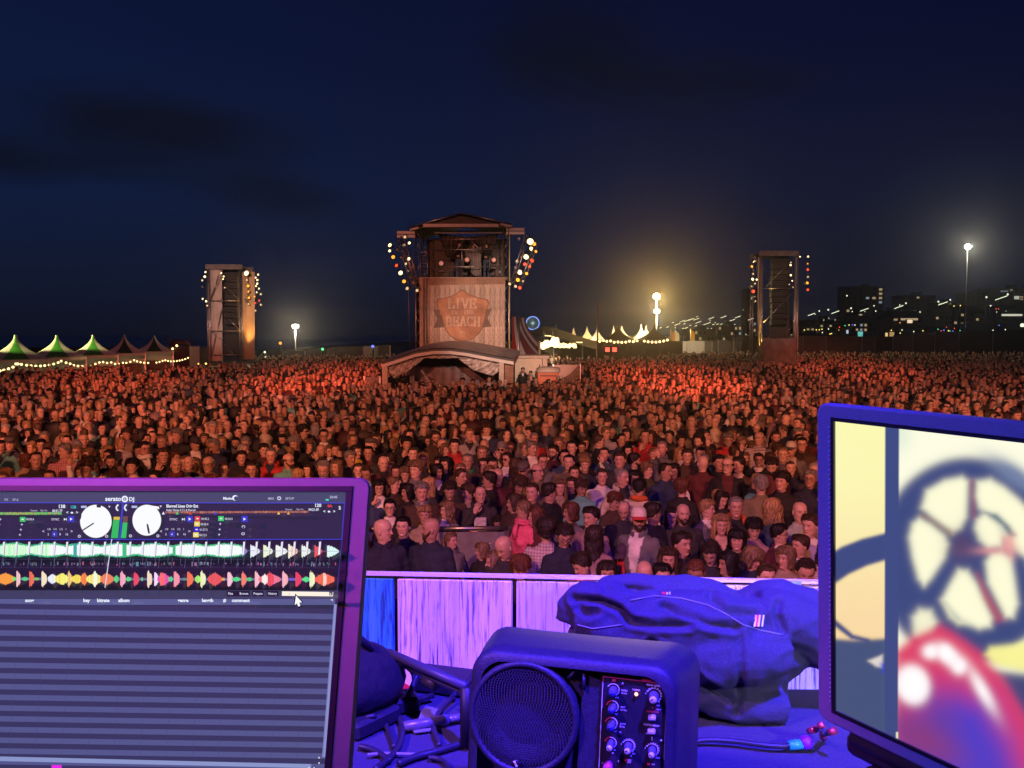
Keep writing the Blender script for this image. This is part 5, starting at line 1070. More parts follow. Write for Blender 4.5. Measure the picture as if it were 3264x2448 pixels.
M_CREAMP = mat('cream_painted_post', (.52, .46, .38), .6, noise=.15, nscale=5); M_BRN = mat('brown_wood_post', (.24, .13, .09), .7, noise=.3, nscale=6)
post(178, 222, 1340, SD - .2, 'post', M_CREAMP); post(1142, 1182, 1330, SD - .2, 'post', M_CREAMP); post(1188, 1262, 1300, SD + .1, 'post', M_BRN); post(405, 445, 1360, SD + 1.5, 'post', M_GREY)
def swagt(top, bot, y, material, nm='clear_swag', seed=0):
 def f(m):
  n = 22; k = 9; vs = []
  for i in range(k + 1):
   for j in range(n + 1):
    u = j / n; a = T4(lerp(top[0][0], top[1][0], u), np.interp(lerp(top[0][0], top[1][0], u), [p[0] for p in arch], [p[1] + 48 for p in arch]), y); bx = np.interp(u, [q[0] for q in bot], [q[1] for q in bot]); by = np.interp(u, [q[0] for q in bot], [q[2] for q in bot])
    p = a.lerp(T4(bx, by, y), i / k); p.y += .09 * math.sin(u * 24 + i * 1.1 + seed) + .05 * math.sin(u * 57 - i * 2); vs.append(p)
  m.add(vs, [(i * (n + 1) + j, i * (n + 1) + j + 1, (i + 1) * (n + 1) + j + 1, (i + 1) * (n + 1) + j) for i in range(k) for j in range(n)], 0, True)
 mkt(nm, f, material)
swagt([(222, 0), (530, 0)], [(0, 222, 1390), (.18, 270, 1470), (.55, 400, 1400), (1, 530, 1300)], SD + .1, M_GLOSSTARP)
swagt([(530, 0), (800, 0)], [(0, 530, 1300), (.5, 660, 1305), (1, 800, 1300)], SD + .1, M_GLOSSTARP, seed=2)
swagt([(790, 0), (1150, 0)], [(0, 800, 1300), (.4, 930, 1400), (.8, 1090, 1448), (1, 1150, 1400)], SD + .1, M_GLOSSTARP, seed=4)
mkt('back_sheet', lambda m: swag(m, [((440, 1290), (1160, 1290)), ((440, 1640), (1160, 1640))], SD + 2.9, 1), mat('mauve_back_sheet', (.20, .155, .17), .5, noise=.3, nscale=3))
mkt('side_sheet', lambda m: m.box((T4(205, 1400, SD).x - .02, SD + 1.5, .9), (.03, 3.0, 1.8)), M_GREY)
swp = lambda a, b: None
mkt('hanging_sheet', lambda m: m.tube([T4(500, 1400, SD + 1), T4(560, 1490, SD + .9), T4(650, 1530, SD + .8), T4(760, 1535, SD + .8)], [.05, .08, .09, .03], 7), M_GLOSSTARP)
def panel_at(name, zx0, zx1, zy0, y, material, label, cat='fence', th=.06, **kw):
 a = T4(zx0, zy0, y); b_ = T4(zx1, zy0, y); e = empty(name, ((a.x + b_.x) / 2, y, 0), 0, label=label, cat=cat)
 m = MB(); m.box((0, 0, a.z / 2), (b_.x - a.x, th, a.z)); m.build('board', material, e)
 for s in (-1, 1): mm = MB(); mm.box((s * (b_.x - a.x) / 2, -.02, a.z / 2), (.07, th + .06, a.z + .05)); mm.build('post', M_ALU, e)
 return e
panel_at('site_fence', 30, 160, 1455, SD + .3, M_GREY, 'low grey board fence joining the left side of the arched tent')
for i, (zx, zy, y) in enumerate(((510, 1520, 34.0), (840, 1490, 34.2), (925, 1500, 34.0), (1060, 1475, 34.6))):
 q = T4(zx, zy, y); hh = q.z / 1.64 * 1.75
 person(('m_front', 'm_open_left', 'm_front', 'm_open_right')[i], q.x, y, random.uniform(-.4, .4), min(2.0, hh), z=max(0, q.z - min(2.0, hh) * 1.64 / 1.75), shirt='black', hair='short', hc='dark', label=('man in black at the left of the arched tent mouth', 'man in black before the middle of the arched tent', 'second man in black before the middle, grey neighbour right', 'man in black standing tall at the right of the tent mouth')[i], group='crew at the arched tent')
cab = empty('white_cabin', (T4(1380, 1300, 41).x, 42, 0), label='white site cabin behind the orange toilet', cat='cabin'); co_ = cab.location
def mc_(name, fn, mats): return mk(name, fn, mats, cab, co_.copy())
cz = T4(1380, 1300, 41).z; ca0, ca1 = T4(1275, 0, 41).x, T4(1500, 0, 41).x
mc_('wall', lambda m: m.box(((ca0 + ca1) / 2, 42.2, cz / 2), (ca1 - ca0, 2.4, cz)), mat('cabin_white', (.60, .52, .40), .6, noise=.1, nscale=4))
mc_('roof_edge', lambda m: m.box(((ca0 + ca1) / 2 + .1, 42.15, cz + .06), (ca1 - ca0 + .5, 2.6, .12)), M_CREAMP)
mc_('corner_post', lambda m: m.box((ca1 + .14, 41.0, cz / 2), (.22, .2, cz)), M_CREAMP)
mc_('door_gap', lambda m: m.box((ca1 - .12, 40.985, cz * .72), (.06, .03, cz * .3)), M_BLACK)
mc_('threshold_bar', lambda m: m.box((ca1 - .25, 40.97, T4(0, 1530, 41).z), (.9, .05, .06)), M_BLACK)
def toilet():
 y = 39.2; a, b = T4(1465, 1420, y), T4(1642, 1420, y); w = b.x - a.x; zt_ = a.z; e = empty('portable_toilet', ((a.x + b.x) / 2, y + .5, 0), R_(-3), label='orange portable toilet with pale domed roof and label plate', cat='toilet')
 M_OR = mat('orange_plastic', (.62, .12, .035), .45, noise=.12, nscale=5)
 m = MB(); m.box((0, 0, zt_ / 2), (w, w, zt_), bevel=.03); m.build('body', M_OR, e)
 m = MB(); m.box((0, -w / 2 - .012, zt_ * .46), (w * .74, .02, zt_ * .84), bevel=.008); m.build('door', mat('orange_door', (.68, .14, .04), .45), e)
 m = MB(); m.lathe([(.55 * w, 0), (.54 * w, .07), (.46 * w, .20), (.25 * w, .26), (.01, .27)], (0, 0, zt_), 16); m.v = [(max(-.56 * w, min(.56 * w, x * 1.25)), max(-.56 * w, min(.56 * w, y_ * 1.25)), z) for x, y_, z in m.v]; m.build('roof', mat('milky_roof', (.55, .48, .42), .5), e)
 m = MB()
 for i in range(9): m.box((-w * .36 + i * w * .09, -w / 2 - .03, zt_ - .14), (w * .06, .012, .07))
 m.build('vent_slots', M_BLACK, e)
 m = MB(); m.box((0, -w / 2 - .030, zt_ - .60), (w * .5, .01, .30)); pl = m.build('sign_plate', mat('cream_sign', (.55, .45, .33), .5), e)
 v, f = text_polys('Boels', .20, 'CENTER', .004); m = MB(); m.add([(x, -w / 2 - .038, zt_ - .60 + z) for x, z, _ in v], f); m.build('lettering', mat('dark_letter', (.08, .03, .02), .6), e)
 m = MB(); m.box((0, -w / 2 - .038, zt_ - .70), (w * .36, .004, .03)); m.build('lettering', mat('dark_letter', (.08, .03, .02), .6), e)
 m = MB(); m.box((w * .3, -w / 2 - .035, zt_ * .42), (.04, .03, .14), bevel=.008); m.build('handle', M_BLACK, e)
toilet()
rf = panel_at('site_fence', 1590, 1812, 1355, 43.5, mat('white_board_lit_red', (.62, .42, .36), .55, noise=.08, nscale=2), 'red lit white board fence right of the orange toilet')  # red stage light is mixed into the white board colour
def brown_gate():
 y = 42.5; e = empty('stair_side_panel', (T4(1740, 1400, y).x, y, 0), 0, label='dark brown slanting side panel before the red lit fence', cat='panel')
 pts = [(1665, 1560), (1668, 1470), (1745, 1420), (1800, 1358), (1812, 1358), (1812, 1560)]; v = [T4(a, b, y) - e.location for a, b in pts]; n = len(v); m = MB(); m.add(v + [p + Vector((0, .08, 0)) for p in v], [tuple(range(n))[::-1], tuple(range(n, 2 * n))] + [(i, (i + 1) % n, n + (i + 1) % n, n + i) for i in range(n)]); m.build('panel', M_BRN, e)
brown_gate()
q = T4(1340, 1440, 39.5); person('m_phone', q.x, 39.5, 0, 1.8, z=max(0., T4(1340, 1400, 39.5).z - 1.69), shirt='black', hair='short', hc='black', label='stagehand in black on a step beside the orange toilet', group='crew beside the tower')
q = T4(1400, 1470, 39.8); person('m_down', q.x, 39.8, .5, 1.8, z=max(0., T4(1400, 1430, 39.8).z - 1.66), shirt='black', hair='crop', hc='black', label='stagehand in black with bowed head touching the orange toilet', group='crew beside the tower')
for zx in (1345, 1395):
 m = MB(); q = T4(zx, 1400, 39.6); m.box((q.x, 39.7, .25), (.8, .6, .5)); m.build('flight_case', M_BLACK, None, label='black flight case under the %s stagehand by the toilet' % ('phone holding' if zx == 1345 else 'bowed'), cat='case')
# ================================================================== DELAY TOWERS
def ZL(zx, zy, y): return P((600 + zx / 4.146) / 3.1875, (820 + zy / 4.146) / 3.1875, y)     # left tower places
def ZR(zx, zy, y): return P((2350 + zx / 3.95) / 3.1875, (780 + zy / 3.95) / 3.1875, y)      # right tower places
M_SCRIM = mat('beige_scrim', (.46, .38, .34), .7, noise=.18, nscale=1.2, bump=.4, bscale=3); M_SCRIM2 = mat('beige_scrim_lit_ochre', (.52, .38, .22), .7, noise=.2, nscale=1.2, bump=.4, bscale=3)  # second scrim: same cloth with ochre lamplight put into its colour
def speaker_tower(F, Y, cols, top, base, scrims, lamps, label, rails, diags, lab, cover, side):
 cx = (F(cols[0], 500, Y).x + F(cols[-1], 500, Y).x) / 2; e = empty('speaker_tower', (cx, Y + 1.2, 0), 0, label=label, cat='tower', group='speaker delay towers'); O = e.location.copy()
 def k(name, fn, m_, **kw): return mk(name, fn, m_, e, O, **kw)
 zt_ = F(cols[0], top, Y).z
 for zx in cols:
  x = F(zx, 600, Y).x
  for yy in (Y, Y + 2.4):
   def leg(m):
    for dx in (-.09, .09):
     for dy in (-.09, .09): bar(m, (x + dx, yy + dy, 0), (x + dx, yy + dy, zt_), .02, 5)
    n = 18
    for i in range(n): s = 1 if i % 2 else -1; bar(m, (x - .09 * s, yy - .09, i * zt_ / n), (x + .09 * s, yy - .09, (i + 1) * zt_ / n), .010, 4)
   k('truss_leg', leg, M_ALU)
 xa, xb = F(cols[0], 500, Y).x, F(cols[-1], 500, Y).x
 k('top_frame', lambda m: [m.box(((xa + xb) / 2, yy, zt_ + .12), (xb - xa + .35, .10, .36)) for yy in (Y, Y + 2.4)], M_GREY)
 for z in rails: k('rail', lambda m: bar(m, F(cols[0], z, Y - .1), F(cols[-1], z, Y - .1), .03), M_ALU)
 for a in diags: k('brace', lambda m: bar(m, F(a[0], a[1], Y - .15), F(a[2], a[3], Y - .15), .024), M_ALU)
 for (za, zb_, t0, t1, mm) in scrims:
  def sc(m):
   n = 8; kk = 14; vs = []
   for i in range(kk + 1):
    for j in range(n + 1):
     u = j / n; p = F(lerp(za, zb_, u), lerp(t0, t1, i / kk), Y + .35); p.y += .07 * math.cos(u * 6.3 * 1.0) + .02 * math.sin(i * 1.3 + j); p.z = max(p.z, .3); vs.append(p)
   m.add(vs, [(i * (n + 1) + j, i * (n + 1) + j + 1, (i + 1) * (n + 1) + j + 1, (i + 1) * (n + 1) + j) for i in range(kk) for j in range(n)], 0, True)
  k('scrim', sc, mm)
 q0, q1 = F((445, 420)[side], 175, Y + 1.7), F((700, 650)[side], 1300, Y + 1.7)
 k('back_sheet', lambda m: m.box(((q0.x + q1.x) / 2, Y + 1.75, (q0.z + q1.z) / 2), (q1.x - q0.x, .03, q0.z - q1.z)), M_BLACK)
 (l0, l1, lt, lb, nbx) = lab
 for i in range(nbx):
  z0 = lerp(lt, lb, i / nbx); z1 = lerp(lt, lb, (i + 1) / nbx); p = F((l0 + l1) / 2 + 6 * math.sin(i), (z0 + z1) / 2, Y + 1.0); hh = abs(F(l0, z0, Y + 1).z - F(l0, z1, Y + 1).z); ww = F(l1, z0, Y + 1).x - F(l0, z0, Y + 1).x
  k('speaker_box', lambda m: m.box((p.x, Y + 1.0 + .02 * i, p.z), (ww, .55, hh * .88), M=Matrix.Rotation(-.03 * i, 3, 'X')), M_BLACK)
 (c0, c1, ct, cb) = cover
 def cov(m):
  n = 10; kk = 6; vs = []
  for i in range(kk + 1):
   for j in range(n + 1):
    u = j / n; p = F(lerp(c0, c1, u), lerp(ct, cb, i / kk), Y - .25); p.y += .12 * mnoise.noise(Vector((u * 5, i * .8, side))) - .15 * i / kk; p.z = max(.2, p.z + .12 * mnoise.noise(Vector((u * 4, i, 3)))); vs.append(p)
  m.add(vs, [(i * (n + 1) + j, i * (n + 1) + j + 1, (i + 1) * (n + 1) + j + 1, (i + 1) * (n + 1) + j) for i in range(kk) for j in range(n)], 0, True)
 k('base_cover', cov, M_GREY)
 bz = F(c0, cb, Y - .3).z
 k('base_box', lambda m: m.box(((xa + xb) / 2, Y + 1.2, bz / 2), (xb - xa + .5, 3.0, bz)), M_BRN if side == 0 else M_GREY)
 for i, (zx, zy, kd, sz, nm) in enumerate(lamps):
  par_lamp(F(zx, zy, Y - .35 - .12 * (i % 2)), (R_(-12), 0, R_((i % 3 - 1) * 16)), kd, .082 * sz * Y / 60, '%s %s lamp on the %s edge of the %s' % (ORD[nm[1]], CWD[kd], nm[0], 'left speaker tower' if side == 0 else 'right speaker tower'), 'lamps on the speaker towers')
 for nm, zx in lampbars[side]:
  k('lamp_bar', lambda m: bar(m, F(zx, top + 40, Y - .25), F(zx, (620, 600)[side], Y - .25), .022), M_BLACK)
lampbars = {0: (('outer left', 235), ('outer right', 925), ('inner right', 790), ('inner left', 450)), 1: (('outer left', 215), ('outer right', 890), ('inner right', 680))}
def seq(nm, lst): return [(a, b, k, s, (nm, i)) for i, (a, b, k, s) in enumerate(lst)]
speaker_tower(ZL, 60.0, [268, 690], 150, 1560, [(262, 445, 165, 1370, M_SCRIM), (705, 875, 190, 1350, M_SCRIM2)],
 seq('outer left', [(230, 197, 'w', .9), (220, 258, 'w', 1.1), (185, 305, 'd', .9), (185, 390, 'o', .9), (192, 550, 'w', .7), (237, 583, 'w', .9), (252, 640, 'd', .9)]) + seq('inner left', [(438, 210, 'w', .7), (468, 255, 'w', .7), (462, 290, 'w', .7), (482, 402, 'd', .7), (447, 572, 'o', .7)]) +
 seq('inner right', [(770, 212, 'w', 2.3), (775, 300, 'd', .9), (790, 380, 'a', 1.3), (798, 455, 'a', .9), (803, 535, 'a', 1.1), (755, 570, 'o', .9), (797, 618, 'd', .8)]) + seq('outer right', [(925, 230, 'w', .8), (890, 270, 'w', .7), (916, 302, 'w', .9), (912, 350, 'w', .9), (896, 382, 'w', .7), (935, 415, 'w', .7), (905, 465, 'w', .6), (958, 488, 'd', .9), (880, 520, 'a', .8), (940, 572, 'r', .8), (885, 605, 'r', .8), (960, 628, 'd', .9), (890, 705, 'd', .8)]),
 'left speaker tower with two beige scrims, the right one lit orange', (575, 975, 1290), [(400, 240, 290, 560), (290, 560, 440, 240), (510, 400, 680, 575), (460, 740, 690, 975), (300, 975, 440, 1090), (440, 700, 310, 1280), (480, 1150, 640, 1330)], (500, 660, 250, 900, 8), (440, 740, 1400, 1540), 0)
speaker_tower(ZR, 62.0, [300, 740], 130, 1400, [(262, 308, 160, 1330, M_SCRIM2), (728, 772, 160, 1330, M_SCRIM)],
 seq('outer left', [(220, 155, 'o', .9), (218, 208, 'd', .9), (182, 275, 'a', 1.2), (205, 315, 'o', .8), (200, 368, 'd', .8), (192, 435, 'w', 1.3), (245, 440, 'w', .8), (225, 488, 'd', .7), (180, 525, 'd', .7), (202, 588, 'r', 1.6), (228, 650, 'o', .9), (228, 710, 'd', .7)]) +
 seq('inner right', [(675, 225, 'd', .7), (670, 258, 'w', .9), (672, 385, 'w', 1), (692, 455, 'w', .6), (655, 500, 'd', .6), (700, 535, 'd', .6)]) + seq('outer right', [(790, 152, 'w', .6), (892, 150, 'w', .8), (885, 240, 'a', .7), (888, 315, 'r', 1.1), (890, 405, 'd', .8), (880, 482, 'a', 1.3), (888, 568, 'r', 1.1)]),
 'right speaker tower with an open front and two narrow lit scrims', (550, 1280), [(330, 980, 700, 600), (370, 520, 730, 150), (600, 1120, 730, 990)], (430, 630, 240, 1020, 11), (320, 735, 1180, 1450), 1)
lamp("tower_uplight", "SPOT", ZL(800, 1330, 59.7), ZL(790, 300, 60.3), (1, .45, .10), 900, .05, 50, .8)
lamp('tower_uplight', 'SPOT', ZR(282, 1330, 61.7), ZR(285, 300, 62.2), (1, .55, .14), 700, .05, 50, .8)
# ================================================================== PAGODA TENTS
def ZT(zx, zy, y): return P(zx / 10.07, 313.7 + zy / 10.07, y)
def pagoda(name_label, x, y, w, h_e, h_p, mats, stripes, group, seg=10, rz=0, open_side=True, glow=None):
 e = empty('pagoda_tent', (x, y, 0), rz, label=name_label, cat='tent', group=group)
 for part in range(2):
  m = MB(); n = 32; rows = 12
  for r in range(rows):
   for j in range(n):
    if stripes and (1 if j % 8 in (2, 3, 4, 5) else 0) != part: continue
    if not stripes and part == 1: continue
    def pt(rr, jj):
     u = rr / rows; s = (1 - u) ** 1.95 * .955 + .045; a = 2 * math.pi * jj / n - math.pi / 4; c, sn = math.cos(a), math.sin(a); q = 1 / max(abs(c), abs(sn)); q = lerp(1, q, (1 - u) ** .5)
     return (w / 2 * s * c * q, w / 2 * s * sn * q, h_e + (h_p - h_e) * u)
    m.add([pt(r, j), pt(r, j + 1), pt(r + 1, j + 1), pt(r + 1, j)], [(0, 1, 2, 3)], 0, True)
  if m.v: m.build('roof' if part == 0 else 'roof_stripes', mats[part], e)
 for sx in (-1, 1):
  for sy in (-1, 1): m = MB(); m.box((sx * w / 2 * .96, sy * w / 2 * .96, h_e / 2), (.07, .07, h_e)); m.build('pole', M_ALU, e)
 m = MB()
 for s, dx, dy in ((1, 0, -1), (1, 0, 1), (1, -1, 0), (1, 1, 0)):
  m.box((dx * w / 2 * .97, dy * w / 2 * .97, h_e - .10), (w if dy else .02, .02 if dy else w, .26))
 m.build('valance', mats[0], e)
 m = MB(); m.box((0, w / 2 * .95, h_e / 2), (w * .96, .02, h_e * .96)); m.build('back_wall', mats[0], e)
 m = MB(); m.box((0, -w / 2 * .3, .5), (w * .8, .5, 1.0)); m.build('counter', M_BRN, e)
 return e
M_TW = mat('pagoda_white', (.62, .60, .55), .6, noise=.08, nscale=2); M_TG = mat('pagoda_green', (.06, .30, .035), .6); M_TK = mat('pagoda_green_unlit', (.03, .075, .03), .6)  # dark green is the same panel, darkened for the unlit tents
pk = [(155, 1.00), (570, .93), (935, .86), (1250, .80), (1550, .74)]
for i, (zx, _) in enumerate(pk):
 y = [60, 66, 72.5, 80, 89][i]; p = ZT(zx, 215, y); w = [4.0, 3.9, 3.7, 3.5, 3.6][i]
 e = pagoda(['leftmost green and white pagoda tent', 'second green and white pagoda tent from the left', 'third pagoda tent from the left, lit brightest yellow', 'fourth pagoda tent, unlit grey with a darkened green panel', 'fifth and rightmost unlit pagoda tent of the row'][i], p.x, y, w * 1.04, 1.95, p.z, (M_TW, M_TG if i < 3 else M_TK), True, 'pagoda tents along the left edge', rz=-math.atan2(p.x, y))
 if i < 3:
  lamp('tent_floodlight', 'SPOT', (p.x - 2.6, y - 2.6, 3.3), (p.x - .2, y - .4, 2.9), (1, .88, .36), 2600, .05, 40, .8)
 lamp('tent_inside_bulb', 'POINT', (p.x, y - .5, 1.8), None, (1, .75, .4), 14, .06)
def ZT_string(points, y0, y1, label, n):
 """festoon cable with a lamp every so often"""
 m = MB(); pts = []
 for i, (a, b) in enumerate(points):
  t = (a - points[0][0]) / max(1, points[-1][0] - points[0][0]); pts.append(ZT(a, b - 8, lerp(y0, y1, t)))
 e = empty('string_lights', pts[0], 0, label=label, cat='string lights', group='festoon lights along the tents')
 c = MB(); c.tube([p - pts[0] for p in pts], .015, 5); c.build('cable', M_BLACK, e)
 bm_ = MB().ball((0, 0, 0), .085, 8, 6).mesh('bulb', M_WARM)
 for p in pts: put(bm_, 'bulb', e, p - pts[0] - Vector((0, 0, .09)))
 return e
ZT_string([(-40, 585), (0, 570), (38, 562), (85, 548), (130, 532)], 55, 56, 'short string of bulbs at the far left edge', 0)
ZT_string([(160, 500), (180, 500), (215, 505), (268, 513), (312, 519), (360, 522), (408, 521), (450, 518), (495, 512), (540, 502), (585, 488), (615, 472)], 56, 62, 'string of bulbs under the first two pagoda tents', 0)
ZT_string([(665, 489), (706, 500), (742, 516), (785, 523), (828, 526)], 62, 66, 'short sagging string of five bulbs between pagoda tents', 0)
ZT_string([(922, 515), (960, 503), (1000, 488), (1038, 484), (1078, 493), (1120, 488), (1158, 503), (1195, 504), (1238, 492), (1272, 493), (1312, 482), (1350, 466), (1380, 478), (1415, 487), (1452, 492), (1492, 494)], 68, 80, 'string of bulbs under the third and fourth pagoda tents', 0)
ZT_string([(1575, 491), (1606, 484), (1637, 474), (1665, 468), (1692, 475), (1720, 479), (1750, 478), (1780, 476), (1808, 471), (1836, 465), (1865, 456), (1893, 444)], 82, 90, 'string of bulbs rising to the end of the pagoda row', 0)
for i, (zx, zy, lab_) in enumerate(((40, 652, 'red glowing sign at the far left tent'), (495, 620, 'red glowing sign under the second pagoda tent'), (705, 608, 'brightest red sign left of the third pagoda tent'))):
 p = ZT(zx, zy, 56 + i * 4); e = empty('bar_sign', p, 0, label=lab_, cat='sign', group='red signs under the tents')
 m = MB(); m.box((0, 0, 0), (.34, .06, .16)); m.build('case', M_BLACK, e); m = MB(); m.box((0, -.035, 0), (.30, .01, .10)); m.build('lit_face', mat('red_sign_face', (1, .1, .05), .4, emis=(1, .08, .05), estr=2.5), e)
 m = MB(); m.box((0, 0, -p.z / 2), (.05, .05, p.z)); m.build('post', M_BLACK, e)
rd = ZT(1850, 400, 95); e = empty('fair_booth', (rd.x, 95, 0), 0, label='small fair booth glowing red with pointed flags', cat='booth')
M_RR = mat('red_painted_roof', (.07, .008, .008), .5, noise=.2, nscale=2)
m = MB(); w = ZT(1960, 400, 95).x - ZT(1740, 400, 95).x; hz_ = ZT(1850, 330, 95).z; m.box((0, 0, hz_ / 2), (w, 3, hz_)); m.build('wall', M_RR, e)
m = MB(); m.tube([(-w / 2, -1, hz_), (-w * .2, -1, hz_ + .5), (w * .2, -1, hz_ + .45), (w / 2, -1, hz_ - .1)], [.05, .35, .35, .08], 6); m.build('roof', M_RR, e)
for s in (-1, 1): m = MB(); m.tube([(s * w / 2, -1, hz_), (s * w / 2, -1, hz_ + 1.2)], .03, 5); m.add([(s * w / 2, -1, hz_ + 1.2), (s * w / 2 + .35, -1.02, hz_ + .2), (s * w / 2, -1, hz_ + .1)], [(0, 1, 2)]); m.build('flag', M_RR, e)
for q in ((1780, 322), (1738, 353)): m = MB(); c = ZT(q[0], q[1], 93.2) - e.location; m.ball(c, .13, 8, 6); m.build('bulb', M_WARM, e)
lamp('booth_red_lamp', 'POINT', (rd.x - 2, 91.5, 3.2), None, (1, .06, .04), 7, .1)
# ================================================================== FLOODLIGHT MASTS
def mast(px, py, y, col, power, r, label, em, rm=.06, heads=1):
 top = P(px, py, y); e = empty('floodlight_mast', (top.x, y, 0), 0, label=label, cat='floodlight')
 m = MB(); m.tube([(0, 0, 0), (0, 0, top.z - .2)], [rm * 1.2, rm * .7], 8); m.build('pole', M_BLACK if top.z > 11 else M_ALU, e)
 m = MB(); m.box((0, .12, top.z), (.9, .25, .5), bevel=.04); m.build('housing', M_BLACK, e)
 m = MB(); m.ball((0, -.05, top.z), (r, .12, r * .8), 12, 8); m.build('lamp_glass', mat('flood_glass_%s' % label[:6].strip(), (1, 1, .9), .3, emis=col, estr=em), e)
 lamp('floodlight', 'POINT', (top.x, y - .6, top.z), None, col, power, .25)
mast(295.3, 326.4, 100, (1, .80, .50), 3600, .30, 'left floodlight mast shining beside the left speaker tower', 6)
mast(656.5, 296.5, 110, (1, .56, .13), 15000, .50, 'tall orange floodlight mast above the white fence', 5)
mast(656.9, 311.2, 108, (1, .84, .45), 4000, .34, 'lower warm white floodlight just under the orange one', 6)
mast(967.6, 246.7, 120, (1, .92, .66), 4800, .46, 'tallest pale floodlight high at the far right', 6)
# ================================================================== CIRCUS TENT, DARK CANOPY, WHITE PAGODAS, FENCES
def T4y(zx, zy, y): return T4(zx, zy, y)
ct = empty('big_top_tent', (T4(1290, 1290, 56).x, 58, 0), 0, label='red and white striped big top roof behind the tower', cat='tent'); co2 = ct.location.copy()
left_e = [(1249, 955), (1249, 1100), (1250, 1290)]
def stripe_path(k, n):     # k-th seam from the left wall to the eave at the right
 t = k / n; x0_, y0_ = lerp(1247, 1362, t), lerp(950, 965, t); x1_, y1_ = lerp(1200, 1478, t ** .8), 1290 - 0 * t
 if k == n: x1_, y1_ = 1480, 1160
 pts = []
 for i in range(11):
  u = i / 10; xx = x0_ + (x1_ - x0_) * (u ** 1.9 if t > .15 else u) ; yy = y0_ + (y1_ - y0_) * (u ** .95); pts.append((xx, yy))
 return pts
NS = 7
SEAM = []
for k in range(NS + 1):
 t = k / NS; top = (lerp(1249, 1362, t), lerp(955, 968, t)); bot = [(1249, 1290), (1300, 1290), (1375, 1290), (1478, 1290), (1478, 1262), (1478, 1225), (1478, 1190), (1478, 1160)][k]
 pts = []
 for i in range(13):
  u = i / 12; dx = (bot[0] - top[0]); pts.append((top[0] + dx * u ** 1.7, top[1] + (bot[1] - top[1]) * u ** .92))
 SEAM.append(pts)
for k in range(NS):
 m = MB(); vs = []; 
 for i in range(13):
  for q in (k, k + 1): a, b = SEAM[q][i]; vs.append(T4(a, b, 56 + q * .35 + i * .05) - co2)
 m.add(vs, [(2 * i, 2 * i + 1, 2 * i + 3, 2 * i + 2) for i in range(12)], 0, True)
 m.build('roof_panel', mat('big_top_white', (.55, .50, .48), .6) if k % 2 else (mat('big_top_red', (.42, .03, .03), .6) if k == 0 else mat('big_top_maroon', (.13, .03, .05), .6)), ct)
m = MB(); m.box((T4(1362, 1290, 58).x - co2.x, .8, T4(1362, 1292, 58).z / 2), (T4(1478, 0, 58).x - T4(1250, 0, 58).x, .1, T4(1362, 1292, 58).z)); m.build('side_wall', mat('big_top_maroon', (.13, .03, .05), .6), ct)
m = MB(); m.tube([T4(1478, 1160, 57) - co2, Vector((T4(1478, 1160, 57).x - co2.x, -1, 0))], .09, 6); m.build('pole', M_CREAMP, ct)
m = MB(); m.tube([T4(1305, 950, 57) - co2, Vector((T4(1305, 950, 57).x - co2.x, -1, 0))], .10, 6); m.build('king_pole', M_ALU, ct)
def Z2(zx, zy, y): return P((1700 + zx / 3.16) / 3.1875, (980 + zy / 3.16) / 3.1875, y)
e = empty('dark_canopy', (Z2(300, 300, 82).x, 85, 0), 0, label='wide dark saddle shaped canopy with globe lamps underneath', cat='canopy'); eo = e.location.copy()
rim = [(-110, 245), (0, 225), (60, 200), (130, 190), (220, 210), (330, 245), (430, 280), (540, 315), (650, 345)]
def can(m):
 n = len(rim); vs = []
 for r in range(6):
  for (a, b) in rim: vs.append(Z2(a, b + r * 17 - (6 - r) * 0, 88 - r * 2.2) - eo)
 m.add(vs, [(r * n + i, r * n + i + 1, (r + 1) * n + i + 1, (r + 1) * n + i) for r in range(5) for i in range(n - 1)], 0, True)
m = MB(); can(m); m.build('roof', mat('canopy_brown', (.11, .075, .045), .7, noise=.25, nscale=1.5), e)
for a, b in ((640, 375), (205, 300), (-60, 320), (495, 370)): m = MB(); p = Z2(a, b, 78) - eo; m.tube([p, Vector((p.x, p.y, 0))], .07, 6); m.build('pole', M_WHITE if a == 640 else M_ALU, e)
m = MB(); m.box((0, 4.5, 1.5), (26, .1, 3)); m.build('back_wall', mat('canopy_brown', (.11, .075, .045), .7), e)
for i, (a, b) in enumerate(((165, 290), (445, 352))): m = MB(); p = Z2(a, b, 79) - eo; m.tube([p - Vector((.45, 0, -.06 * (1 - i))), p + Vector((.45, 0, 0))], .05, 6); m.build('tube_lamp', M_WARM, e)
GLB = MB().ball((0, 0, 0), 1, 10, 8).mesh('globe_lamp', M_WARM)
globes = [(72, 378, .30), (100, 388, .42), (135, 368, .48), (150, 372, .34), (200, 345, .38), (238, 322, .26), (205, 316, .26), (225, 375, .38), (190, 368, .30), (245, 348, .22)]
for i, (a, b, r) in enumerate(globes):
 p = Z2(a, b, 74); o = empty('globe_lamp', p, 0, label='%s from the left of the big warm globe lamps below the canopy' % (ORD + ['x'])[i].replace('topmost', 'first'), cat='lamp', group='warm globe lamps below the dark canopy')
 q = put(GLB, 'globe', o, sc=(r * .72,) * 3); m = MB(); m.tube([(0, 0, r * .7), (0, .2, 1.3)], .02, 5); m.build('cord', M_BLACK, o)
lamp('canopy_warm_light', 'POINT', Z2(150, 400, 72), None, (1, .7, .35), 500, .5)
e = empty('string_lights', Z2(260, 390, 84), 0, label='dense strings of small bulbs right of the globe lamps', cat='string lights', group='festoon lights along the tents'); eo = e.location.copy()
sb = MB().ball((0, 0, 0), .10, 6, 5).mesh('bulb', M_WARM)
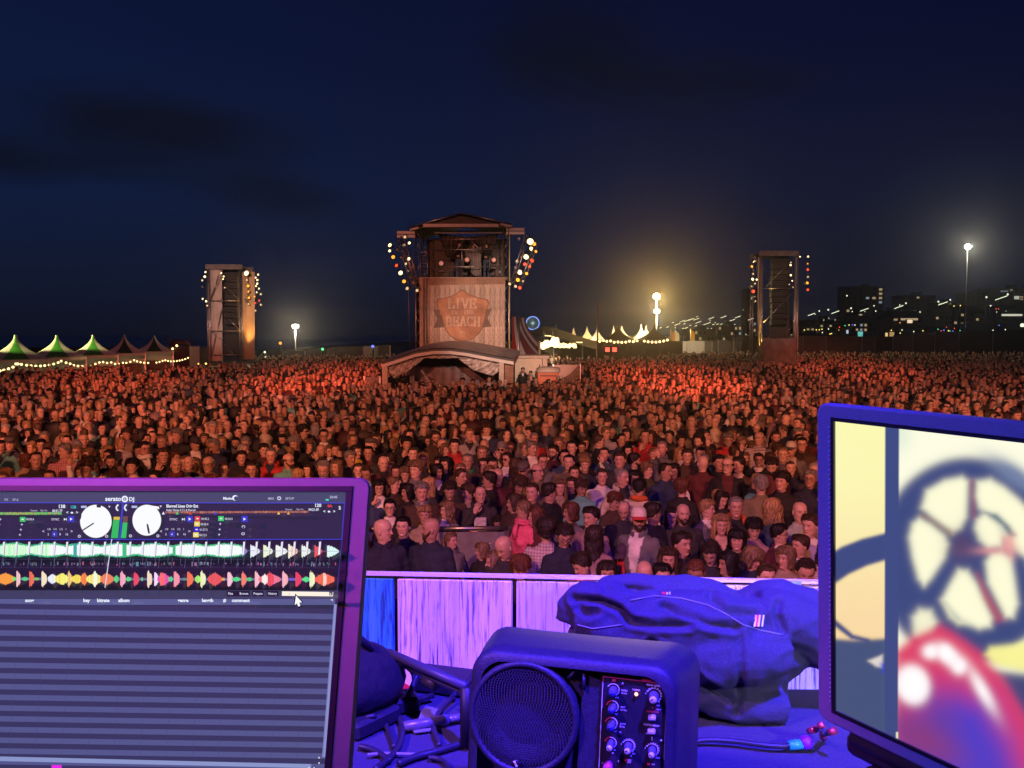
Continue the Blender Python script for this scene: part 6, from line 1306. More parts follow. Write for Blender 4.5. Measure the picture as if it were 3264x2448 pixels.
for i in range(34): a = 258 + (i % 17) * 10.5 + random.uniform(-4, 4); b = 372 + (i // 17) * 22 + random.uniform(-8, 8); put(sb, 'bulb', e, Z2(a, b, 84) - eo)
m = MB(); m.tube([Z2(255, 366, 84) - eo, Z2(350, 374, 84) - eo, Z2(445, 366, 84) - eo], .02, 4); m.tube([Z2(255, 388, 84) - eo, Z2(350, 398, 84) - eo, Z2(445, 388, 84) - eo], .02, 4); m.build('cable', M_BLACK, e)
fc = T4(1421, 1011, 1500); e = empty('ferris_wheel', (fc.x, 1500, 0), R_(0), label='small distant ferris wheel lit pale blue', cat='ferris wheel'); R0 = 55 / 8.263 * 1500 / 852
M_FW = mat('wheel_pale_light', (.8, .9, 1), .5, emis=(.45, .72, 1), estr=1.1); M_FW2 = mat('wheel_blue_light', (.3, .4, 1), .5, emis=(.14, .26, 1), estr=1.6); M_FW3 = mat('wheel_spoke_light', (.8, .9, .8), .5, emis=(.50, .72, .62), estr=.55)
m = MB(); m.tube([(R0 * math.cos(t), 0, fc.z + R0 * math.sin(t)) for t in np.linspace(0, 2 * math.pi, 32, endpoint=False)], .55, 5, closed=True); m.build('rim', M_FW2, e)
m = MB(); m.tube([(R0 * .93 * math.cos(t), 0, fc.z + R0 * .93 * math.sin(t)) for t in np.linspace(0, 2 * math.pi, 32, endpoint=False)], .40, 5, closed=True); m.build('inner_rim', M_FW, e)
sp = MB().tube([(0, 0, .8), (0, 0, R0 * .93)], .20, 4).mesh('spoke', M_FW3)
for i in range(20): put(sp, 'spoke', e, (0, 0, fc.z), (0, 2 * math.pi * i / 20, 0))
m = MB(); m.ball((0, 0, fc.z), 1.6, 8, 6); m.build('hub', M_FW, e)
for s in (-1, 1): m = MB(); m.tube([(s * 6, 0, 0), (0, .8, fc.z)], .5, 5); m.build('support', M_ALU, e)
def Z2s(zx, zy, y): return Z2(zx, zy, y)
WP = [(405, 200, 44, 262, 118, 'small grey white pagoda tip left of the flagpole', M_TW), (540, 190, 60, 300, 112, 'orange lit white pagoda tent left of the flagpole', M_TW), (642, 190, 62, 300, 108, 'grey white pagoda tent right behind the flagpole', M_TW),
  (808, 180, 46, 290, 112, 'white pagoda peak behind the left dark pavilion', M_TW), (890, 185, 100, 318, 108, 'white pagoda tent right behind the left dark pavilion', M_TW), (1085, 168, 78, 290, 108, 'brightest white pagoda peak between the dark pavilions', M_TW), (1136, 178, 60, 290, 112, 'bright white pagoda peak beside the brightest one', M_TW)]
for (a, b, hw, be, y, lab_, mm) in WP:
 p = Z2(a, b, y); w = (Z2(a + hw, be, y).x - Z2(a - hw, be, y).x); he = Z2(a, be, y).z; pagoda(lab_, p.x, y, w, max(1.6, min(he, 3.2)), p.z, (mm, mm), False, 'white pagoda tents at the right')
for (a, b, hw, be, y, lab_) in ((855, 172, 140, 322, 92, 'left dark pavilion under the bulbs right of the flagpole'), (1217, 172, 150, 322, 92, 'right dark pavilion under the orange floodlight')):
 p = Z2(a, b, y); w = Z2(a + hw, be, y).x - Z2(a - hw, be, y).x; pagoda(lab_, p.x, y, w, Z2(a, be, y).z, p.z, (mat('pavilion_ochre', (.20, .13, .05), .7, noise=.15, nscale=1), M_TK), False, 'dark pavilions')
lamp('pagoda_floodlight', 'POINT', Z2(1090, 300, 103), None, (1, .82, .5), 900, .3)
lamp('pagoda_floodlight', 'POINT', Z2(560, 320, 106), None, (1, .62, .3), 450, .3)
def Z2_string(pts, y, label):
 P3 = [Z2(a, b, y) for a, b in pts]; e = empty('string_lights', P3[0], 0, label=label, cat='string lights', group='festoon lights along the tents')
 m = MB(); m.tube([p - P3[0] + Vector((0, 0, .1)) for p in P3], .015, 4); m.build('cable', M_BLACK, e); bme = MB().ball((0, 0, 0), .13, 8, 6).mesh('bulb', M_WARM)
 for p in P3: put(bme, 'bulb', e, p - P3[0])
Z2_string([(668, 341), (706, 333), (740, 341), (779, 337), (815, 351), (853, 348), (891, 352), (931, 349), (968, 340), (1007, 344), (1045, 336)], 88, 'string of bulbs below the left dark pavilion')
Z2_string([(1118, 339), (1156, 346), (1196, 349), (1235, 349), (1273, 345), (1313, 338), (1350, 328)], 88, 'string of bulbs below the right dark pavilion')
for a, b, lab_ in ((960, 385, 'blue white tube lamp under the left dark pavilion'), ):
 p = Z2(a, b, 90); e = empty('tube_lamp', p, 0, label=lab_, cat='lamp'); m = MB(); m.box((0, 0, 0), (1.9, .1, .12)); m.build('tube', mat('blue_tube', (.6, .7, 1), .4, emis=(.5, .6, 1), estr=1.6), e); m = MB(); m.box((0, .08, .06), (2.0, .06, .2)); m.build('bracket', M_BLACK, e)
p = Z2(783, 425, 84); e = empty('bar_sign', p, 0, label='pair of glowing red letters under the left dark pavilion', cat='sign', group='red signs under the tents')
for dx in (-.35, .35): m = MB(); m.box((dx, 0, 0), (.42, .05, .42)); m.build('lit_face', mat('red_sign_face', (1, .1, .05), .4, emis=(1, .08, .05), estr=2.5), e)
m = MB(); m.box((0, .05, 0), (1.3, .05, .7)); m.build('case', M_BLACK, e); m = MB(); m.box((0, .05, -p.z / 2), (.06, .06, p.z)); m.build('post', M_BLACK, e)
p = Z2(650, -70, 70); e = empty('flagpole', (p.x, 70, 0), 0, label='tall thin flagpole in front of the dark canopy edge', cat='flagpole'); m = MB(); m.tube([(0, 0, 0), (0, 0, p.z)], [.09, .05], 8); m.build('pole', M_BRN, e); m = MB(); m.box((.03, 0, p.z - .55), (.03, .2, 1.1)); m.build('furled_flag', mat('faded_flag', (.35, .15, .08), .8), e)
for (a, b, h0, col, lab_) in ((1382, 220, 300, (.45, .2, .06), 'dull orange beach flag right of the dark pavilion'), (1428, 225, 300, (.6, .5, .3), 'pale beach flag second to the right of the pavilion'), (1585, 215, 330, (.65, .35, .05), 'yellow beach flag above the bright white fence')):
 p = Z2(a, b, 104); e = empty('beach_flag', (p.x, 104, 0), 0, label=lab_, cat='flag', group='beach flags'); m = MB(); m.tube([(0, 0, 0), (0, 0, p.z)], .04, 5); m.build('pole', M_ALU, e)
 m = MB(); z = p.z; m.add([(0, 0, z), (.5, .02, z - .5), (.55, .03, z - 1.6), (.05, 0, z - 2.6), (0, .02, z)], [(0, 1, 2, 3)]); m.build('cloth', mat('flag_cloth_%d' % a, col, .8), e)
def fence_run(F, pts, y, mats, label, n0=0):
 for i in range(len(pts) - 1):
  a, b = F(*pts[i][:2], y), F(*pts[i + 1][:2], y); e = empty('fence_panel', ((a.x + b.x) / 2, y, 0), 0, label=label % (i + 1) if '%' in label else label, cat='fence', group='boarded site fence')
  m = MB(); hz = (a.z + b.z) / 2; m.box((0, 0, hz / 2), (b.x - a.x - .06, .06, hz)); m.build('board', mats[pts[i][2]], e)
  m = MB(); m.box((b.x - a.x) / 2 * Vector((1, 0, 0)) + Vector((0, -.02, hz / 2)), (.10, .12, hz)); m.build('post', M_ALU, e)
FM = {'w': mat('fence_white', (.55, .52, .46), .6, noise=.1, nscale=1), 'g': mat('fence_grey', (.13, .12, .12), .7, noise=.2, nscale=1), 'y': mat('fence_ochre', (.15, .13, .11), .7, noise=.2, nscale=1), 'k': mat('fence_dark', (.07, .065, .06), .7, noise=.2, nscale=1)}
CT_ = 'boarded fence panel behind the crowd, right of the pavilions'
fence_run(Z2, [(1448, 343, 'w'), (1545, 340, 'w'), (1725, 335, 'y'), (1800, 338, 'k'), (1862, 330, 'g'), (2040, 326, 'g'), (2210, 322, 'g')], 104, FM, CT_)
def Z3(zx, zy, y): return P(803.1 + zx / 10.015, 276.1 + zy / 10.015, y)
fence_run(Z3, [(-700, 600, 'g'), (-350, 596, 'g'), (0, 596, 'y'), (230, 600, 'y'), (590, 606, 'g'), (720, 608, 'k'), (900, 600, 'g'), (1100, 585, 'g'), (1320, 560, 'g'), (1560, 548, 'k'), (1900, 548, 'k'), (2400, 548, 'k')], 100, FM, CT_)
def Z5(zx, zy, y): return P(zx / 5.64, (800 + zy / 1.7696) / 3.1875, y)
fence_run(Z5, [(1585, 566, 'g'), (1720, 562, 'g'), (1850, 545, 'g'), (2050, 538, 'w'), (2130, 535, 'g'), (2200, 531, 'g')], 95, FM, 'boarded fence panel behind the crowd, left of the tower')
lamp('fence_floodlight', 'SPOT', Z2(1590, 250, 98), Z2(1600, 360, 104), (1, .85, .55), 700, .2, 70, .8)
fence_run(lambda a, b, y: Vector((a, y, b)), [(-95, 2.2, 'k'), (-70, 2.2, 'k'), (-58, 2.2, 'k'), (-46, 2.2, 'k'), (-34, 2.2, 'k')], 100, FM, 'dark fence panel behind the pagoda tents')
# ================================================================== SEA, HILL AND TOWN
m = MB(); m.quad((-2500, 160, .05), (-60, 160, .05), (-60, 4790, .05), (-2500, 4790, .05)); m.build('sea', mat('night_sea', (.01, .014, .022), .25, bump=.3, bscale=.4), kind='structure')
hb = MB(); hp = [(0, 352), (40, 347), (110, 341), (180, 335), (240, 328), (300, 322), (360, 315), (450, 309), (560, 304), (650, 299), (720, 296)]
def hillz(px): return np.interp(px, [600, 700, 780, 850, 930, 1024, 1300, 1500], [352, 340, 331, 322, 308, 296, 280, 275])
n = 30; rows = 8; vs = []
for r in range(rows):
 for i in range(n + 1):
  px = 600 + i * 32; y = 150 + r * 65; pt = P(px, 335, y); top = P(px, float(hillz(px)) + 3, 560).z; zz = max(.05, top * sstep(r / (rows - 1), 0, 1) * 1.0 + 1.2 * mnoise.noise(Vector((px * .02, r, 0)))) if r else .02; vs.append((pt.x, y, zz))
for i in range(n + 1): px = 600 + i * 32; pt = P(px, 335, 900); vs.append((pt.x, 900, -2))
hb.add(vs, [(r * (n + 1) + i, r * (n + 1) + i + 1, (r + 1) * (n + 1) + i + 1, (r + 1) * (n + 1) + i) for r in range(rows) for i in range(n)], 0, True); hb.build('hill', mat('dark_dune_grass', (.035, .04, .025), .9, noise=.4, nscale=.05), kind='structure')
def hill_z(x, y):
 px = 512 + FPX * x / y; 
 if y < 150: return 0
 u = min(1, (y - 150) / 455); return max(0., P(min(1500, max(600, px)), float(hillz(px)) + 3, 560).z * float(sstep(u, 0, 1)))
M_BLD = [mat('night_wall_%d' % i, c, .8, noise=.15, nscale=.3) for i, c in enumerate(((.10, .085, .07), (.07, .065, .065), (.13, .11, .09)))]
M_WIN = mat('unlit_window', (.02, .022, .03), .15); M_WINL = mat('lit_window', (1, .8, .5), .5, emis=(1, .72, .38), estr=.4); M_WINB = mat('lit_window_pale', (.9, .95, 1), .5, emis=(.75, .85, 1), estr=.3)
WINM = {}
def building(px0, px1, pytop, y, label, floors=4, bays=6, lit=.2, cat='building', mi=0, gable_=False):
 a, b = P(px0, pytop, y), P(px1, pytop, y); w = b.x - a.x; zc = (a.x + b.x) / 2; zb_ = max(0, hill_z(zc, y) - 1.5); h = a.z - zb_
 e = empty('apartment_block' if not gable_ else 'house', (zc, y, zb_), 0, label=label, cat=cat, group='buildings of the town on the hill')
 m = MB(); m.box((0, 6, h / 2), (w, 12, h)); m.build('wall', M_BLD[mi], e)
 m = MB()
 if gable_: m.add([(-w / 2 - .4, -.4, h), (w / 2 + .4, -.4, h), (w / 2 + .4, 12.4, h), (-w / 2 - .4, 12.4, h), (-w / 2 - .4, 6, h + 3), (w / 2 + .4, 6, h + 3)], [(0, 1, 5, 4), (2, 3, 4, 5), (0, 4, 3), (1, 2, 5)])
 else: m.box((0, 6, h + .25), (w + .6, 12.6, .5)); m.box((w * .1, 7, h + 1.6), (w * .2, 4, 2.2))
 m.build('roof', M_BLD[1], e)
 ww, wh = w / bays * .5, min(1.6, h / floors * .5); rnd = random.Random(int(px0 * 7 + y))
 k = (round(ww, 2), round(wh, 2)); 
 for f in range(floors):
  for c in range(bays):
   if rnd.random() < .25: continue
   r = rnd.random(); mm = M_WIN if r > lit * 1.7 else (M_WINL if rnd.random() < .75 else M_WINB); key = k + (mm.name,)
   if key not in WINM: q = MB(); q.box((0, 0, 0), (ww, .12, wh)); WINM[key] = q.mesh('window', mm)
   put(WINM[key], 'window', e, ((c + .5) * w / bays - w / 2, -.05, (f + .55) * h / floors))
 return e
B = [(747, 757, 289, 520, 'slim tower block left of the right speaker tower', 8, 3, .10, 1, False), (780, 800, 322, 420, 'low block just left behind the right speaker tower', 3, 6, .1, 0, False), (806, 842, 321, 430, 'long low apartment block right of the speaker tower', 4, 8, .15, 0, False),
  (845, 884, 287.5, 520, 'tallest dark apartment block on the hill', 9, 6, .07, 1, False), (886, 900, 312, 470, 'narrow block right of the tallest one', 4, 3, .1, 0, False), (900, 936, 296, 540, 'wide dark block on the ridge', 6, 7, .05, 1, False), (938, 962, 303, 500, 'mid height block in the middle of the ridge', 5, 5, .08, 2, False),
  (966, 996, 293, 520, 'dark block below the pale floodlight', 6, 6, .06, 1, False), (998, 1030, 289, 500, 'large block with a bright square window at the right edge', 7, 6, .07, 0, False), (1034, 1075, 285, 500, 'block beyond the right edge of the hill', 6, 6, .1, 1, False),
  (690, 715, 330, 450, 'low hotel at the left foot of the hill', 2, 6, .25, 2, False), (718, 742, 326, 460, 'stepped block at the left foot of the hill', 3, 6, .2, 0, False), (855, 885, 323, 330, 'low terrace row under the tallest block', 3, 7, .2, 2, True), (892, 922, 318.5, 320, 'beach pavilion row with a bright lit front', 3, 7, .2, 2, True), (935, 958, 316, 330, 'gabled row right of the bright lit front', 3, 5, .12, 0, True), (960, 985, 313, 340, 'gabled row below the ridge at the right', 3, 5, .12, 1, True), (640, 668, 336, 600, 'far low row behind the floodlight masts', 2, 6, .25, 0, False)]
for (a, b, t_, y, lab_, fl, ba, lit, mi, gb) in B: building(a, b, t_, y, lab_, fl, ba, lit, 'building', mi, gb)
SLM = {}
def street_lamp(px, py, y, r=.28, col='w', label='street lamp glowing on the dark hill', group='street lamps of the town', arm=0):
 p = P(px, py, y); zb_ = min(p.z - 1.0, hill_z(p.x, y)); e = empty('street_lamp', (p.x, y, zb_), 0, label=label, cat='street lamp', group=group); H = p.z - zb_
 m_ = {'w': M_LW, 'y': M_LY, 'g': M_LG, 'b': M_LB, 'r': M_LR, 'o': M_LO}[col]
 key = (round(r, 2), col, arm)
 if key not in SLM:
  q = MB(); q.ball((0, 0, 0), r, 6, 4) if not arm else q.tube([(-arm / 2, 0, -arm * .18), (arm / 2, 0, arm * .18)], r * .55, 5); SLM[key] = q.mesh('lamp_head', m_)
 put(SLM[key], 'lamp_head', e, (0, -.3, H)); m = MB(); m.tube([(0, 0, 0), (0, 0, H - .1), (0, -.3, H)], .12, 4); m.build('pole', M_BLACK, e)
def LM(n, c, s): return mat(n, c, .5, emis=c, estr=s)
M_LW, M_LY, M_LG, M_LB, M_LR, M_LO = LM('lamp_pale', (.95, 1, .70), 1.5), LM('lamp_yellow', (1, .72, .15), 2), LM('lamp_green', (.1, 1, .35), 1.3), LM('lamp_blue', (.12, .2, 1), 1.6), LM('lamp_red', (1, .08, .04), 1.6), LM('lamp_orange', (1, .35, .06), 1.8)
def z3(a, b): return 803.1 + a / 10.015, 276.1 + b / 10.015
for (a, b, r) in ((437, 197, .3), (478, 322, .34), (250, 337, .34), (160, 350, .28), (708, 298, .26), (725, 350, .26), (575, 410, .22), (1027, 272, .32), (965, 290, .24), (1352, 256, .36), (1470, 238, .32), (1833, 212, .38), (2045, 183, .38), (1358, 350, .26), (1552, 350, .24), (1773, 352, .26), (2028, 355, .26), (1168, 360, .26), (806, 452, .24), (1145, 448, .2), (1260, 414, .16), (1612, 481, .22), (490, 356, .22), (615, 356, .18), (255, 422, .16), (795, 380, .14), (1118, 350, .14), (985, 350, .14), (1437, 356, .16), (205, 440, .16), (320, 440, .14), (665, 437, .14), (1935, 360, .2), (1875, 297, .3), (120, 385, .16)):
 street_lamp(*z3(a, b), 400, r * 1.15)
for (a, b, c, s) in ((48, 398, 115, 370), (283, 378, 358, 345), (570, 354, 652, 320), (912, 330, 1000, 290), (1352, 294, 1445, 252), (1922, 247, 2040, 190)):
 street_lamp(*z3((a + c) / 2, (b + s) / 2), 400, .26, 'w', 'long slanting light streak on the hill road', 'long light streaks on the hill road', arm=(c - a) / 10.015 * 400 / 852)  # exposure streaks of lamps, drawn as glowing slanted tubes
for (a, b, col) in ((360, 512, 'r'), (455, 490, 'y'), (490, 488, 'b'), (515, 490, 'w'), (415, 497, 'g'), (8, 540, 'y'), (128, 538, 'y'), (158, 538, 'y'), (185, 532, 'y'), (188, 565, 'w'), (250, 530, 'w'), (265, 580, 'y'), (280, 575, 'y'), (355, 540, 'o'), (18, 613, 'w'), (45, 614, 'w'), (68, 613, 'w'), (878, 543, 'y'), (985, 540, 'w'), (967, 571, 'y'), (1103, 555, 'w'), (1125, 585, 'o'), (1195, 548, 'y'), (1345, 532, 'g'), (1405, 541, 'b'), (1377, 548, 'r'), (1450, 547, 'y'), (1466, 553, 'g'), (1494, 551, 'b'), (1510, 524, 'r'), (1565, 545, 'g'), (1568, 552, 'w'), (1620, 503, 'b'), (1705, 575, 'o'), (1715, 577, 'y'), (1740, 565, 'r'), (1820, 566, 'g'), (1957, 494, 'b'), (1895, 542, 'w'), (2018, 536, 'w'), (965, 468, 'o'), (1505, 300, 'y'), (1568, 296, 'y'), (1925, 327, 'r'), (1950, 328, 'r'), (1430, 512, 'r'), (2168, 565, 'g')):
 street_lamp(*z3(a, b), 210, .14, col, 'tiny %s lamp at the foot of the hill' % {'w': 'pale', 'y': 'yellow', 'g': 'green', 'b': 'blue', 'r': 'red', 'o': 'orange'}[col], 'tiny coloured lamps at the foot of the hill')
street_lamp(*z3(2190, 493), 300, .75, 'w', 'large pale lamp at the right edge above the crowd', None or 'street lamps of the town')
for (a, b, c) in ((1280, 205, 1), (1350, 198, 1), (1405, 152, 1), (1430, 205, 0), (1450, 170, 2), (1500, 138, 2), (1520, 165, 1), (1555, 130, 3), (1590, 120, 2), (1505, 212, 1), (1530, 208, 1), (1545, 205, 1), (1580, 180, 1), (1640, 118, 2), (1660, 150, 2), (1635, 186, 1), (1648, 92, 1), (1675, 212, 0), (1715, 211, 0), (1742, 165, 3), (1790, 108, 2), (1780, 130, 0), (1755, 212, 0), (1790, 212, 0), (1812, 172, 1), (1830, 152, 0), (1855, 168, 1), (1880, 195, 0), (1915, 95, 2), (1893, 168, 1), (1925, 192, 0), (1940, 190, 0), (1965, 190, 0), (1998, 188, 0), (2000, 130, 2), (2060, 95, 2), (2028, 170, 0), (2075, 185, 1), (2112, 25, 0), (2190, 118, 2), (2140, 270, 0), (1542, 277, 0), (1690, 265, 1), (1860, 258, 0)):
 px, py = (1700 + a / 3.16) / 3.1875, (980 + b / 3.16) / 3.1875; street_lamp(px, py, 480, .26 if c < 2 else .24, 'w', 'town street lamp left of the speaker tower' if c < 2 else 'slanting light streak left of the speaker tower', 'street lamps of the town' if c < 2 else 'long light streaks on the hill road', arm=0 if c == 0 else (0, 1.2, 3.2, 4.6)[c])  # slanted tubes draw smeared lamp light, not long luminaires
for (a0, a1, b0, b1, y, col, st, lab_) in ((975, 1145, 422, 442, 318, (1, .72, .42), .45, 'long warm lit beach pavilion front'), (1040, 1090, 436, 470, 317, (1, .8, .5), 1.0, 'bright doorway of the beach pavilion'), (905, 942, 426, 446, 318, (1, .7, .4), .35, 'small dim lit front beside the beach pavilion'), (820, 840, 568, 612, 205, (1, .72, .3), .9, 'narrow yellow lit kiosk window'), (862, 905, 560, 610, 205, (1, .62, .25), .4, 'dim ochre lit kiosk front'), (545, 592, 556, 588, 205, (.25, 1, .9), .55, 'teal lit kiosk sign over the fence'), (545, 590, 590, 606, 205, (.2, .8, .7), .25, 'dim teal lit kiosk counter'), (1985, 2190, 380, 400, 330, (.95, .9, .7), .7, 'long thin lit roof edge at the right'), (2112, 2160, 200, 232, 420, (.9, .95, .8), .5, 'bright square window at the right edge'), (1975, 2050, 145, 158, 480, (.6, .7, .8), .25, 'faint lit roof windows at the top right'), (430, 448, 540, 575, 205, (.7, .8, 1), .7, 'slim pale lit pillar at the foot of the hill')):
 c0, c1 = P(*z3(a0, b0), y), P(*z3(a1, b1), y); e = empty('lit_shopfront', ((c0.x + c1.x) / 2, y - .3, (c0.z + c1.z) / 2), 0, label=lab_, cat='shopfront')
 m = MB(); m.box((0, 0, 0), (c1.x - c0.x, .1, c0.z - c1.z)); m.build('lit_panel', mat('front_%d' % a0, col, .5, emis=col, estr=st), e); m = MB(); m.box((0, 2.1, -(c0.z + c1.z) / 4), (c1.x - c0.x + .4, 4, (c0.z + c1.z) / 2 + (c0.z - c1.z) + .4)); m.build('wall', M_BLD[0], e)
for i, (zx, zy, col, r, lab_) in enumerate(((1585, 520, 'o', .30, 'cluster of orange lamps left of the left floodlight'), (1498, 570, 'w', .22, 'small white lamp right of the left speaker tower'), (1505, 606, 'w', .42, 'bright white lamp at crowd level by the speaker tower'), (1822, 553, 'g', .28, 'teal lit sign over the left fence'), (2105, 538, 'b', .30, 'blue lit screen over the left fence'), (1125, 636, 'y', .16, 'pale lamp left under the left speaker tower'), (1167, 635, 'y', .2, 'second pale lamp left under the left speaker tower'), (1470, 600, 'g', .1, 'tiny green lamp right of the left speaker tower'))):
 p = Z5(zx, zy, 90); street_lamp(zx / 5.64, (800 + zy / 1.7696) / 3.1875, 90, r * .55, col, lab_, None)
# ================================================================== DJ DESK: stage, table, plank wall
SZ, TZ = 2.0, 3.0
M_DECK = mat('black_stage_deck', (.03, .03, .032), .6, noise=.3, nscale=6, bump=.2)
m = MB(); m.box((0, -1.2, SZ - .1), (14, 6.6, .2)); m.build('stage_deck', M_DECK, kind='structure')
m = MB(); m.box((0, 2.08, SZ / 2 - .1), (14, .04, SZ - .2)); m.build('stage_front_wall', M_BLACK, kind='structure')
M_TBL = mat('dark_table_carpet', (.045, .045, .07), .9, noise=.12, nscale=160, bump=.25, bscale=260)
tb = empty('dj_table', (0, .85, SZ), 0, label='black DJ table under the laptops and the small speaker', cat='table')
m = MB(); m.box((.1, 0, TZ - SZ - .02), (2.6, 1.36, .04)); m.build('table_top', M_TBL, tb)
for x in (-1.1, 1.3):
 for y in (-.6, .6): m = MB(); m.box((x, y, (TZ - SZ - .04) / 2), (.06, .06, TZ - SZ - .04)); m.build('leg', M_BLACK, tb)
PA = P(361, 571.5, 1.66); PB = P(817, 579, 1.60); pd = (PB - PA); pang = math.atan2(pd.y, pd.x); ptop = PA.z
pw = empty('plank_wall', (PA.x, PA.y, SZ), pang, label='whitewashed plank wall in front of the DJ desk, one plank painted blue', cat='wall'); PWM = Matrix.Translation(pw.location) @ Matrix.Rotation(pang, 4, 'Z'); PWI = PWM.inverted()
def wall_u(px, py=600): # distance along the wall of a picture place
 r = cam_ray(px, py); nrm = Vector((-math.sin(pang), math.cos(pang), 0)); t = (PA - CAM).dot(nrm) / r.dot(nrm); return (PWI @ (CAM + r * t)).x
W_WOOD = [wood_print('whitewashed_plank_%d' % i, (.80, .77, .78), (.12, .09, .11), (.86, .84, .85), 55, 2.2, scalegrain=3.2 + i * .8, crack=.485) for i in range(3)]
W_BLUE = wood_print('blue_painted_plank', (.03, .40, .78), (.02, .10, .2), (.10, .46, .75), 10, .8, scalegrain=11)
edges = [-.60, -.38, -.16, wall_u(272), wall_u(396), wall_u(514.5), wall_u(636), wall_u(759), wall_u(880), wall_u(1000), wall_u(1000) + .22, wall_u(1000) + .44]
edges = [wall_u(272) - .24 * k_ for k_ in range(7, 0, -1)] + edges[3:] + [edges[-1] + .22 * k_ for k_ in range(1, 8)]
PH = ptop - SZ
for i in range(len(edges) - 1):
 a, b = edges[i], edges[i + 1]; m = MB(); m.box((0, 0, 0), (b - a - .008, .012, PH - .012), bevel=.002)
 blue = i == 7; o = m.build('plank', W_BLUE if blue else W_WOOD[i % 3], pw, label='blue painted plank' if blue else None); o.location = ((a + b) / 2, .002 * (i % 2), (PH - .012) / 2); o.rotation_euler = (0, 0, 0)
m = MB(); m.box(((edges[0] + edges[-1]) / 2, .026, PH / 2 - .03), (edges[-1] - edges[0], .02, PH - .07)); m.build('backing_board', M_BLACK, pw)
m = MB(); m.box(((edges[0] + edges[-1]) / 2, .000, PH - .003), (edges[-1] - edges[0], .015, .005)); m.build('top_edge_highlight', mat('edge_highlight_white', (.85, .85, .85), .3), pw)  # added strip: its white stands for light caught by the top edge
def wall_pt(px, py, off=.0):
 r = cam_ray(px, py); nrm = Vector((-math.sin(pang), math.cos(pang), 0)); t = (PA - CAM).dot(nrm) / r.dot(nrm); p = PWI @ (CAM + r * t); return Vector((p.x, -.009 - off, p.z))
def wall_shape(name, pts, off, material):
 v = [wall_pt(a, b, off) for a, b in pts]; n = len(v); mm = MB(); mm.add(v + [p + Vector((0, .002, 0)) for p in v], [tuple(range(n))[::-1], tuple(range(n, 2 * n))]); return mm.build(name, material, pw)
def z6(a, b): return 345.1 + a / 13.28, 643.1 + b / 13.28
wall_shape('blue_paint_patch', [z6(*q) for q in ((595, 270), (700, 270), (700, 700), (600, 705))], .001, W_BLUE)
wall_shape('red_round_sticker', [z6(*q) for q in ((640, 700), (660, 640), (700, 560), (740, 505), (800, 500), (870, 540), (940, 590), (985, 640), (990, 700))], .003, mat('red_sticker', (.75, .03, .05), .5))
wall_shape('sticker_white_edge', [z6(*q) for q in ((730, 655), (860, 655), (950, 690), (950, 720), (725, 720))], .005, mat('white_sticker', (.75, .7, .72), .5))
wall_shape('blue_paint_patch', [(z[0], z[1]) for z in ((759.5, 580), (800, 580), (800, 588), (759.5, 588))], .001, wood_print('cyan_tinted_plank', (.25, .5, .55), (.1, .15, .2), (.4, .7, .75), 10, .8, scalegrain=14))
def frame(px, py, depth, a, b, c):
 a, b, c = R_(a), R_(b), R_(c); M = Matrix.Rotation(a, 3, 'Z') @ Matrix.Rotation(b, 3, 'X') @ Matrix.Rotation(c, 3, 'Y')
 X = (px - 512) / FPX; Y = -(py - 384) / FPX; org = CAM + cam_ray(px, py) * depth
 return org, M
class Sheet:
 """a flat face (x right, z up, -y towards the viewer) that artwork can be laid on, measured from the photograph"""
 def __init__(s, org, M): s.o = org; s.M = M; s.x = M @ Vector((1, 0, 0)); s.z = M @ Vector((0, 0, 1)); s.n = -(M @ Vector((0, 1, 0)))
 def uv(s, px, py):
  r = cam_ray(px, py); t = (s.o - CAM).dot(s.n) / r.dot(s.n); q = CAM + r * t - s.o; return q.dot(s.x), q.dot(s.z)
def srgb(c): return tuple(((v / 255) / 12.92 if v / 255 <= .04045 else ((v / 255 + .055) / 1.055) ** 2.4) for v in c)
def emit_attr_mat(name, strength=1.0, rough=.14):
 m = bpy.data.materials.new(name); m.use_nodes = True; t = m.node_tree; b = t.nodes['Principled BSDF']; a = N(t, 'ShaderNodeAttribute', attribute_name='picture')
 b.inputs['Base Color'].default_value = (.01, .01, .012, 1); b.inputs['Roughness'].default_value = rough; t.links.new(a.outputs['Color'], b.inputs['Emission Color']); b.inputs['Emission Strength'].default_value = strength; return m
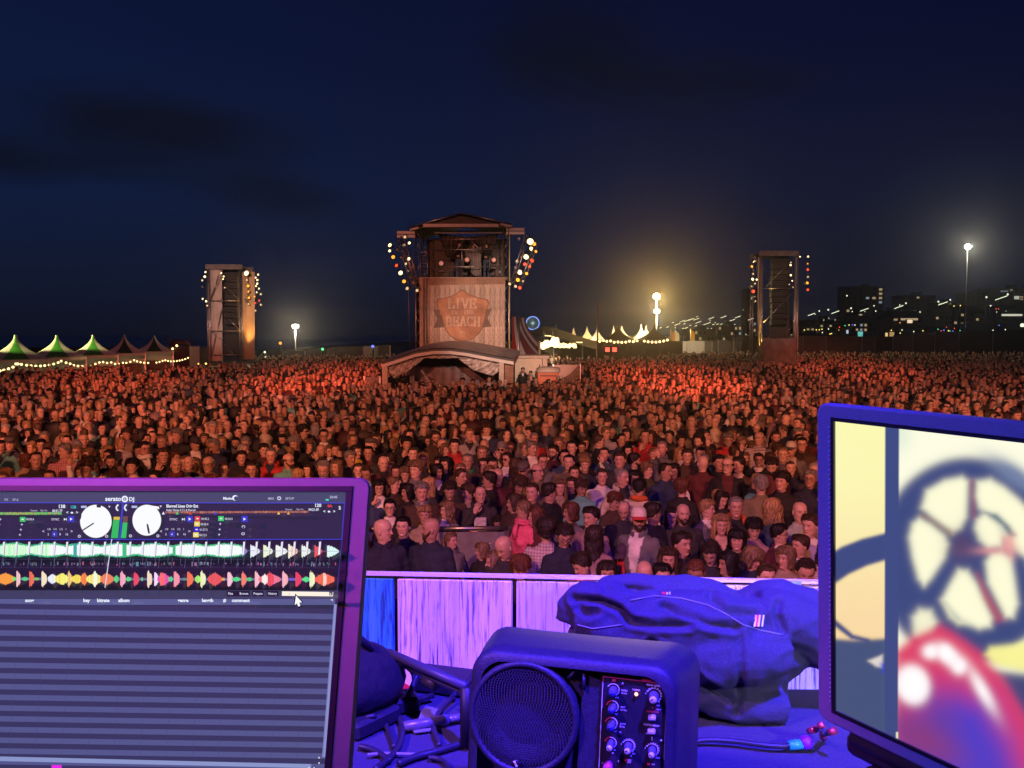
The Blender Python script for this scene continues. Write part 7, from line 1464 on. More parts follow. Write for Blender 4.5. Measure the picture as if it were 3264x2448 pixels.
class Art:
 """coloured flat shapes, each a hair in front of the one before"""
 def __init__(s, sheet, conv, off0=.0002): s.s = sheet; s.conv = conv; s.v = []; s.f = []; s.c = []; s.off = off0; s.k = 0
 def _p(s, a, b): u, w = s.s.uv(*s.conv(a, b)); return (u, -s.off, w)
 def poly(s, pts, col, faces=None, step=True, up=False):
  if step: s.off += .000012
  k = len(s.v); s.v += [s._p(*p) for p in pts]; n = len(pts); c = srgb(col) if max(col) > 1.001 or sum(col) > 3 else col
  s.c += [(*c, 1)] * n; s.f += ([tuple(i + k for i in range(n))] if faces is None else [tuple(i + k for i in q) for q in faces])
 def rect(s, x0, y0, x1, y1, col, **k): s.poly([(x0, y1), (x1, y1), (x1, y0), (x0, y0)], col, **k)
 def line(s, x0, y0, x1, y1, w, col): dx, dy = x1 - x0, y1 - y0; l = math.hypot(dx, dy); nx, ny = -dy / l * w / 2, dx / l * w / 2; s.poly([(x0 + nx, y0 + ny), (x1 + nx, y1 + ny), (x1 - nx, y1 - ny), (x0 - nx, y0 - ny)], col)
 def disc(s, x, y, rx, ry, col, n=28, rot=0): s.poly([(x + rx * math.cos(t) * math.cos(rot) - ry * math.sin(t) * math.sin(rot), y + rx * math.cos(t) * math.sin(rot) + ry * math.sin(t) * math.cos(rot)) for t in np.linspace(0, 2 * math.pi, n, endpoint=False)], col)
 def text(s, body, x, y, size, col, bold=.02, sx=1.0, slope=0.0):
  v, f = text_polys(body, 1.0, 'LEFT', bold)
  if v: s.poly([(x + a * size * sx, y - b * size + a * size * sx * slope) for a, b, _ in v], col, f)
 def build(s, name, material, parent):
  me = bpy.data.meshes.new(name); me.from_pydata(s.v, [], s.f); at = me.attributes.new('picture', 'FLOAT_COLOR', 'POINT'); at.data.foreach_set('color', np.array(s.c, np.float32).ravel()); me.materials.append(material)
  o = bpy.data.objects.new(name, me); link(o, parent); return o
def rounded(w, h, r, n=6):
 pts = []
 for cx_, cy_, a0 in ((w / 2 - r, h / 2 - r, 0), (-w / 2 + r, h / 2 - r, 90), (-w / 2 + r, -h / 2 + r, 180), (w / 2 - r, -h / 2 + r, 270)):
  for i in range(n + 1): a = R_(a0 + 90 * i / n); pts.append((cx_ + r * math.cos(a), cy_ + r * math.sin(a)))
 return pts
def slab(m, outline, y0, y1, hole=None, mi=0, bev=.0012):
 """rounded plate in the x-z plane between depth y0 (viewer side) and y1, with an optional rectangular hole ring"""
 n = len(outline); ins = [(x * (1 - bev / max(abs(x), .02)), z * (1 - bev / max(abs(z), .02))) for x, z in outline]
 if hole is None:
  v = [(x, y0, z) for x, z in ins] + [(x, y0 + bev, z) for x, z in outline] + [(x, y1, z) for x, z in outline]
  m.add(v, [tuple(range(n))] + [(i, i + n, (i + 1) % n + n, (i + 1) % n) for i in range(n)] + [(i + n, i + 2 * n, (i + 1) % n + 2 * n, (i + 1) % n + n) for i in range(n)] + [tuple(range(2 * n, 3 * n))[::-1]], mi)
 else:
  hx0, hx1, hz0, hz1 = hole; hv = []
  for x, z in outline: hv.append((hx0 if x < 0 else hx1, hz0 if z < 0 else hz1))
  v = [(x, y0, z) for x, z in ins] + [(x, y0 + bev, z) for x, z in outline] + [(x, y1, z) for x, z in outline] + [(x, y0, z) for x, z in hv] + [(x, y0 + .003, z) for x, z in hv]
  f = [(i, i + n, (i + 1) % n + n, (i + 1) % n) for i in range(n)] + [(i + n, i + 2 * n, (i + 1) % n + 2 * n, (i + 1) % n + n) for i in range(n)] + [tuple(range(2 * n, 3 * n))[::-1]]
  for i in range(n):
   j = (i + 1) % n
   if hv[i] == hv[j]: f.append((i, j, i + 3 * n))
   else: f += [(i, j, j + 3 * n, i + 3 * n), (i + 3 * n, j + 3 * n, j + 4 * n, i + 4 * n)]
  m.add(v, f, mi)
def gasket(m, w, h, t):
 for s_ in (-1, 1):
  m.box((0, -.0010, s_ * (h + t) / 2), (w + 2 * t, .0008, t)); m.box((s_ * (w + t) / 2, -.0010, 0), (t, .0008, h - .0002))
M_ALUM = mat('brushed_aluminium', (.17, .17, .18), .42, .2, noise=.04, nscale=120)
M_KEY = mat('black_keys', (.02, .02, .02), .6)
def laptop(org, M, w, h, bez_top, bez_side, bez_bot, label, keyed, base_ang, stand_lab):
 """org = top left (or right) inner corner given as centre of the screen; returns the lid's Sheet and its empty"""
 e = empty('laptop', org, 0, label=label, cat='laptop', group='laptops on the DJ desk'); e.rotation_euler = M.to_euler()
 return e
org, M = frame(347, 492, .60831, -5.14495, -21.5500, -.82848); SW, SH = .331, .207
LS = Sheet(org, M)
lp = empty('laptop', org, 0, label='left laptop with a purple lit frame showing waveforms and stripes', cat='laptop', group='laptops on the DJ desk'); lp.rotation_euler = M.to_euler()
BT = .0105; ccx, ccz = -SW / 2, -SH / 2
def lz(a, b): return a / 5.463, 464.3 + b / 5.463
uR = LS.uv(*lz(1975, 800))[0]; uT = LS.uv(*lz(1200, 72))[1]; BR = max(.008, uR); BTP = max(.008, uT)
m = MB(); ow, oh = SW + 2 * BR, SH + 2 * BTP; out = rounded(ow, oh, .008); slab(m, out, -.0006, .0055, (-SW / 2, SW / 2, -SH / 2, SH / 2)); m.v = [(x + ccx, y, z + ccz) for x, y, z in m.v]; m.build('lid', M_ALUM, lp)
m = MB(); gasket(m, SW, SH, .004); m.v = [(x + ccx, y, z + ccz) for x, y, z in m.v]; m.build('screen_gasket', mat('black_gasket', (.01, .01, .012), .4), lp)
m = MB(); m.box((ccx, .0012, ccz), (SW, .001, SH)); sc_ = m.build('screen', mat('screen_glass', (.012, .012, .016), .18), lp)
A = Art(LS, lz, -.0005)
bgc = (52, 47, 80); A.rect(-400, 140, 1900, 2700, bgc)
class Q: pass
A.rect(-400, 152, 1885, 212, (70, 72, 104)); A.rect(-400, 212, 1878, 412, (44, 40, 66)); A.rect(-400, 412, 1866, 688, (30, 24, 44)); A.rect(-400, 688, 1850, 732, (62, 62, 94)); A.rect(-400, 735, 1830, 768, (88, 92, 142))
for i in range(19):     # list rows
 y = 772 + i * 58.6; xr = 1828 - (y - 772) * .062; sl = .0115
 A.poly([(-400, y + 28 - 17), (xr, y + 28 + 17), (xr, y + 17 + 1), (-400, y - 17)], (56, 53, 92)); A.poly([(-400, y + 58 - 17), (xr, y + 58 + 17), (xr, y + 28 + 17), (-400, y + 28 - 17)], (84, 86, 138))
A.poly([(1760, 1600), (1778, 1600), (1840, 765), (1824, 765)], (140, 146, 205)); A.poly([(-400, 1612), (1700, 1660), (1700, 1638), (-400, 1586)], (138, 150, 200)); A.rect(-400, 1662, 1780, 2600, (40, 34, 66))
A.rect(282, 1643, 337, 1665, (235, 40, 235)); A.rect(0, 1700, 1750, 1712, (120, 120, 170))
for i, x in enumerate(range(-380, 1800, 143)): A.line(x + 60, 770, x, 1600, 1.5, (64, 62, 104))
A.line(-400, 210, 1882, 212, 4, (70, 72, 220)); A.line(-400, 412, 1868, 410, 4, (62, 66, 220)); A.line(1882, 212, 1868, 410, 4, (62, 66, 220)); A.line(672, 214, 655, 410, 9, (60, 70, 215)); A.line(1868, 412, 1842, 690, 5, (50, 50, 130))
WHT = (235, 240, 255)
A.text('serato', 576, 200, 34, WHT, .03); A.disc(683, 190, 18, 18, WHT); A.disc(683, 190, 9, 9, (80, 80, 120)); A.disc(683, 190, 4, 4, WHT); A.text('DJ', 706, 201, 30, WHT, .03)
A.text('FX', 26, 200, 18, (170, 170, 200)); A.text('SP-6', 70, 200, 18, (170, 170, 200)); A.text('Master', 1220, 193, 20, WHT, .03); A.disc(1286, 184, 16, 15, WHT); A.disc(1292, 187, 13, 12, (72, 72, 106)); A.text('MIDI', 1465, 193, 16, (180, 180, 205)); A.disc(1526, 186, 11, 11, (200, 200, 225)); A.disc(1526, 186, 5, 5, (70, 70, 100)); A.text('SETUP', 1560, 193, 17, (180, 180, 205)); A.text('20:45', 1802, 186, 19, (190, 190, 215)); A.rect(1780, 191, 1797, 199, (60, 230, 190))
for (x, y, a, b) in ((526, 312, 86, 90), (804, 306, 78, 84)):
 A.disc(x, y, a + 3, b + 3, (90, 95, 80)); A.disc(x, y, a, b, (250, 252, 255), 40)
A.poly([(530, 222), (556, 222), (552, 238), (530, 236)], (44, 40, 66)); A.poly([(440, 270), (448, 280), (444, 300), (438, 300)], (44, 40, 66)); A.line(450, 364, 515, 322, 7, (50, 50, 60)); A.poly([(800, 222), (870, 232), (872, 246), (800, 236)], (250, 252, 255)); A.poly([(803, 326), (812, 328), (818, 354), (822, 380), (812, 378), (806, 352)], (50, 50, 60))
for x in (646, 692):
 for i in range(10): t = 2.0 + i * .22; A.line(x + 12 + 20 * math.cos(t), 238 - 18 * math.sin(t), x + 12 + 20 * math.cos(t + .25), 238 - 18 * math.sin(t + .25), 8, WHT)
A.poly([(624, 288), (658, 288), (657, 304), (624, 304)], (220, 190, 60)); A.poly([(622, 305), (657, 305), (648, 404), (610, 404)], (50, 185, 90)); A.poly([(676, 285), (702, 285), (700, 320), (674, 320)], (110, 80, 60)); A.poly([(674, 320), (700, 320), (692, 404), (664, 404)], (50, 190, 100))
for (x, y) in ((437, 394), (586, 394), (716, 392), (866, 392)): A.disc(x, y, 8, 8, (210, 210, 230)); A.disc(x, y, 4, 4, (44, 40, 66))
A.text('Blurred Lines Orig Ext', 912, 237, 23, WHT, .03, .82); A.text('Robin Thicke ft T.I. & Pharrell', 912, 257, 16, (210, 212, 235), .02, .82); A.text('138', 322, 240, 26, WHT, .03); A.text('12B', 388, 242, 21, (60, 190, 200), .03); A.text('00:31.77', 290, 262, 19, WHT, .02, .85); A.text('120', 1720, 234, 25, WHT, .03); A.text('8A', 1792, 236, 21, (240, 70, 60), .03); A.text('04:21.69', 1688, 255, 19, WHT, .02, .85); A.text('2', 1852, 247, 24, WHT, .04)
for x in (172, 1562): A.text('Repeat', x, 258 - (x > 900) * 6, 13, (170, 170, 195))
for x in (225, 1622): A.text('Slip On', x, 258 - (x > 900) * 6, 13, (170, 170, 195))
for (x, y) in ((366, 272), (1768, 266)): A.text('<', x, y, 22, WHT); A.disc(x + 32, y - 6, 7, 5, WHT); A.text('>', x + 54, y, 22, WHT)
A.rect(448, 228, 478, 240, (180, 190, 235)); A.rect(724, 228, 754, 240, (180, 190, 235)); A.text('v', 598, 238, 20, WHT, .03); A.text('v', 878, 236, 20, WHT, .03)
rr = random.Random(3)
for i in range(120): x = -60 + i * 4; A.rect(x, 266 - rr.random() * 3, x + 3.5, 276 + rr.random() * 3, rr.choice([(90, 200, 90), (150, 190, 80), (200, 170, 90), (110, 180, 120)])) if x < 345 else None
for i in range(200): x = 912 + i * 4; A.rect(x, 262 - rr.random() * 3, x + 3.2, 270 + rr.random() * 3, rr.choice([(190, 90, 70), (200, 140, 80), (120, 90, 80), (180, 110, 100)])) if x < 1695 else None
for (x, c) in ((910, WHT), (985, (60, 210, 110)), (1056, (230, 80, 50)), (1190, (80, 60, 230)), (1535, (240, 210, 80)), (1588, (240, 170, 60))): A.poly([(x - 8, 280), (x + 8, 280), (x, 264)], c)
for (x, y, c) in ((147, 307, (60, 200, 90)), (1095, 303, (225, 70, 70)), (1093, 332, (240, 215, 90)), (1091, 362, (60, 40, 200)), (1087, 391, (245, 225, 110)), (1223, 303, (60, 210, 110))):
 A.rect(x - 15, y - 13, x + 15, y + 13, c); A.rect(x - 6, y - 3, x + 6, y + 3, WHT)
for (x, y, s) in ((166, 312, '00:00.4'), (1116, 310, '00:45.2'), (1112, 339, '00:28.4'), (1108, 369, '01:27.3'), (1104, 398, '00:12.3'), (1244, 310, '00:24.3')): A.text(s, x, y, 17, (200, 200, 220), .02, .85)
for (x, y) in ((27, 307), (22, 335), (17, 363), (12, 391), (144, 335), (139, 363), (134, 391), (1220, 332), (1217, 362), (1214, 390)): A.rect(x - 6, y - 1.5, x + 6, y + 1.5, (210, 210, 230)); A.rect(x - 1.5, y - 6, x + 1.5, y + 6, (210, 210, 230))
for x in (412, 1055, 1352): A.rect(x - 17, 289, x + 17, 322, (55, 60, 200)); A.poly([(x - 6, 298), (x - 6, 314), (x + 8, 306)], WHT)
for x in (305, 945): A.text('SYNC', x, 313, 17, (200, 200, 220)); A.poly([(x + 68, 300), (x + 68, 314), (x + 80, 307)], WHT); A.rect(x + 81, 300, x + 84, 314, WHT)
for x in (282, 920):
 for i, s in enumerate(('1/8', '1/4', '1/2', '1')): A.text(s, x + i * 33, 366, 15, (180, 180, 205))
 for i, s in enumerate(('2', '4', '8', '16')):
  if i == 1: A.rect(x + i * 33 - 6, 374, x + i * 33 + 22, 402, (55, 60, 190))
  A.text(s, x + i * 32 + 3, 394, 16, (210, 210, 235))
 A.text('<', x - 26, 380, 22, (200, 200, 220)); A.text('>', x + 128, 380, 22, (200, 200, 220))
A.disc(1347, 348, 10, 8, (190, 190, 215)); A.disc(1347, 350, 6, 5, (44, 40, 66)); A.disc(1345, 386, 10, 8, (190, 190, 215)); A.disc(1345, 386, 5, 4, (44, 40, 66))
def wave(y0, x0, x1, fn, step=3.2):
 x = x0
 while x < x1:
  h, c = fn(x); sl = (x - 600) * .002
  if h > 0: A.poly([(x, y0 + h + sl), (x + step, y0 + h + sl), (x + step, y0 - h + sl), (x, y0 - h + sl)], c, step=False)
  x += step
def hum(x, p, ph=0): return abs(math.sin(x / p + ph))
def w_soft(x):
 h = 22 + 14 * hum(x, 61) + 7 * rr.random()
 return h * 1.0, ((60, 205, 150) if x < 1000 else (150, 165, 190))
def beatf(x, x0, per): return ((x - x0) % per) / per
A.off += .00002
wave(475, -60, 1340, lambda x: (24 + 12 * hum(x, 61) + 6 * rr.random(), (70, 190, 130) if (x // 30) % 7 else (60, 170, 160)))
A.off += .00002
wave(475, -60, 1340, lambda x: ((14 + 14 * hum(x, 61) + 7 * rr.random()) * (0 if 425 < x < 445 or 690 < x < 712 or 962 < x < 978 else 1), (245, 252, 250) if x > 300 else ((190, 250, 190) if rr.random() < .5 else (230, 255, 230))))
A.off += .00002
for (x0_, w_, h_, c) in ((1340, 26, 26, (150, 130, 210)), (1385, 50, 32, (235, 240, 250)), (1455, 50, 34, (235, 245, 210)), (1522, 62, 34, (240, 245, 240)), (1590, 50, 36, (245, 240, 225)), (1605, 34, 24, (250, 150, 70)), (1662, 48, 32, (235, 245, 230)), (1732, 40, 30, (235, 90, 90)), (1800, 62, 33, (220, 250, 245))):
 wave(479, x0_, x0_ + w_, lambda x: (h_ * (1 - ((x - x0_) / w_)) ** .7 * (.8 + .3 * rr.random()) + 3, c))
A.line(1340, 478, 1862, 481, 2, (130, 120, 160))
A.off += .00002
for k in range(0, 27):
 x = -20 + k * 68.5; A.poly([(x - 8, 500), (x + 4, 500), (x + 10, 430), (x - 2, 430)], (235, 235, 245)); A.line(x, 548, x + 10, 420, 2.5, (90, 85, 120)); 
def wv2(x):
 t = (x + 20) % 143 / 143; 
 return 0, WHT
A.off += .00002
wave(632, -60, 1840, lambda x: (5 + 3 * rr.random(), (110, 110, 150)))
A.off += .00002
segs = [(-60, 12, (150, 230, 120), 30), (10, 110, (250, 160, 60), 34), (100, 120, (120, 220, 110), 12), (122, 142, (250, 200, 200), 46), (150, 184, (90, 200, 130), 12), (192, 216, (240, 110, 80), 44), (216, 242, (120, 200, 100), 10), (258, 286, (250, 225, 200), 46), (292, 340, (240, 240, 250), 28), (330, 405, (250, 235, 120), 34), (400, 420, (250, 200, 130), 46), (415, 480, (250, 220, 90), 26), (470, 505, (250, 130, 70), 36), (500, 585, (250, 235, 130), 34), (540, 560, (255, 255, 230), 46), (575, 646, (240, 130, 90), 34), (650, 674, (90, 210, 120), 22), (684, 712, (250, 170, 190), 44), (712, 742, (100, 210, 130), 14), (757, 784, (235, 80, 100), 40), (796, 806, (100, 200, 140), 12), (830, 856, (250, 220, 190), 46), (868, 890, (240, 230, 250), 40), (885, 950, (230, 90, 170), 34), (900, 925, (250, 110, 110), 40), (945, 968, (80, 210, 140), 16), (974, 1004, (250, 150, 170), 46), (1020, 1040, (90, 150, 120), 8), (1046, 1078, (245, 120, 80), 42), (1088, 1120, (170, 235, 110), 22), (1118, 1146, (245, 245, 190), 46), (1158, 1232, (235, 90, 90), 38), (1232, 1248, (230, 170, 80), 10), (1264, 1290, (255, 200, 210), 46), (1288, 1334, (90, 215, 140), 13), (1340, 1366, (245, 130, 110), 42), (1366, 1396, (80, 200, 130), 12), (1412, 1436, (250, 190, 200), 46), (1432, 1550, (240, 120, 150), 32), (1450, 1480, (255, 235, 230), 30), (1484, 1515, (235, 80, 90), 42), (1560, 1590, (250, 180, 190), 44), (1600, 1620, (110, 80, 230), 8), (1632, 1662, (240, 70, 100), 42), (1668, 1710, (90, 220, 140), 16), (1708, 1736, (250, 245, 200), 46), (1736, 1842, (245, 110, 80), 36), (1782, 1800, (255, 210, 200), 40)]
for (a, b, c, h_) in segs:
 mid = a + (b - a) * (.18 if h_ > 38 else .5); A.off += .000008
 wave(632, a, b, lambda x: (h_ * (1 - abs(x - mid) / (max(mid - a, b - mid) + 4)) ** .55 * (.82 + .25 * rr.random()), tuple(min(255, int(v * rr.uniform(.92, 1.08))) for v in c)), 2.6)
for i in range(160): x = rr.uniform(0, 1850); A.rect(x, 545 + rr.uniform(-6, 8), x + rr.uniform(3, 8), 556 + rr.uniform(-5, 8), rr.choice([(60, 110, 110), (110, 100, 140), (150, 120, 160), (80, 80, 120), (170, 90, 120), (90, 140, 150)]))
for k in range(0, 27): x = -20 + k * 70.5; A.line(x + 2, 575, x + 8, 520, 2.5, (90, 85, 120))
A.line(648, 418, 612, 680, 4.5, (220, 225, 240)); A.line(-60, 572, 1850, 574, 1.5, (60, 55, 85)); A.line(-60, 528, 1850, 530, 1.5, (60, 55, 85))
for (x, s) in ((1268, 'Files'), (1330, 'Browse'), (1405, 'Prepare'), (1484, 'History')): A.rect(x, 698, x + 62, 727, (30, 26, 44)); A.text(s, x + 7, 718, 18, (215, 215, 235), .02, .85)
A.poly([(1566, 700), (1842, 704), (1840, 727), (1565, 724)], (255, 244, 225)); A.rect(1820, 704, 1838, 722, (60, 60, 60)); A.text('x', 1823, 719, 18, WHT, .03); A.text('cl', 1600, 718, 14, (200, 190, 175))
for (x, s) in ((183, 'song'), (496, 'key'), (570, 'bitrate'), (685, 'album'), (1005, 'genre'), (1135, 'length'), (1250, '#'), (1296, 'comment')): A.text(s, x, 757, 25, WHT, .04, 1.0, .004)
A.poly([(1826, 745), (1840, 740), (1840, 754)], (200, 200, 225)); A.poly([(1762, 1598), (1772, 1598), (1767, 1588)], (230, 230, 250)); A.poly([(1762, 1620), (1772, 1620), (1767, 1630)], (230, 230, 250)); A.disc(1712, 1650, 4, 5, (230, 230, 250)); A.disc(1740, 1651, 4, 5, (230, 230, 250))
cur = [(1638, 712), (1628, 778), (1645, 768), (1655, 790), (1670, 784), (1662, 762), (1682, 760)]
A.poly([cur[0], cur[1], cur[2], cur[5], cur[6]], (20, 20, 30)); A.poly([cur[2], cur[3], cur[4], cur[5]], (20, 20, 30)); ci = [(lerp(1652, x, .72), lerp(757, y, .76)) for x, y in cur]; A.poly([ci[0], ci[1], ci[2], ci[5], ci[6]], (255, 255, 255)); A.poly([ci[2], ci[3], ci[4], ci[5]], (255, 255, 255))
A.build('screen_picture', emit_attr_mat('left_screen_light', 1.0), lp)
def base_of(lp_, M_, w, h, cx_, label_stand):
 M_ = M_.copy()
 e = M_.to_euler(); bot = Vector((cx_, .004, -h - .012)); inv = M_.inverted()
 m = MB(); Mb = inv.to_3x3() @ Matrix.Rotation(math.atan2(M_[1][0], M_[0][0]), 3, 'Z')
 c = bot + Mb @ Vector((0, -.115, -.008)); m.box(c, (w, .235, .014), M=Mb, bevel=.004); m.build('base', M_ALUM, lp_)
 m = MB()
 for r in range(5):
  for k in range(13): m.box(bot + Mb @ Vector(((k - 6) * w / 15.2, -.035 - r * .019, .0002)), (w / 17.5, .0155, .002), M=Mb)
 m.build('keyboard', M_KEY, lp_, kind='stuff') if False else m.build('keyboard', M_KEY, lp_)
 wc = lp_.location + M_ @ (bot + Mb @ Vector((0, -.115, -.016))); yaw = math.atan2(M_[1][0], M_[0][0])
 s = empty('laptop_stand', (wc.x, wc.y, TZ), yaw, label=label_stand, cat='stand'); hh = wc.z - TZ
 m = MB(); m.box((0, .03, hh - .006), (w * .8, .03, .008)); m.box((0, -.08, hh - .006), (w * .8, .03, .008)); m.build('tray', M_BLACK, s)
 for sx in (-1, 1): m = MB(); m.tube([(sx * w * .36, .03, hh - .01), (sx * w * .36, .03, .012), (sx * w * .36, -.12, .012)], .008, 8); m.tube([(sx * w * .36, -.08, hh - .01), (sx * w * .36, .03, .06)], .007, 8); m.build('leg', M_BLACK, s)
base_of(lp, M, SW + .02, SH, -SW / 2, 'black folding stand under the left laptop')
org, M = frame(835, 421, .510477, -59.79175, 2.63638, .46856); SW2, SH2 = .287, .18
RS = Sheet(org, M); rp = empty('laptop', org, 0, label='right laptop with a blue lit frame showing a film reel picture', cat='laptop', group='laptops on the DJ desk'); rp.rotation_euler = M.to_euler()
bl = -RS.uv(817.5, 560)[0]; bt = RS.uv(900, 410.5)[1]
ccx, ccz = SW2 / 2, -SH2 / 2; m = MB(); out = rounded(SW2 + 2 * bl, SH2 + 2 * bt, .007); slab(m, out, -.0006, .0055, (-SW2 / 2, SW2 / 2, -SH2 / 2, SH2 / 2)); m.v = [(x + ccx, y, z + ccz) for x, y, z in m.v]; m.build('lid', mat('laptop_matte_frame', (.16, .18, .22), .5, noise=.06, nscale=300, bump=.1, bscale=500), rp)
m = MB(); gasket(m, SW2, SH2, .0022); m.v = [(x + ccx, y, z + ccz) for x, y, z in m.v]; m.build('screen_gasket', mat('black_gasket', (.01, .01, .012), .4), rp)
def rz_(px, py): return (px - 784.3) * 4.377, (py - 389.0) * 4.377
nu, nv_ = 260, 170; us = np.linspace(0, SW2, nu); vs_ = np.linspace(-SH2, 0, nv_)
UU, VV = np.meshgrid(us, vs_); pts = np.array([RS.o])[0] + UU[..., None] * np.array(RS.x) + VV[..., None] * np.array(RS.z)
pp = R_(PITCH); Xc = pts[..., 0]; yy = pts[..., 1]; zz = pts[..., 2] - CZ; Zc = yy * math.cos(pp) - zz * math.sin(pp); Yc = zz * math.cos(pp) + yy * math.sin(pp); Zc = np.maximum(Zc, .05)
ZX = (512 + FPX * Xc / Zc - 784.3) * 4.377; ZY = (384 - FPX * Yc / Zc - 389.0) * 4.377
def c_(r, g, b): return np.array(srgb((r, g, b)))
def sm(x): return 1 / (1 + np.exp(-np.clip(x, -30, 30)))
def inell(cx_, cy_, a, b, rot=0, soft=8.0):
 c, s = math.cos(rot), math.sin(rot); dx, dy = ZX - cx_, ZY - cy_; u, v = dx * c + dy * s, -dx * s + dy * c; r = np.sqrt((u / a) ** 2 + (v / b) ** 2); return sm((1 - r) * min(a, b) / soft)
def inpoly(pts_, soft=8.0):
 d = np.full(ZX.shape, 1e9); n = len(pts_); inside = np.zeros(ZX.shape, bool)
 for i in range(n):
  x0_, y0_ = pts_[i]; x1_, y1_ = pts_[(i + 1) % n]; ex, ey = x1_ - x0_, y1_ - y0_; t = np.clip(((ZX - x0_) * ex + (ZY - y0_) * ey) / (ex * ex + ey * ey), 0, 1)
  d = np.minimum(d, np.hypot(ZX - x0_ - t * ex, ZY - y0_ - t * ey)); cr = ((y0_ > ZY) != (y1_ > ZY)) & (ZX < (x1_ - x0_) * (ZY - y0_) / (y1_ - y0_ + 1e-9) + x0_); inside ^= cr
 return sm(np.where(inside, d, -d) / soft)
IMG = np.zeros(ZX.shape + (3,))
def lay(mask, col): 
 global IMG
 IMG = IMG * (1 - mask[..., None]) + mask[..., None] * col
DK = c_(62, 74, 124)
lay(np.ones(ZX.shape), c_(252, 250, 178)); lay(sm((ZY - 700) / 160) * (ZX < 470), c_(250, 214, 160)); lay(sm((ZX - 495) / 2.5), c_(255, 254, 226))
lay(inpoly([(180, 732), (250, 690), (340, 655), (450, 628), (450, 748), (360, 775), (280, 812), (180, 880)], 3) * (ZX < 470), DK)
lay(inpoly([(180, 1090), (300, 1100), (450, 1092), (450, 2200), (180, 2200)], 4) * (ZX < 470), c_(70, 84, 120)); lay(inpoly([(190, 985), (235, 1020), (300, 1075), (370, 1094), (370, 1110), (290, 1095), (225, 1045), (190, 1010)], 3) * (ZX < 470), DK)
lay(inpoly([(365, 1190), (428, 1165), (428, 1220), (400, 1215)], 3), c_(225, 215, 205)); lay(inpoly([(420, 1205), (470, 1200), (492, 1222), (492, 1270), (430, 1240)], 5), c_(50, 70, 200))
rim_ = inell(800, 750, 402, 452, .0, 9); lay(rim_ * (ZX > 495), DK); lay(inell(1010, 380, 120, 40, .6, 12) * (ZX > 500), c_(120, 135, 170) * 1.0 * .9)
CR = c_(255, 253, 215)
for poly in ([(620, 445), (700, 400), (775, 385), (805, 405), (800, 480), (795, 560), (770, 610), (735, 632), (690, 600), (640, 560), (600, 520)], [(560, 590), (590, 565), (640, 590), (700, 640), (718, 680), (700, 740), (640, 830), (610, 862), (585, 830), (560, 740), (545, 650)], [(760, 790), (800, 795), (840, 850), (880, 930), (910, 1000), (900, 1040), (850, 1050), (770, 1015), (720, 965), (690, 920), (720, 860)], [(905, 715), (950, 705), (990, 740), (1005, 830), (1020, 940), (1000, 1000), (965, 1000), (930, 930), (890, 850), (880, 760)], [(840, 405), (900, 395), (960, 430), (1020, 480), (1100, 560), (1150, 700), (1150, 1000), (1060, 740), (1000, 700), (960, 640), (900, 560), (850, 520), (832, 470)], [(840, 570), (880, 540), (930, 580), (960, 640), (950, 690), (890, 700), (850, 660), (832, 610)]):
 lay(inpoly(poly, 8) * (ZX > 500), CR)
lay(inpoly([(875, 540), (930, 548), (985, 600), (1010, 640), (985, 655), (950, 600)], 6), c_(90, 110, 125)); lay(inpoly([(955, 650), (1000, 640), (1010, 690), (990, 745), (955, 700)], 10), c_(240, 170, 160)); lay(inell(905, 708, 60, 12, 0, 8), c_(225, 150, 150))
lay(inell(775, 690, 40, 45, 0, 22), c_(92, 70, 100)); lay(inpoly([(806, 400), (830, 400), (840, 560), (815, 570)], 6) * .7, c_(150, 90, 110)); lay(inpoly([(840, 810), (865, 850), (960, 1010), (925, 1020), (870, 920)], 8) * .8, c_(190, 80, 95)); lay(inpoly([(590, 555), (615, 545), (740, 625), (720, 645)], 6) * .6, c_(150, 115, 90))
lay(inpoly([(560, 1000), (590, 965), (640, 970), (665, 1020), (650, 1080), (600, 1110), (565, 1090)], 9), CR * .92); lay(inpoly([(690, 930), (720, 960), (760, 1010), (800, 1025), (760, 1030), (720, 1000)], 8), CR * .8)
lay(inpoly([(875, 1165), (900, 1130), (1000, 1120), (1080, 1095), (1300, 1080), (1300, 1300), (1050, 1240), (920, 1210)], 7), c_(250, 244, 150)); lay(sm((ZY - (1235 + (ZX - 940) * .10)) / 9) * sm((ZX - 900) / 20), c_(70, 72, 115))
lay(inpoly([(480, 1150), (560, 1085), (680, 1035), (740, 1070), (850, 1150), (950, 1260), (1060, 1440), (1200, 1800), (1200, 2300), (480, 2300)], 10) * (ZX > 492), c_(222, 62, 98)); lay(inpoly([(560, 1400), (640, 1320), (760, 1340), (880, 1420), (960, 1560), (1050, 1800), (1100, 2300), (480, 2300), (480, 1460)], 42) * (ZX > 492), c_(96, 62, 160)); lay(inpoly([(760, 1400), (850, 1400), (950, 1560), (1000, 1800), (700, 1900)], 50), c_(70, 62, 205)); lay(inell(600, 1530, 150, 60, .5, 30) * (ZX > 492), c_(140, 60, 120))
for (a, b, c2, d, r) in ((560, 1295, 72, 86, -.3), (640, 1150, 34, 30, 0), (720, 1170, 62, 34, .75), (765, 1215, 28, 30, 0), (865, 1320, 85, 22, 1.05), (700, 1150, 20, 22, 0)): lay(inell(a, b, c2, d, r, 9) * (ZX > 494), c_(255, 250, 250) * 1.05)
lay(inell(505, 200, 40, 60, 0, 18) * (ZX > 502) * .5, c_(190, 220, 200))
lay(((ZX > 436) & (ZX < 502 - (ZY - 180) * .008)).astype(float), c_(64, 76, 128))
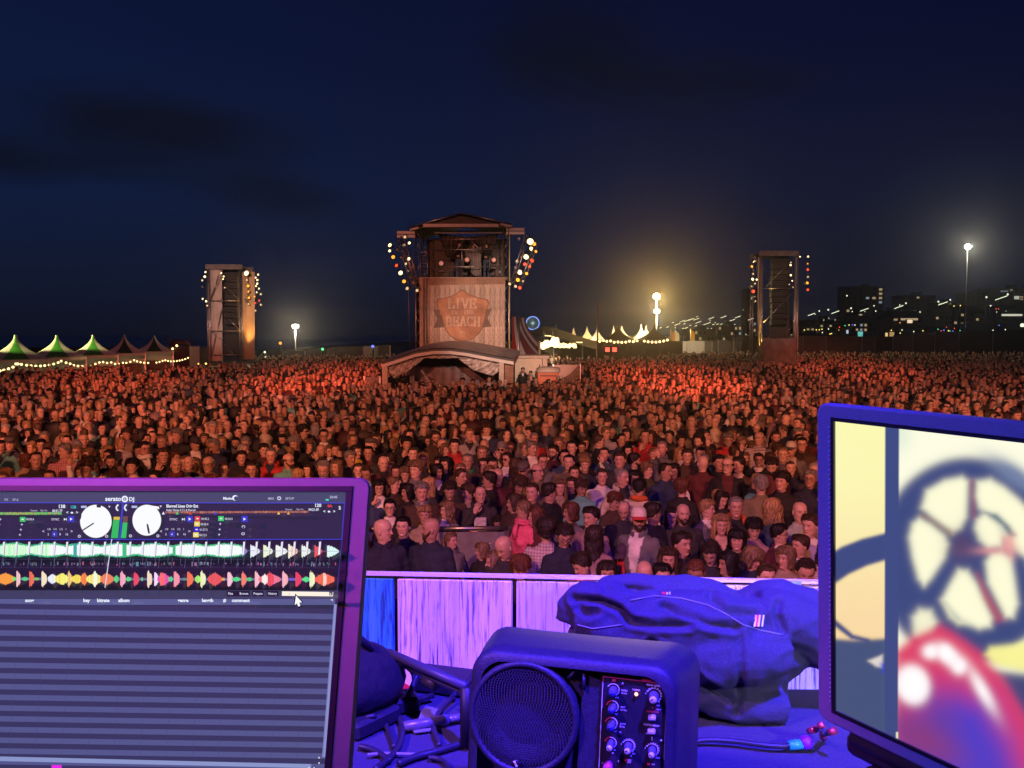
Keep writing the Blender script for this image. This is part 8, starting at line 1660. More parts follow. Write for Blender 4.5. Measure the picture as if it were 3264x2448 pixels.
m = bpy.data.meshes.new('screen_picture'); co = np.stack([UU, np.full(UU.shape, .0004), VV], -1).reshape(-1, 3); fcs = [(j * nu + i, j * nu + i + 1, (j + 1) * nu + i + 1, (j + 1) * nu + i) for j in range(nv_ - 1) for i in range(nu - 1)]
m.from_pydata(co.tolist(), [], fcs); at = m.attributes.new('picture', 'FLOAT_COLOR', 'POINT'); at.data.foreach_set('color', np.concatenate([IMG.reshape(-1, 3), np.ones((nu * nv_, 1))], 1).astype(np.float32).ravel()); m.materials.append(emit_attr_mat('right_screen_light', 1.0)); o = bpy.data.objects.new('screen_picture', m); link(o, rp)
mm = MB(); mm.box((ccx, .003, ccz), (SW2, .003, SH2)); mm.build('screen', mat('screen_glass', (.012, .012, .016), .18), rp)
mm = MB()
for i in range(60): mm.ball((-.0032, -.0012, -.004 - i * .0029), .0006, 6, 4)
mm.build('bezel_studs', mat('pale_stud', (.5, .5, .6), .4), rp)
cc = RS.o + RS.x * (SW2 / 2) - RS.z * (SH2 + .03); case_top = 3.20; yaw2 = math.atan2(RS.x.y, RS.x.x)
m = MB(); m.tube([(.01, .006, -SH2 - bt - .004), (SW2 - .01, .006, -SH2 - bt - .004)], .007, 8); m.build('hinge', M_BLACK, rp)
ic = Vector((SW2 / 2, .012, -SH2 - bt)); zc_ = (RS.o + RS.M @ ic).z; m = MB(); Rz2 = RS.M.inverted() @ Matrix.Rotation(yaw2, 3, 'Z')
m.box(ic + Rz2 @ Vector((0, .10, -.012)), (SW2, .21, .014), M=Rz2, bevel=.004); m.build('base', M_BLACK, rp)
fc_ = Vector((cc.x, cc.y, 0)) + Matrix.Rotation(yaw2, 3, 'Z') @ Vector((.02, .06, 0)); cz2 = zc_ - .02
cs = empty('added_dark_box', (fc_.x, fc_.y, TZ), yaw2, label='black box added for the dark area under the right laptop', cat='case'); hcs = cz2 - TZ  # box added to fill the dark area below the laptop
m = MB(); m.box((.02, .03, hcs / 2), (.34, .30, hcs), bevel=.004); m.build('body', mat('dark_box_black', (.012, .012, .014), .6, noise=.2, nscale=40), cs)
m = MB(); [m.box((.02 + s_ * .168, .03 + q_ * .148, hcs / 2), (.012, .012, hcs - .004)) for s_ in (-1, 1) for q_ in (-1, 1)]; m.build('edge_profile', mat('dark_profile', (.05, .05, .055), .4, .5), cs)
org, M = frame(472, 648, 1.010465, -12.39933, -7.10408, 1.10914); KW, KH, KD = .24, .30, .17
KS = Sheet(org, M)
sp_ = empty('monitor_speaker', org, 0, label='small black powered speaker with round grille and knob panel', cat='speaker'); sp_.rotation_euler = M.to_euler()
M_PLA = mat('textured_black_plastic', (.030, .030, .042), .5, noise=.25, nscale=220, bump=.12, bscale=420)
M_PLD = mat('recess_black_plastic', (.016, .016, .02), .6, noise=.25, nscale=200, bump=.3, bscale=400)
def zs(a, b): return 580.4 + a / 15.2, 658.8 + b / 15.2          # control panel close-up
def zw(a, b): return 345.1 + a / 4.5214, 558.4 + b / 4.5214        # desk close-up
def zg(a, b): return 439.2 + a / 8.813, 627.45 + b / 8.813         # speaker close-up (zoom of 1400..2200)
def K(conv, a, b): return KS.uv(*conv(a, b))
def body_shell(m):
 """front frame ring, rounded shell that arches on top and narrows to the back"""
 prof = []   # (inset, depth)
 n = 10; o0 = rounded(KW, KH, .030, 7); out = []
 for i_ in range(len(o0)):
  a_, b_ = o0[i_], o0[(i_ + 1) % len(o0)]; q_ = 8 if math.hypot(a_[0] - b_[0], a_[1] - b_[1]) > .03 else 1
  out += [(lerp(a_[0], b_[0], t_ / q_), lerp(a_[1], b_[1], t_ / q_)) for t_ in range(q_)]
 out = [(x + KW / 2, z - KH / 2) for x, z in out]; N_ = len(out)
 rings = []
 for (ins, y, up) in ((.012, .000, 0), (.004, .001, 0), (0, .006, 0), (-.001, .030, .001), (-.004, .065, .001), (-.007, .11, -.003), (-.002, .150, -.008), (.030, .178, -.012)):
  r = []
  for x, z in out:
   fx_, fz_ = (x - KW / 2) / (KW / 2), (z + KH / 2) / (KH / 2); zz = -KH / 2 + fz_ * (KH / 2 - ins); xx = KW / 2 + fx_ * (KW / 2 - ins)
   if fx_ > 0: xx += max(0, -ins) * 2.6 * fx_
   if fz_ > .3: zz += up * (1.2 - fx_ ** 4) * (fz_ - .3) / .7
   r.append((xx, y, zz))
  rings.append(r)
 v = [p for r in rings for p in r]; f = []
 for i in range(len(rings) - 1):
  for j in range(N_): f.append((i * N_ + j, (i + 1) * N_ + j, (i + 1) * N_ + (j + 1) % N_, i * N_ + (j + 1) % N_))
 f.append(tuple((len(rings) - 1) * N_ + j for j in range(N_)))
 r2 = [(KW / 2 + (x - KW / 2) * .915, .004, -KH / 2 + (z + KH / 2) * .93) for x, z in out]; r3 = [(KW / 2 + (x - KW / 2) * .895, .022, -KH / 2 + (z + KH / 2) * .915) for x, z in out]
 b0 = len(v); v += r2 + r3
 for j in range(N_): f.append((j, (j + 1) % N_, b0 + (j + 1) % N_, b0 + j)); f.append((b0 + j, b0 + (j + 1) % N_, b0 + N_ + (j + 1) % N_, b0 + N_ + j))
 f.append(tuple(b0 + N_ + j for j in range(N_)))
 m.add(v, f, 0, True)
m = MB(); body_shell(m); bo = m.build('cabinet', M_PLA, sp_)
ms = bo.modifiers.new('edge', 'EDGE_SPLIT'); ms.split_angle = R_(50)
gx, gz = K(zg, 735, 800); gr = abs(K(zg, 1165, 800)[0] - gx)
Mx = Matrix.Rotation(R_(90), 3, 'X')
m = MB(); m.lathe([(gr * 1.15, -.020), (gr * 1.15, -.003), (gr * 1.12, .001), (gr * 1.04, .002), (gr * 1.0, -.003)], (gx, .0, gz), 48, M=Mx, cap=False); m.build('grille_ring', M_PLA, sp_)
m = MB(); pitch_ = .0033; nrow = int(gr * 2 / (pitch_ * .866))
for r in range(-nrow // 2, nrow // 2 + 1):
 z = r * pitch_ * .866; lim = math.sqrt(max(0, gr * gr - z * z)); npx = int(2 * lim / pitch_)
 if npx < 1: continue
 for k in range(npx + 1):
  x = -lim + k * (2 * lim / max(1, npx)); xo = x + (pitch_ / 2 if r % 2 else 0)
  if xo * xo + z * z > gr * gr: continue
  h_ = .007 * (1 - (xo * xo + z * z) / gr ** 2)
  a_ = (gx + xo, -h_, gz + z); w_ = .00052
  m.add([(a_[0] - pitch_ / 2, a_[1] + .0004, a_[2] - w_), (a_[0] + pitch_ / 2, a_[1] + .0004, a_[2] - w_), (a_[0] + pitch_ / 2, a_[1], a_[2] + w_), (a_[0] - pitch_ / 2, a_[1], a_[2] + w_)], [(0, 1, 2, 3)])
  m.add([(a_[0] - w_, a_[1] - .0002, a_[2]), (a_[0] + w_, a_[1] - .0002, a_[2]), (a_[0] + w_, a_[1], a_[2] + pitch_ * .866), (a_[0] - w_, a_[1], a_[2] + pitch_ * .866)], [(0, 1, 2, 3)])
m.build('grille_mesh', mat('grille_wire', (.10, .10, .13), .35, .5), sp_)
m = MB(); m.lathe([(gr, .012), (gr * .82, .010), (gr * .78, .014), (gr * .32, .042), (gr * .30, .040), (gr * .2, .030), (.001, .026)], (gx, .0, gz), 40, M=Matrix.Rotation(R_(-90), 3, 'X'), cap=False); m.build('driver_cone', M_PLD, sp_)
m = MB(); m.box((gx, .06, gz), (gr * 2, .002, gr * 2)); m.build('driver_back', M_BLACK, sp_)
for pts in (((360, 250), (432, 345)), ((1190, 400), (1130, 460)), ((1270, 420), (1268, 560))):
 a_, b_ = K(zg, *pts[0]), K(zg, *pts[1]); m = MB(); m.tube([(a_[0], .006, a_[1]), (b_[0], .006, b_[1])], .0022, 6); m.build('corner_rib', M_PLA, sp_)
pts = [K(zg, *q) for q in ((1262, 425), (1440, 505), (1400, 1500), (1190, 1500), (1230, 900))]; m = MB(); m.add([(x, .010, z) for x, z in pts] + [(x, .021, z) for x, z in pts], [(0, 1, 2, 3, 4)[::-1]] + [(i, (i + 1) % 5, 5 + (i + 1) % 5, 5 + i) for i in range(5)]); m.build('baffle_step', M_PLA, sp_)
bx_, bz_ = K(zg, 688, 1176); m = MB(); m.lathe([(.0048, .008), (.0046, .0095), (.001, .0098)], (bx_, 0, bz_), 20, M=Mx); m.build('badge', M_BLACK, sp_)
m = MB(); m.tube([(bx_ - .0026, -.0102, bz_ + .0018), (bx_ - .0012, -.0102, bz_ + .0026), (bx_, -.0102, bz_), (bx_ + .0012, -.0102, bz_ - .0026), (bx_ + .0026, -.0102, bz_ - .0018)], [.0010, .0014, .0011, .0014, .0010], 8); m.build('badge_wave', mat('white_print', (.85, .85, .85), .4), sp_)
A4 = [K(zs, *q) for q in ((318, 262), (1340, 405), (1275, 1800), (250, 1800))]
m = MB(); m.add([(x, .006, z) for x, z in A4] + [(x, .021, z) for x, z in A4], [(3, 2, 1, 0)] + [(i, (i + 1) % 4, 4 + (i + 1) % 4, 4 + i) for i in range(4)]); m.build('control_panel', mat('panel_black', (.018, .018, .024), .5, noise=.3, nscale=300), sp_)
M_PR = mat('white_print', (.85, .85, .85), .4); M_PRR = mat('red_print', (.80, .06, .10), .5)
class KArt:
 def __init__(s): s.m = MB(); s.off = .0053
 def poly(s, pts, mi=0, faces=None):
  s.off -= .000004; v = [(*K(zs, *p),) for p in pts]; s.m.add([(x, s.off, z) for x, z in v], [tuple(range(len(v)))] if faces is None else faces, mi)
 def line(s, x0_, y0_, x1_, y1_, w, mi=0): dx, dy = x1_ - x0_, y1_ - y0_; l = math.hypot(dx, dy); nx, ny = -dy / l * w / 2, dx / l * w / 2; s.poly([(x0_ + nx, y0_ + ny), (x1_ + nx, y1_ + ny), (x1_ - nx, y1_ - ny), (x0_ - nx, y0_ - ny)], mi)
 def text(s, t, x, y, size, mi=0, slope=.12, sx=1.0):
  v, f = text_polys(t, 1.0, 'LEFT', .02); s.poly([(x + a * size * sx, y - b * size + a * size * sx * slope) for a, b, _ in v], mi, f)
 def arc(s, x, y, r, a0, a1, w, mi=0, n=18, dash=False):
  for i in range(n):
   if dash and i % 2: continue
   t0, t1 = R_(lerp(a0, a1, i / n)), R_(lerp(a0, a1, (i + 1) / n)); s.line(x + r * math.cos(t0), y - r * math.sin(t0), x + r * math.cos(t1), y - r * math.sin(t1), w, mi)
k = KArt()
k.line(342, 290, 1230, 395, 9, 1); k.line(1230, 395, 1300, 404, 9); k.line(1300, 404, 1315, 430, 10); k.line(1314, 430, 1262, 1800, 11); k.line(342, 290, 334, 380, 10, 1); k.line(334, 380, 268, 1800, 11)
k.text('EUROLIVE', 420, 262, 50, 2, .13, .95); k.text('B205D', 930, 345, 62, 1, .12, .9)
k.text('MAIN LEVEL', 1002, 426, 42, 0, .12, .95); k.text('POWER', 782, 498, 36, 0, .12, .98); k.text('PHANTOM', 1002, 832, 40, 1, .08, .95); k.text('INSTRUMENT', 958, 1032, 40, 0, .12, 1.0); k.text('INPUT', 990, 1168, 28, 0, .1, 1)
for (x, y, a, b_) in ((615, 510, 'HIGH', '12 kHz'), (608, 765, 'MID', '2.5 kHz'), (596, 1022, 'LOW', '80 Hz')): k.text(a, x, y, 38, 0, .1); k.text(b_, x - 6, y + 40, 32, 0, .1)
for (x, y, t_) in ((524, 618, '+15'), (508, 872, '+15'), (494, 1128, '+15'), (480, 1420, '+10'), (470, 1465, 'dB'), (780, 1475, 'MIC'), (760, 1512, '0'), (1140, 1540, 'LINE'), (1145, 738, '+10'), (1140, 800, '+18 V'), (715, 1575, 'MIC'), (700, 1605, 'LINE'), (1070, 1640, 'TRS'), (318, 1622, 'R')): k.text(t_, x, y, 32, 0, .08)
for (x, y, w) in ((478, 330, 54), (655, 1550, 50), (1010, 1610, 46)): k.line(x, y + 14, x + w, y + 18, 38, 1)
k.line(1085, 1200, 1084, 1268, 12)
KN = [(490, 490, 92, 0), (478, 748, 90, 0), (462, 1005, 90, 0), (452, 1300, 86, 1), (722, 1345, 92, 1), (1085, 1405, 92, 1), (1110, 575, 108, 1)]
for i, (x, y, r, w) in enumerate(KN):
 k.arc(x, y, r, 150, -62, 14 if i < 6 else 9, 0, 20); 
 if i in (1, 2, 3): k.arc(x, y, r + 2, 165, 92, 20, 1, 6)
 if i >= 4: k.arc(x, y, r + 16, 170, -65, 10, 0, 22, True)
k.m.build('panel_print', [M_PR, M_PRR, M_PLA], sp_)
M_KNOB = mat('grey_knob', (.13, .13, .16), .5); M_KCAP = mat('blue_knob_cap', (.02, .03, .20), .35); M_WCAP = mat('white_knob_cap', (.82, .86, .80), .35)
for i, (x, y, r, w) in enumerate(KN):
 cx_, cz_ = K(zs, x + 4, y + 8); R = abs(K(zs, x + r * .74, y)[0] - K(zs, x, y)[0]); 
 m = MB(); m.lathe([(R * 1.0, -.0055), (R * .98, -.002), (R * .80, .009), (R * .74, .011), (.0001, .0112)], (cx_, 0, cz_), 24, M=Mx); kb = m.build('knob', M_KNOB, sp_)
 m = MB(); m.lathe([(R * .72, .0108), (R * .66, .0128), (.0001, .0130)], (cx_, 0, cz_), 20, M=Mx); m.build('cap', M_WCAP if w else M_KCAP, kb)
 m = MB(); m.box((cx_ - R * .25, -.0131, cz_ + R * .1), (R * .6, .0005, .0009), M=Matrix.Rotation(.7 if i % 2 else -.5, 3, 'Y')); m.build('pointer', M_BLACK, kb)
for (x, y) in ((1088, 902), (1080, 1110)): a_, b_ = K(zs, x - 58, y - 38), K(zs, x + 58, y + 38); m = MB(); m.box(((a_[0] + b_[0]) / 2, .002, (a_[1] + b_[1]) / 2), (abs(b_[0] - a_[0]), .010, abs(a_[1] - b_[1])), bevel=.0012); m.build('push_button', mat('pale_button', (.70, .70, .74), .4), sp_)
a_ = K(zs, 846, 550); m = MB(); m.ball((a_[0], .003, a_[1]), .0019, 10, 8); m.build('power_led', mat('red_led', (1, .2, .1), .4, emis=(1, .28, .12), estr=6), sp_)
a_ = K(zs, 1100, 768); m = MB(); m.ball((a_[0], .005, a_[1]), .0014, 8, 6); m.build('clip_led', mat('dull_red_led', (.30, .02, .03), .3), sp_)
for q in ((420, 1640, .0052),): a_ = K(zs, q[0], q[1]); m = MB(); m.lathe([(q[2], -.005), (q[2], .007), (.0005, .008)], (a_[0], 0, a_[1]), 16, M=Mx); m.build('input_plug', mat('pink_plug', (.75, .08, .35), .4), sp_)
for q in ((635, 400), (600, 1150), (1225, 1270), (580, 1585)): a_ = K(zs, *q); m = MB(); m.lathe([(.0017, -.0052), (.0017, -.004), (.0003, -.0038)], (a_[0], 0, a_[1]), 10, M=Mx); m.build('panel_screw', M_ALU, sp_)
M_FAB = mat('dark_hoodie_fleece', (.036, .034, .075), .95, noise=.22, nscale=300, bump=.22, bscale=420)
hc_ = P(700, 640, 1.43)
hood = empty('folded_hoodie', (hc_.x, 1.44, TZ + .002), 0, label='folded dark hoodie with small red and white tab behind the speaker', cat='hoodie'); HO = hood.location.copy()
def tub(m, pts, r): m.tube([P(*zw(a, b), y + .115) - HO for a, b, y in pts], [q * 1.1 for q in r], 12)
m = MB()
def blob(a, b, y, rx, ry, rz_r): m.ball(P(*zw(a, b), y + .115) - HO, (rx * 1.1, ry, rz_r * 1.1), 20, 14)
blob(1640, 440, 1.33, .165, .065, .058); blob(1400, 400, 1.32, .125, .06, .050); blob(1850, 430, 1.33, .080, .065, .055); blob(1250, 340, 1.33, .085, .055, .032)
bb0, bb1 = P(*zw(1400, 400), 1.41) - HO, P(*zw(2038, 735), 1.41) - HO
m.box(((bb0.x + bb1.x) / 2, .045, (bb0.z + bb1.z) / 2), (bb1.x - bb0.x, .13, bb0.z - bb1.z), bevel=.018)
tub(m, [(1480, 540, 1.285), (1600, 610, 1.285), (1800, 665, 1.285), (2000, 680, 1.285)], [.028, .030, .030, .026])
tub(m, [(1025, 290, 1.33), (1035, 225, 1.33), (1090, 185, 1.32), (1190, 190, 1.31), (1300, 235, 1.30), (1450, 250, 1.30), (1700, 265, 1.29), (1900, 300, 1.29)], [.028, .030, .027, .030, .034, .038, .040, .034])
tub(m, [(1150, 185, 1.36), (1185, 140, 1.37), (1290, 130, 1.37), (1420, 160, 1.36), (1560, 165, 1.36), (1640, 180, 1.36), (1740, 220, 1.35)], [.020, .022, .024, .030, .030, .034, .032])
tub(m, [(1040, 290, 1.30), (1120, 300, 1.29), (1260, 330, 1.29), (1420, 320, 1.28), (1600, 310, 1.27), (1800, 340, 1.27)], [.022, .028, .032, .036, .040, .040])
tub(m, [(1770, 225, 1.34), (1880, 190, 1.34), (1980, 182, 1.34), (2060, 210, 1.34), (2150, 280, 1.33), (2230, 340, 1.33)], [.024, .028, .032, .034, .040, .036])
tub(m, [(1880, 270, 1.30), (1990, 270, 1.30), (2100, 310, 1.32), (2200, 390, 1.33)], [.042, .042, .047, .050])
tub(m, [(1450, 420, 1.28), (1650, 440, 1.26), (1820, 440, 1.26), (1970, 420, 1.28)], [.034, .044, .044, .038])
me_ = m.mesh('cloth', M_FAB); tmp = bpy.data.objects.new('cloth', me_); C.objects.link(tmp); md = tmp.modifiers.new('r', 'REMESH'); md.mode = 'VOXEL'; md.voxel_size = .0042
s_ = tmp.modifiers.new('s', 'SMOOTH'); s_.factor = .7; s_.iterations = 9; ev = eval_mesh(tmp); bpy.data.objects.remove(tmp)
nvx = len(ev.vertices); co = np.empty(nvx * 3); ev.vertices.foreach_get('co', co); co = co.reshape(-1, 3); no = np.empty(nvx * 3); ev.vertices.foreach_get('normal', no); no = no.reshape(-1, 3)
dd = np.array([mnoise.noise(Vector((p[0] * 10 + 2 * p[2], p[1] * 10, p[2] * 16 + 5 * p[0]))) * .006 + (abs(mnoise.noise(Vector((p[0] * 16 + p[2] * 20, p[1] * 12, p[2] * 22 - p[0] * 14)))) - .2) * -.006 + mnoise.noise(Vector(tuple(p * 60))) * .0012 for p in co]); co = co + no * dd[:, None]
for crease, dep in (([(1040, 185), (1150, 195), (1240, 230), (1290, 285), (1400, 300), (1560, 300)], .016), ([(1440, 215), (1550, 265), (1650, 300), (1760, 315)], .011), ([(1180, 140), (1300, 140), (1420, 165)], .008), ([(1060, 220), (1100, 250), (1140, 240)], .012), ([(1650, 170), (1720, 240), (1850, 250)], .012), ([(1780, 320), (1790, 500), (1775, 700)], .007), ([(1380, 380), (1500, 450), (1620, 560), (1750, 640)], .010), ([(1980, 330), (1950, 250), (1960, 200)], .010)):
 cp = [zw(*q) for q in crease]; pxs = np.array([proj(Vector(p) + HO) for p in co]) if 'PX' not in globals() else PX; PX = pxs
 dm = np.full(nvx, 1e9)
 for i in range(len(cp) - 1):
  a_, b_ = np.array(cp[i]), np.array(cp[i + 1]); ab = b_ - a_; t_ = np.clip(((pxs - a_) @ ab) / (ab @ ab), 0, 1); dm = np.minimum(dm, np.linalg.norm(pxs - (a_ + t_[:, None] * ab), axis=1))
 co = co - no * (dep * np.exp(-(dm / 3.2) ** 2) - dep * .35 * np.exp(-((dm - 7) / 3.0) ** 2))[:, None]
co[:, 2] = np.maximum(co[:, 2], 0.001)
ev.vertices.foreach_set('co', co.ravel()); ev.polygons.foreach_set('use_smooth', [True] * len(ev.polygons)); ev.update(); put(ev, 'cloth', hood)
from mathutils.bvhtree import BVHTree
bvh = BVHTree.FromPolygons([tuple(p) for p in co], [tuple(p.vertices) for p in ev.polygons])
def on_cloth(a, b, lift=.0015):
 r = cam_ray(*zw(a, b)).normalized(); h = bvh.ray_cast(CAM - HO, r)
 return (h[0] - r * lift) if h[0] is not None else (P(*zw(a, b), 1.38) - HO)
def cord(pts, r, name, mm):
 q = []
 for i in range(len(pts) - 1):
  for t in range(6): q.append(on_cloth(lerp(pts[i][0], pts[i + 1][0], t / 6), lerp(pts[i][1], pts[i + 1][1], t / 6)))
 q.append(on_cloth(*pts[-1])); m = MB(); m.tube(q, r, 6); m.build(name, mm, hood)
M_SEAM = mat('seam_thread', (.20, .20, .30), .6)
cord([(1290, 190), (1400, 168), (1520, 180), (1640, 210), (1720, 250), (1800, 300), (1880, 325), (1980, 345)], .0011, 'zip_seam', M_SEAM); cord([(1050, 300), (1120, 318), (1250, 300)], .0011, 'hem_seam', M_SEAM)
for i, (dx, mm) in enumerate(((-14, mat('white_tape', (.8, .8, .82), .6)), (-5, mat('red_tape', (.7, .03, .08), .6)), (4, mat('white_tape', (.8, .8, .82), .6)), (12, mat('navy_tape', (.02, .03, .12), .6)), (20, mat('white_tape', (.8, .8, .82), .6)))):
 m = MB(); v = [on_cloth(1865 + dx - 4.5, 308, .007), on_cloth(1865 + dx + 4.5, 309, .007), on_cloth(1872 + dx + 4.5, 256, .007), on_cloth(1872 + dx - 4.5, 255, .007)]; m.add(v, [(0, 1, 2, 3)]); m.build('tab_stripe', mm, hood)
for (a, b, w) in ((1440, 157, 8), (1456, 158, 5), (1468, 157, 3)): m = MB(); v = [on_cloth(a - w, b + 5, .003), on_cloth(a + w, b + 6, .003), on_cloth(a + w, b - 6, .003), on_cloth(a - w, b - 6, .003)]; m.add(v, [(0, 1, 2, 3)]); m.build('tab_stripe', mat('red_tape', (.7, .03, .08), .6) if w == 8 else mat('white_tape', (.8, .8, .82), .6), hood)
def on_table(px, py, lift=0.0): return Pg(px, py, TZ + lift)
M_CAB = mat('black_rubber_cable', (.024, .024, .034), .45)
def cable(conv, pts, r, label, mm=None, name='cable', parts=None):
 P3 = []
 for q in pts: P3.append(on_table(*conv(q[0], q[1]), q[2]))
 sm_ = []
 n = len(P3)
 for i in range(n - 1):
  p0, p1, p2, p3 = P3[max(0, i - 1)], P3[i], P3[i + 1], P3[min(n - 1, i + 2)]
  for k_ in range(7):
   t = k_ / 7; sm_.append(.5 * ((2 * p1) + (p2 - p0) * t + (2 * p0 - 5 * p1 + 4 * p2 - p3) * t * t + (3 * p1 - p0 - 3 * p2 + p3) * t ** 3))
 sm_.append(P3[-1]); o_ = sm_[0].copy(); m = MB(); m.tube([p - o_ for p in sm_], r * .68, 10); o = m.build(name, mm or M_CAB, None, label=label, cat='cable', group='cables on the DJ desk'); o.location = o_; return o
L_ = .008
cable(z6, [(400, 690, .03), (520, 790, .02), (640, 900, .012), (730, 1010, .008), (760, 1130, .008), (755, 1230, .008), (720, 1350, .008), (650, 1460, .008), (540, 1570, .008), (400, 1680, .008)], .0075, 'thick black cable curving down the left clutter')
cable(z6, [(480, 420, .05), (490, 300, .07), (550, 220, .08), (640, 200, .08), (740, 240, .07), (830, 320, .06), (900, 400, .04), (920, 520, .03)], .0065, 'black cable arching in a loop before the red sticker')
cable(z6, [(1000, 360, .06), (950, 440, .05), (900, 560, .04), (850, 680, .03), (790, 790, .02), (700, 870, L_), (600, 900, L_)], .0072, 'black cable hanging down in front of the red sticker')
cable(z6, [(1460, 560, .03), (1470, 650, .02), (1400, 740, .014), (1300, 850, .010), (1220, 960, L_), (1185, 1080, L_), (1190, 1200, L_), (1230, 1290, L_), (1250, 1360, L_)], .0065, 'black cable bowing past the white paper')
cable(z6, [(340, 940, L_), (430, 970, L_), (520, 1030, L_), (560, 1130, L_), (610, 1250, L_), (650, 1380, L_)], .0060, 'thin shiny cable at the left of the clutter')
cable(z6, [(190, 1370, L_), (290, 1390, L_), (400, 1430, L_), (500, 1490, L_), (600, 1560, L_)], .0066, 'short cable end low by the left laptop')
cable(z6, [(710, 1600, L_), (850, 1540, L_), (1000, 1490, L_), (1200, 1440, L_), (1400, 1380, L_), (1560, 1330, L_)], .0080, 'thick dark cable running towards the speaker foot')
cable(z6, [(1110, 1520, L_), (1220, 1530, L_), (1310, 1570, L_), (1370, 1650, L_), (1380, 1750, L_)], .0055, 'thin cable curling at the bottom by the speaker')
cable(z6, [(240, 1020, .02), (300, 980, .03), (390, 970, .03), (360, 1030, .02), (260, 1050, .012)], .0055, 'small coil of cable beside the left laptop')
cable(z6, [(300, 1480, L_), (450, 1470, L_), (600, 1465, L_), (750, 1470, L_), (920, 1475, L_)], .0035, 'thin pale wire lying across the clutter', mat('pale_wire', (.25, .25, .35), .3))
def rod(conv, a, b, r, label, mm, lift0=.01, lift1=.01, cat='stand'):
 p0, p1 = on_table(*conv(*a), lift0), on_table(*conv(*b), lift1); e = empty('folding_stand', p0, 0, label=label, cat=cat); m = MB(); m.tube([(0, 0, 0), (p1 - p0) * .72], r, 10); m.build('tube', mm, e); m = MB(); m.tube([(p1 - p0) * .70, p1 - p0], r * .72, 10); m.build('inner_tube', mm, e); return e
rod(z6, (780, 1110), (1590, 975), .0085, 'blue lit metal stand tube lying left of the speaker', mat('stand_tube', (.16, .16, .20), .35, .3), .012, .012)
p0, p1 = P(*z6(575, 125), 1.45), P(*z6(1610, 580), 1.30); e = empty('folded_music_stand', Vector((p1.x, p1.y, TZ)), 0, label='folded black stand leaning diagonally in front of the plank wall', cat='stand')
m = MB(); m.tube([p0 - e.location, p1 - e.location], .0075, 8); m.build('upper_arm', mat('stand_black_paint', (.05, .05, .07), .45), e)
q0, q1 = P(*z6(730, 260), 1.46), P(*z6(1610, 650), 1.31); m = MB(); m.tube([q0 - e.location, q1 - e.location], .0065, 8); m.build('lower_arm', mat('stand_black_paint', (.05, .05, .07), .45), e)
m = MB(); m.tube([p1 - e.location, Vector((.0, 0, .01))], .010, 8); m.build('foot', M_BLACK, e); m = MB(); q = P(*z6(700, 250), 1.46); m.tube([q - e.location, Vector((q.x - e.location.x, q.y - e.location.y, 0))], .006, 8); m.build('strut', M_BLACK, e)
for (a, b, c2, d, nm) in ((1060, 480, 1210, 560, 'clamp'), ): m = MB(); u0, u1 = P(*z6(a, b), 1.40) - e.location, P(*z6(c2, d), 1.38) - e.location; m.tube([u0, u1], .010, 8); m.build(nm, M_PLA, e)
pv = [on_table(*z6(*q), .004 + .004 * i) for i, q in enumerate(((1080, 822), (1252, 880), (1185, 1010), (968, 1036), (1010, 900)))]; o_ = pv[0].copy(); m = MB(); m.add([p - o_ for p in pv] + [p - o_ - Vector((0, 0, .001)) for p in pv], [(0, 4, 3, 2, 1), (5, 6, 7, 8, 9)]); o = m.build('paper', mat('white_paper', (.22, .24, .30), .6), None, label='crumpled sheet of paper between the cables', cat='paper'); o.location = o_
pv = [on_table(*z6(*q), .006) for q in ((890, 1160), (1145, 1125), (1130, 1165), (930, 1190))]; o_ = pv[0].copy(); m = MB(); m.add([p - o_ for p in pv] + [p - o_ - Vector((0, 0, .001)) for p in pv], [(0, 3, 2, 1), (4, 5, 6, 7)]); o = m.build('paper', mat('white_paper', (.22, .24, .30), .6), None, label='thin strip of paper under the metal stand tube', cat='paper'); o.location = o_
for (a, b, w, d, h, rz, lab_) in ((620, 900, .09, .05, .028, .3, 'black power adapter behind the thick cable'), (330, 1130, .10, .05, .03, .9, 'black connector block beside the left laptop'), (1330, 620, .11, .06, .035, -.3, 'black box under the folded stand')):
 p = on_table(*z6(a, b)); m = MB(); m.box((0, 0, h / 2), (w, d, h), bevel=.006); m.tube([(w / 2, 0, h / 2), (w / 2 + .03, .01, h / 2)], .005, 8); o = m.build('power_adapter', M_PLD, None, label=lab_, cat='adapter'); o.location = (p.x, p.y, TZ); o.rotation_euler = (0, 0, rz)
p = P(372, 668, 1.42); e = empty('equipment_bag', (p.x - .06, 1.42, TZ), R_(8), label='black equipment bag in the dark corner behind the left laptop', cat='bag')
m = MB(); m.ball((0, 0, .062), (.115, .09, .068), 24, 14); m.v = [(x + .006 * mnoise.noise(Vector((x * 30, y * 30, z * 30))), y + .01 * mnoise.noise(Vector((z * 22, x * 22, y * 22))), max(0, z)) for x, y, z in m.v]; m.build('body', mat('black_bag_cloth', (.008, .008, .010), .9, noise=.3, nscale=60, bump=.4, bscale=30), e); m = MB(); m.tube([(-.06, -.02, .12), (-.03, -.02, .15), (.03, -.02, .15), (.06, -.02, .12)], .007, 8); m.build('handle', M_BLACK, e)
def z9(a, b): return (2200 + a / 4.0218) / 3.1875, (2100 + b / 4.0218) / 3.1875
cb = cable(z9, [(-120, 1250, .006), (0, 1120, .007), (100, 1055, .010), (300, 1040, .012), (600, 1060, .012), (900, 1100, .012), (1150, 1120, .012), (1270, 1110, .012), (1430, 1090, .014), (1480, 1070, .016)], .0060, 'blue lit cable with a cyan band running to the right laptop')
pa, pb = on_table(*z9(1265, 1112), .012), on_table(*z9(1440, 1090), .014); m = MB(); m.tube([pa - cb.location, pb - cb.location], .0075, 12); m.build('cyan_band', mat('cyan_tape', (.02, .55, .62), .4), cb)
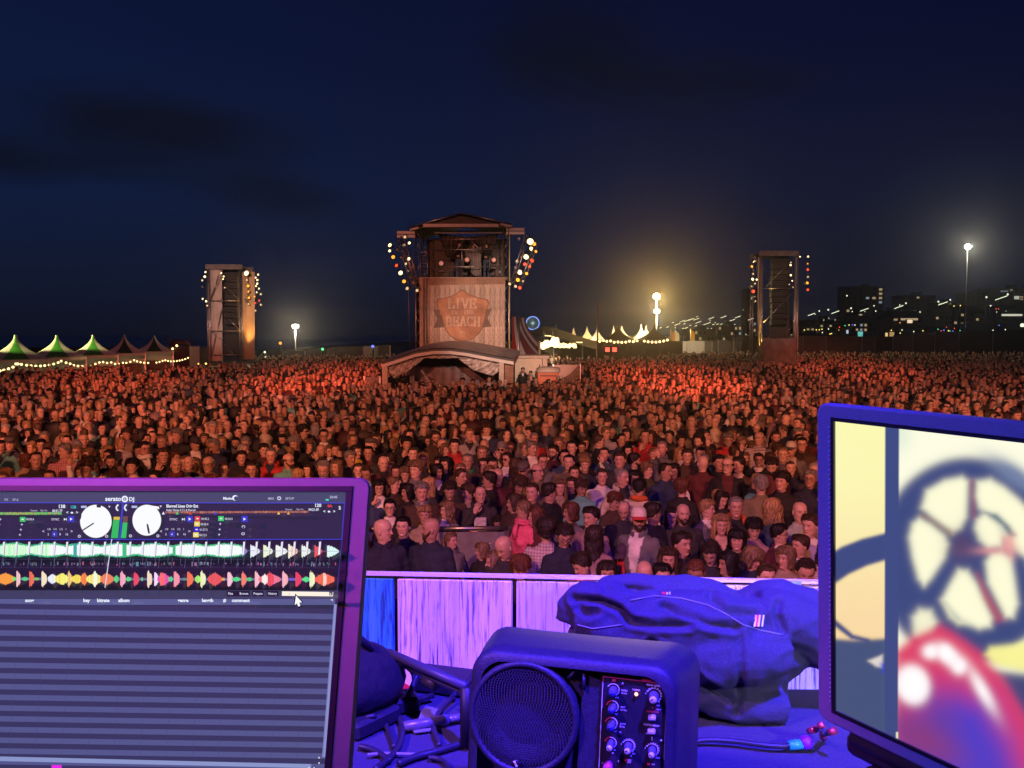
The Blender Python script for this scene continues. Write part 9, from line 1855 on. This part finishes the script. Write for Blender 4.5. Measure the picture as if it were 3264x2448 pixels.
pc = on_table(*z9(1485, 1072), .016); m = MB(); m.ball(pc - cb.location, .011, 12, 8); m.build('purple_collar', mat('violet_rubber', (.22, .02, .75), .4), cb)
m = MB(); p0 = on_table(*z9(1520, 920), .05); e = empty('cable_connector', on_table(*z9(1650, 960), 0), 0, label='tangle of metal connectors glinting red by the right laptop', cat='connector')
for (a, b, c2, d, l0, l1) in ((1520, 930, 1600, 900, .03, .04), (1640, 870, 1710, 840, .05, .055), (1690, 960, 1710, 1010, .03, .01), (1770, 950, 1850, 920, .04, .05)):
 m = MB(); m.tube([on_table(*z9(a, b), l0) - e.location, on_table(*z9(c2, d), l1) - e.location], [.0045, .006], 8); m.build('plug', mat('red_metal_plug', (.75, .10, .12), .25, .6), e)
m = MB(); m.tube([on_table(*z9(1600, 900), .04) - e.location, on_table(*z9(1680, 900), .05) - e.location, on_table(*z9(1700, 980), .03) - e.location, on_table(*z9(1800, 940), .045) - e.location], .004, 8); m.build('wire', M_CAB, e)
lamp('red_status_led', 'POINT', on_table(*z9(1640, 930), .075), None, (1, .08, .05), .02, .004)
m = MB(); p = on_table(*z9(552, 702), .006); m.ball((0, 0, 0), .0035, 8, 6); o = m.build('plastic_bead', mat('white_bead', (.9, .9, .9), .3), None, label='tiny white bead at the foot of the hoodie', cat='bead'); o.location = p
hz = MB(); hz.box((0, 420, 14), (1500, 960, 31)); ho = hz.build('haze', bpy.data.materials.new('evening_haze'), kind='stuff')
hm = ho.data.materials[0]; hm.use_nodes = True; ht = hm.node_tree; ht.nodes.clear(); pv_ = N(ht, 'ShaderNodeVolumePrincipled'); pv_.inputs['Density'].default_value = 0.0004; pv_.inputs['Color'].default_value = (.85, .88, .95, 1); pv_.inputs['Anisotropy'].default_value = .91
hout = N(ht, 'ShaderNodeOutputMaterial'); ht.links.new(pv_.outputs[0], hout.inputs['Volume'])
# ================================================================== labels: tell look-alikes apart by their order from the left
def ordinal(n): return '%d%s' % (n, 'th' if 10 <= n % 100 <= 20 else {1: 'st', 2: 'nd', 3: 'rd'}.get(n % 10, 'th'))
bpy.context.view_layer.update(); same = {}
for o in C.objects:
 if o.parent is None and o.get('label') and o.get('category'): same.setdefault(o['label'], []).append(o)
for lab_, os_ in same.items():
 if len(os_) < 2: continue
 os_.sort(key=lambda o: o.location.x / max(.1, o.location.y))
 if len(os_) > 8:
  up = sorted(os_, key=lambda o: (o.location.z) / max(1, o.location.y)); half = set(o.name for o in up[len(up) // 2:]); rows_ = [('upper row', [o for o in os_ if o.name in half]), ('lower row', [o for o in os_ if o.name not in half])]
  if all(abs(o.location.z) < .01 for o in os_): rows_ = [('', os_)]
 else: rows_ = [('', os_)]
 for rn, ol in rows_:
  for i, o in enumerate(ol): o['label'] = ('%s, %s from left%s' % (lab_, ordinal(i + 1), (', ' + rn) if rn else ''))
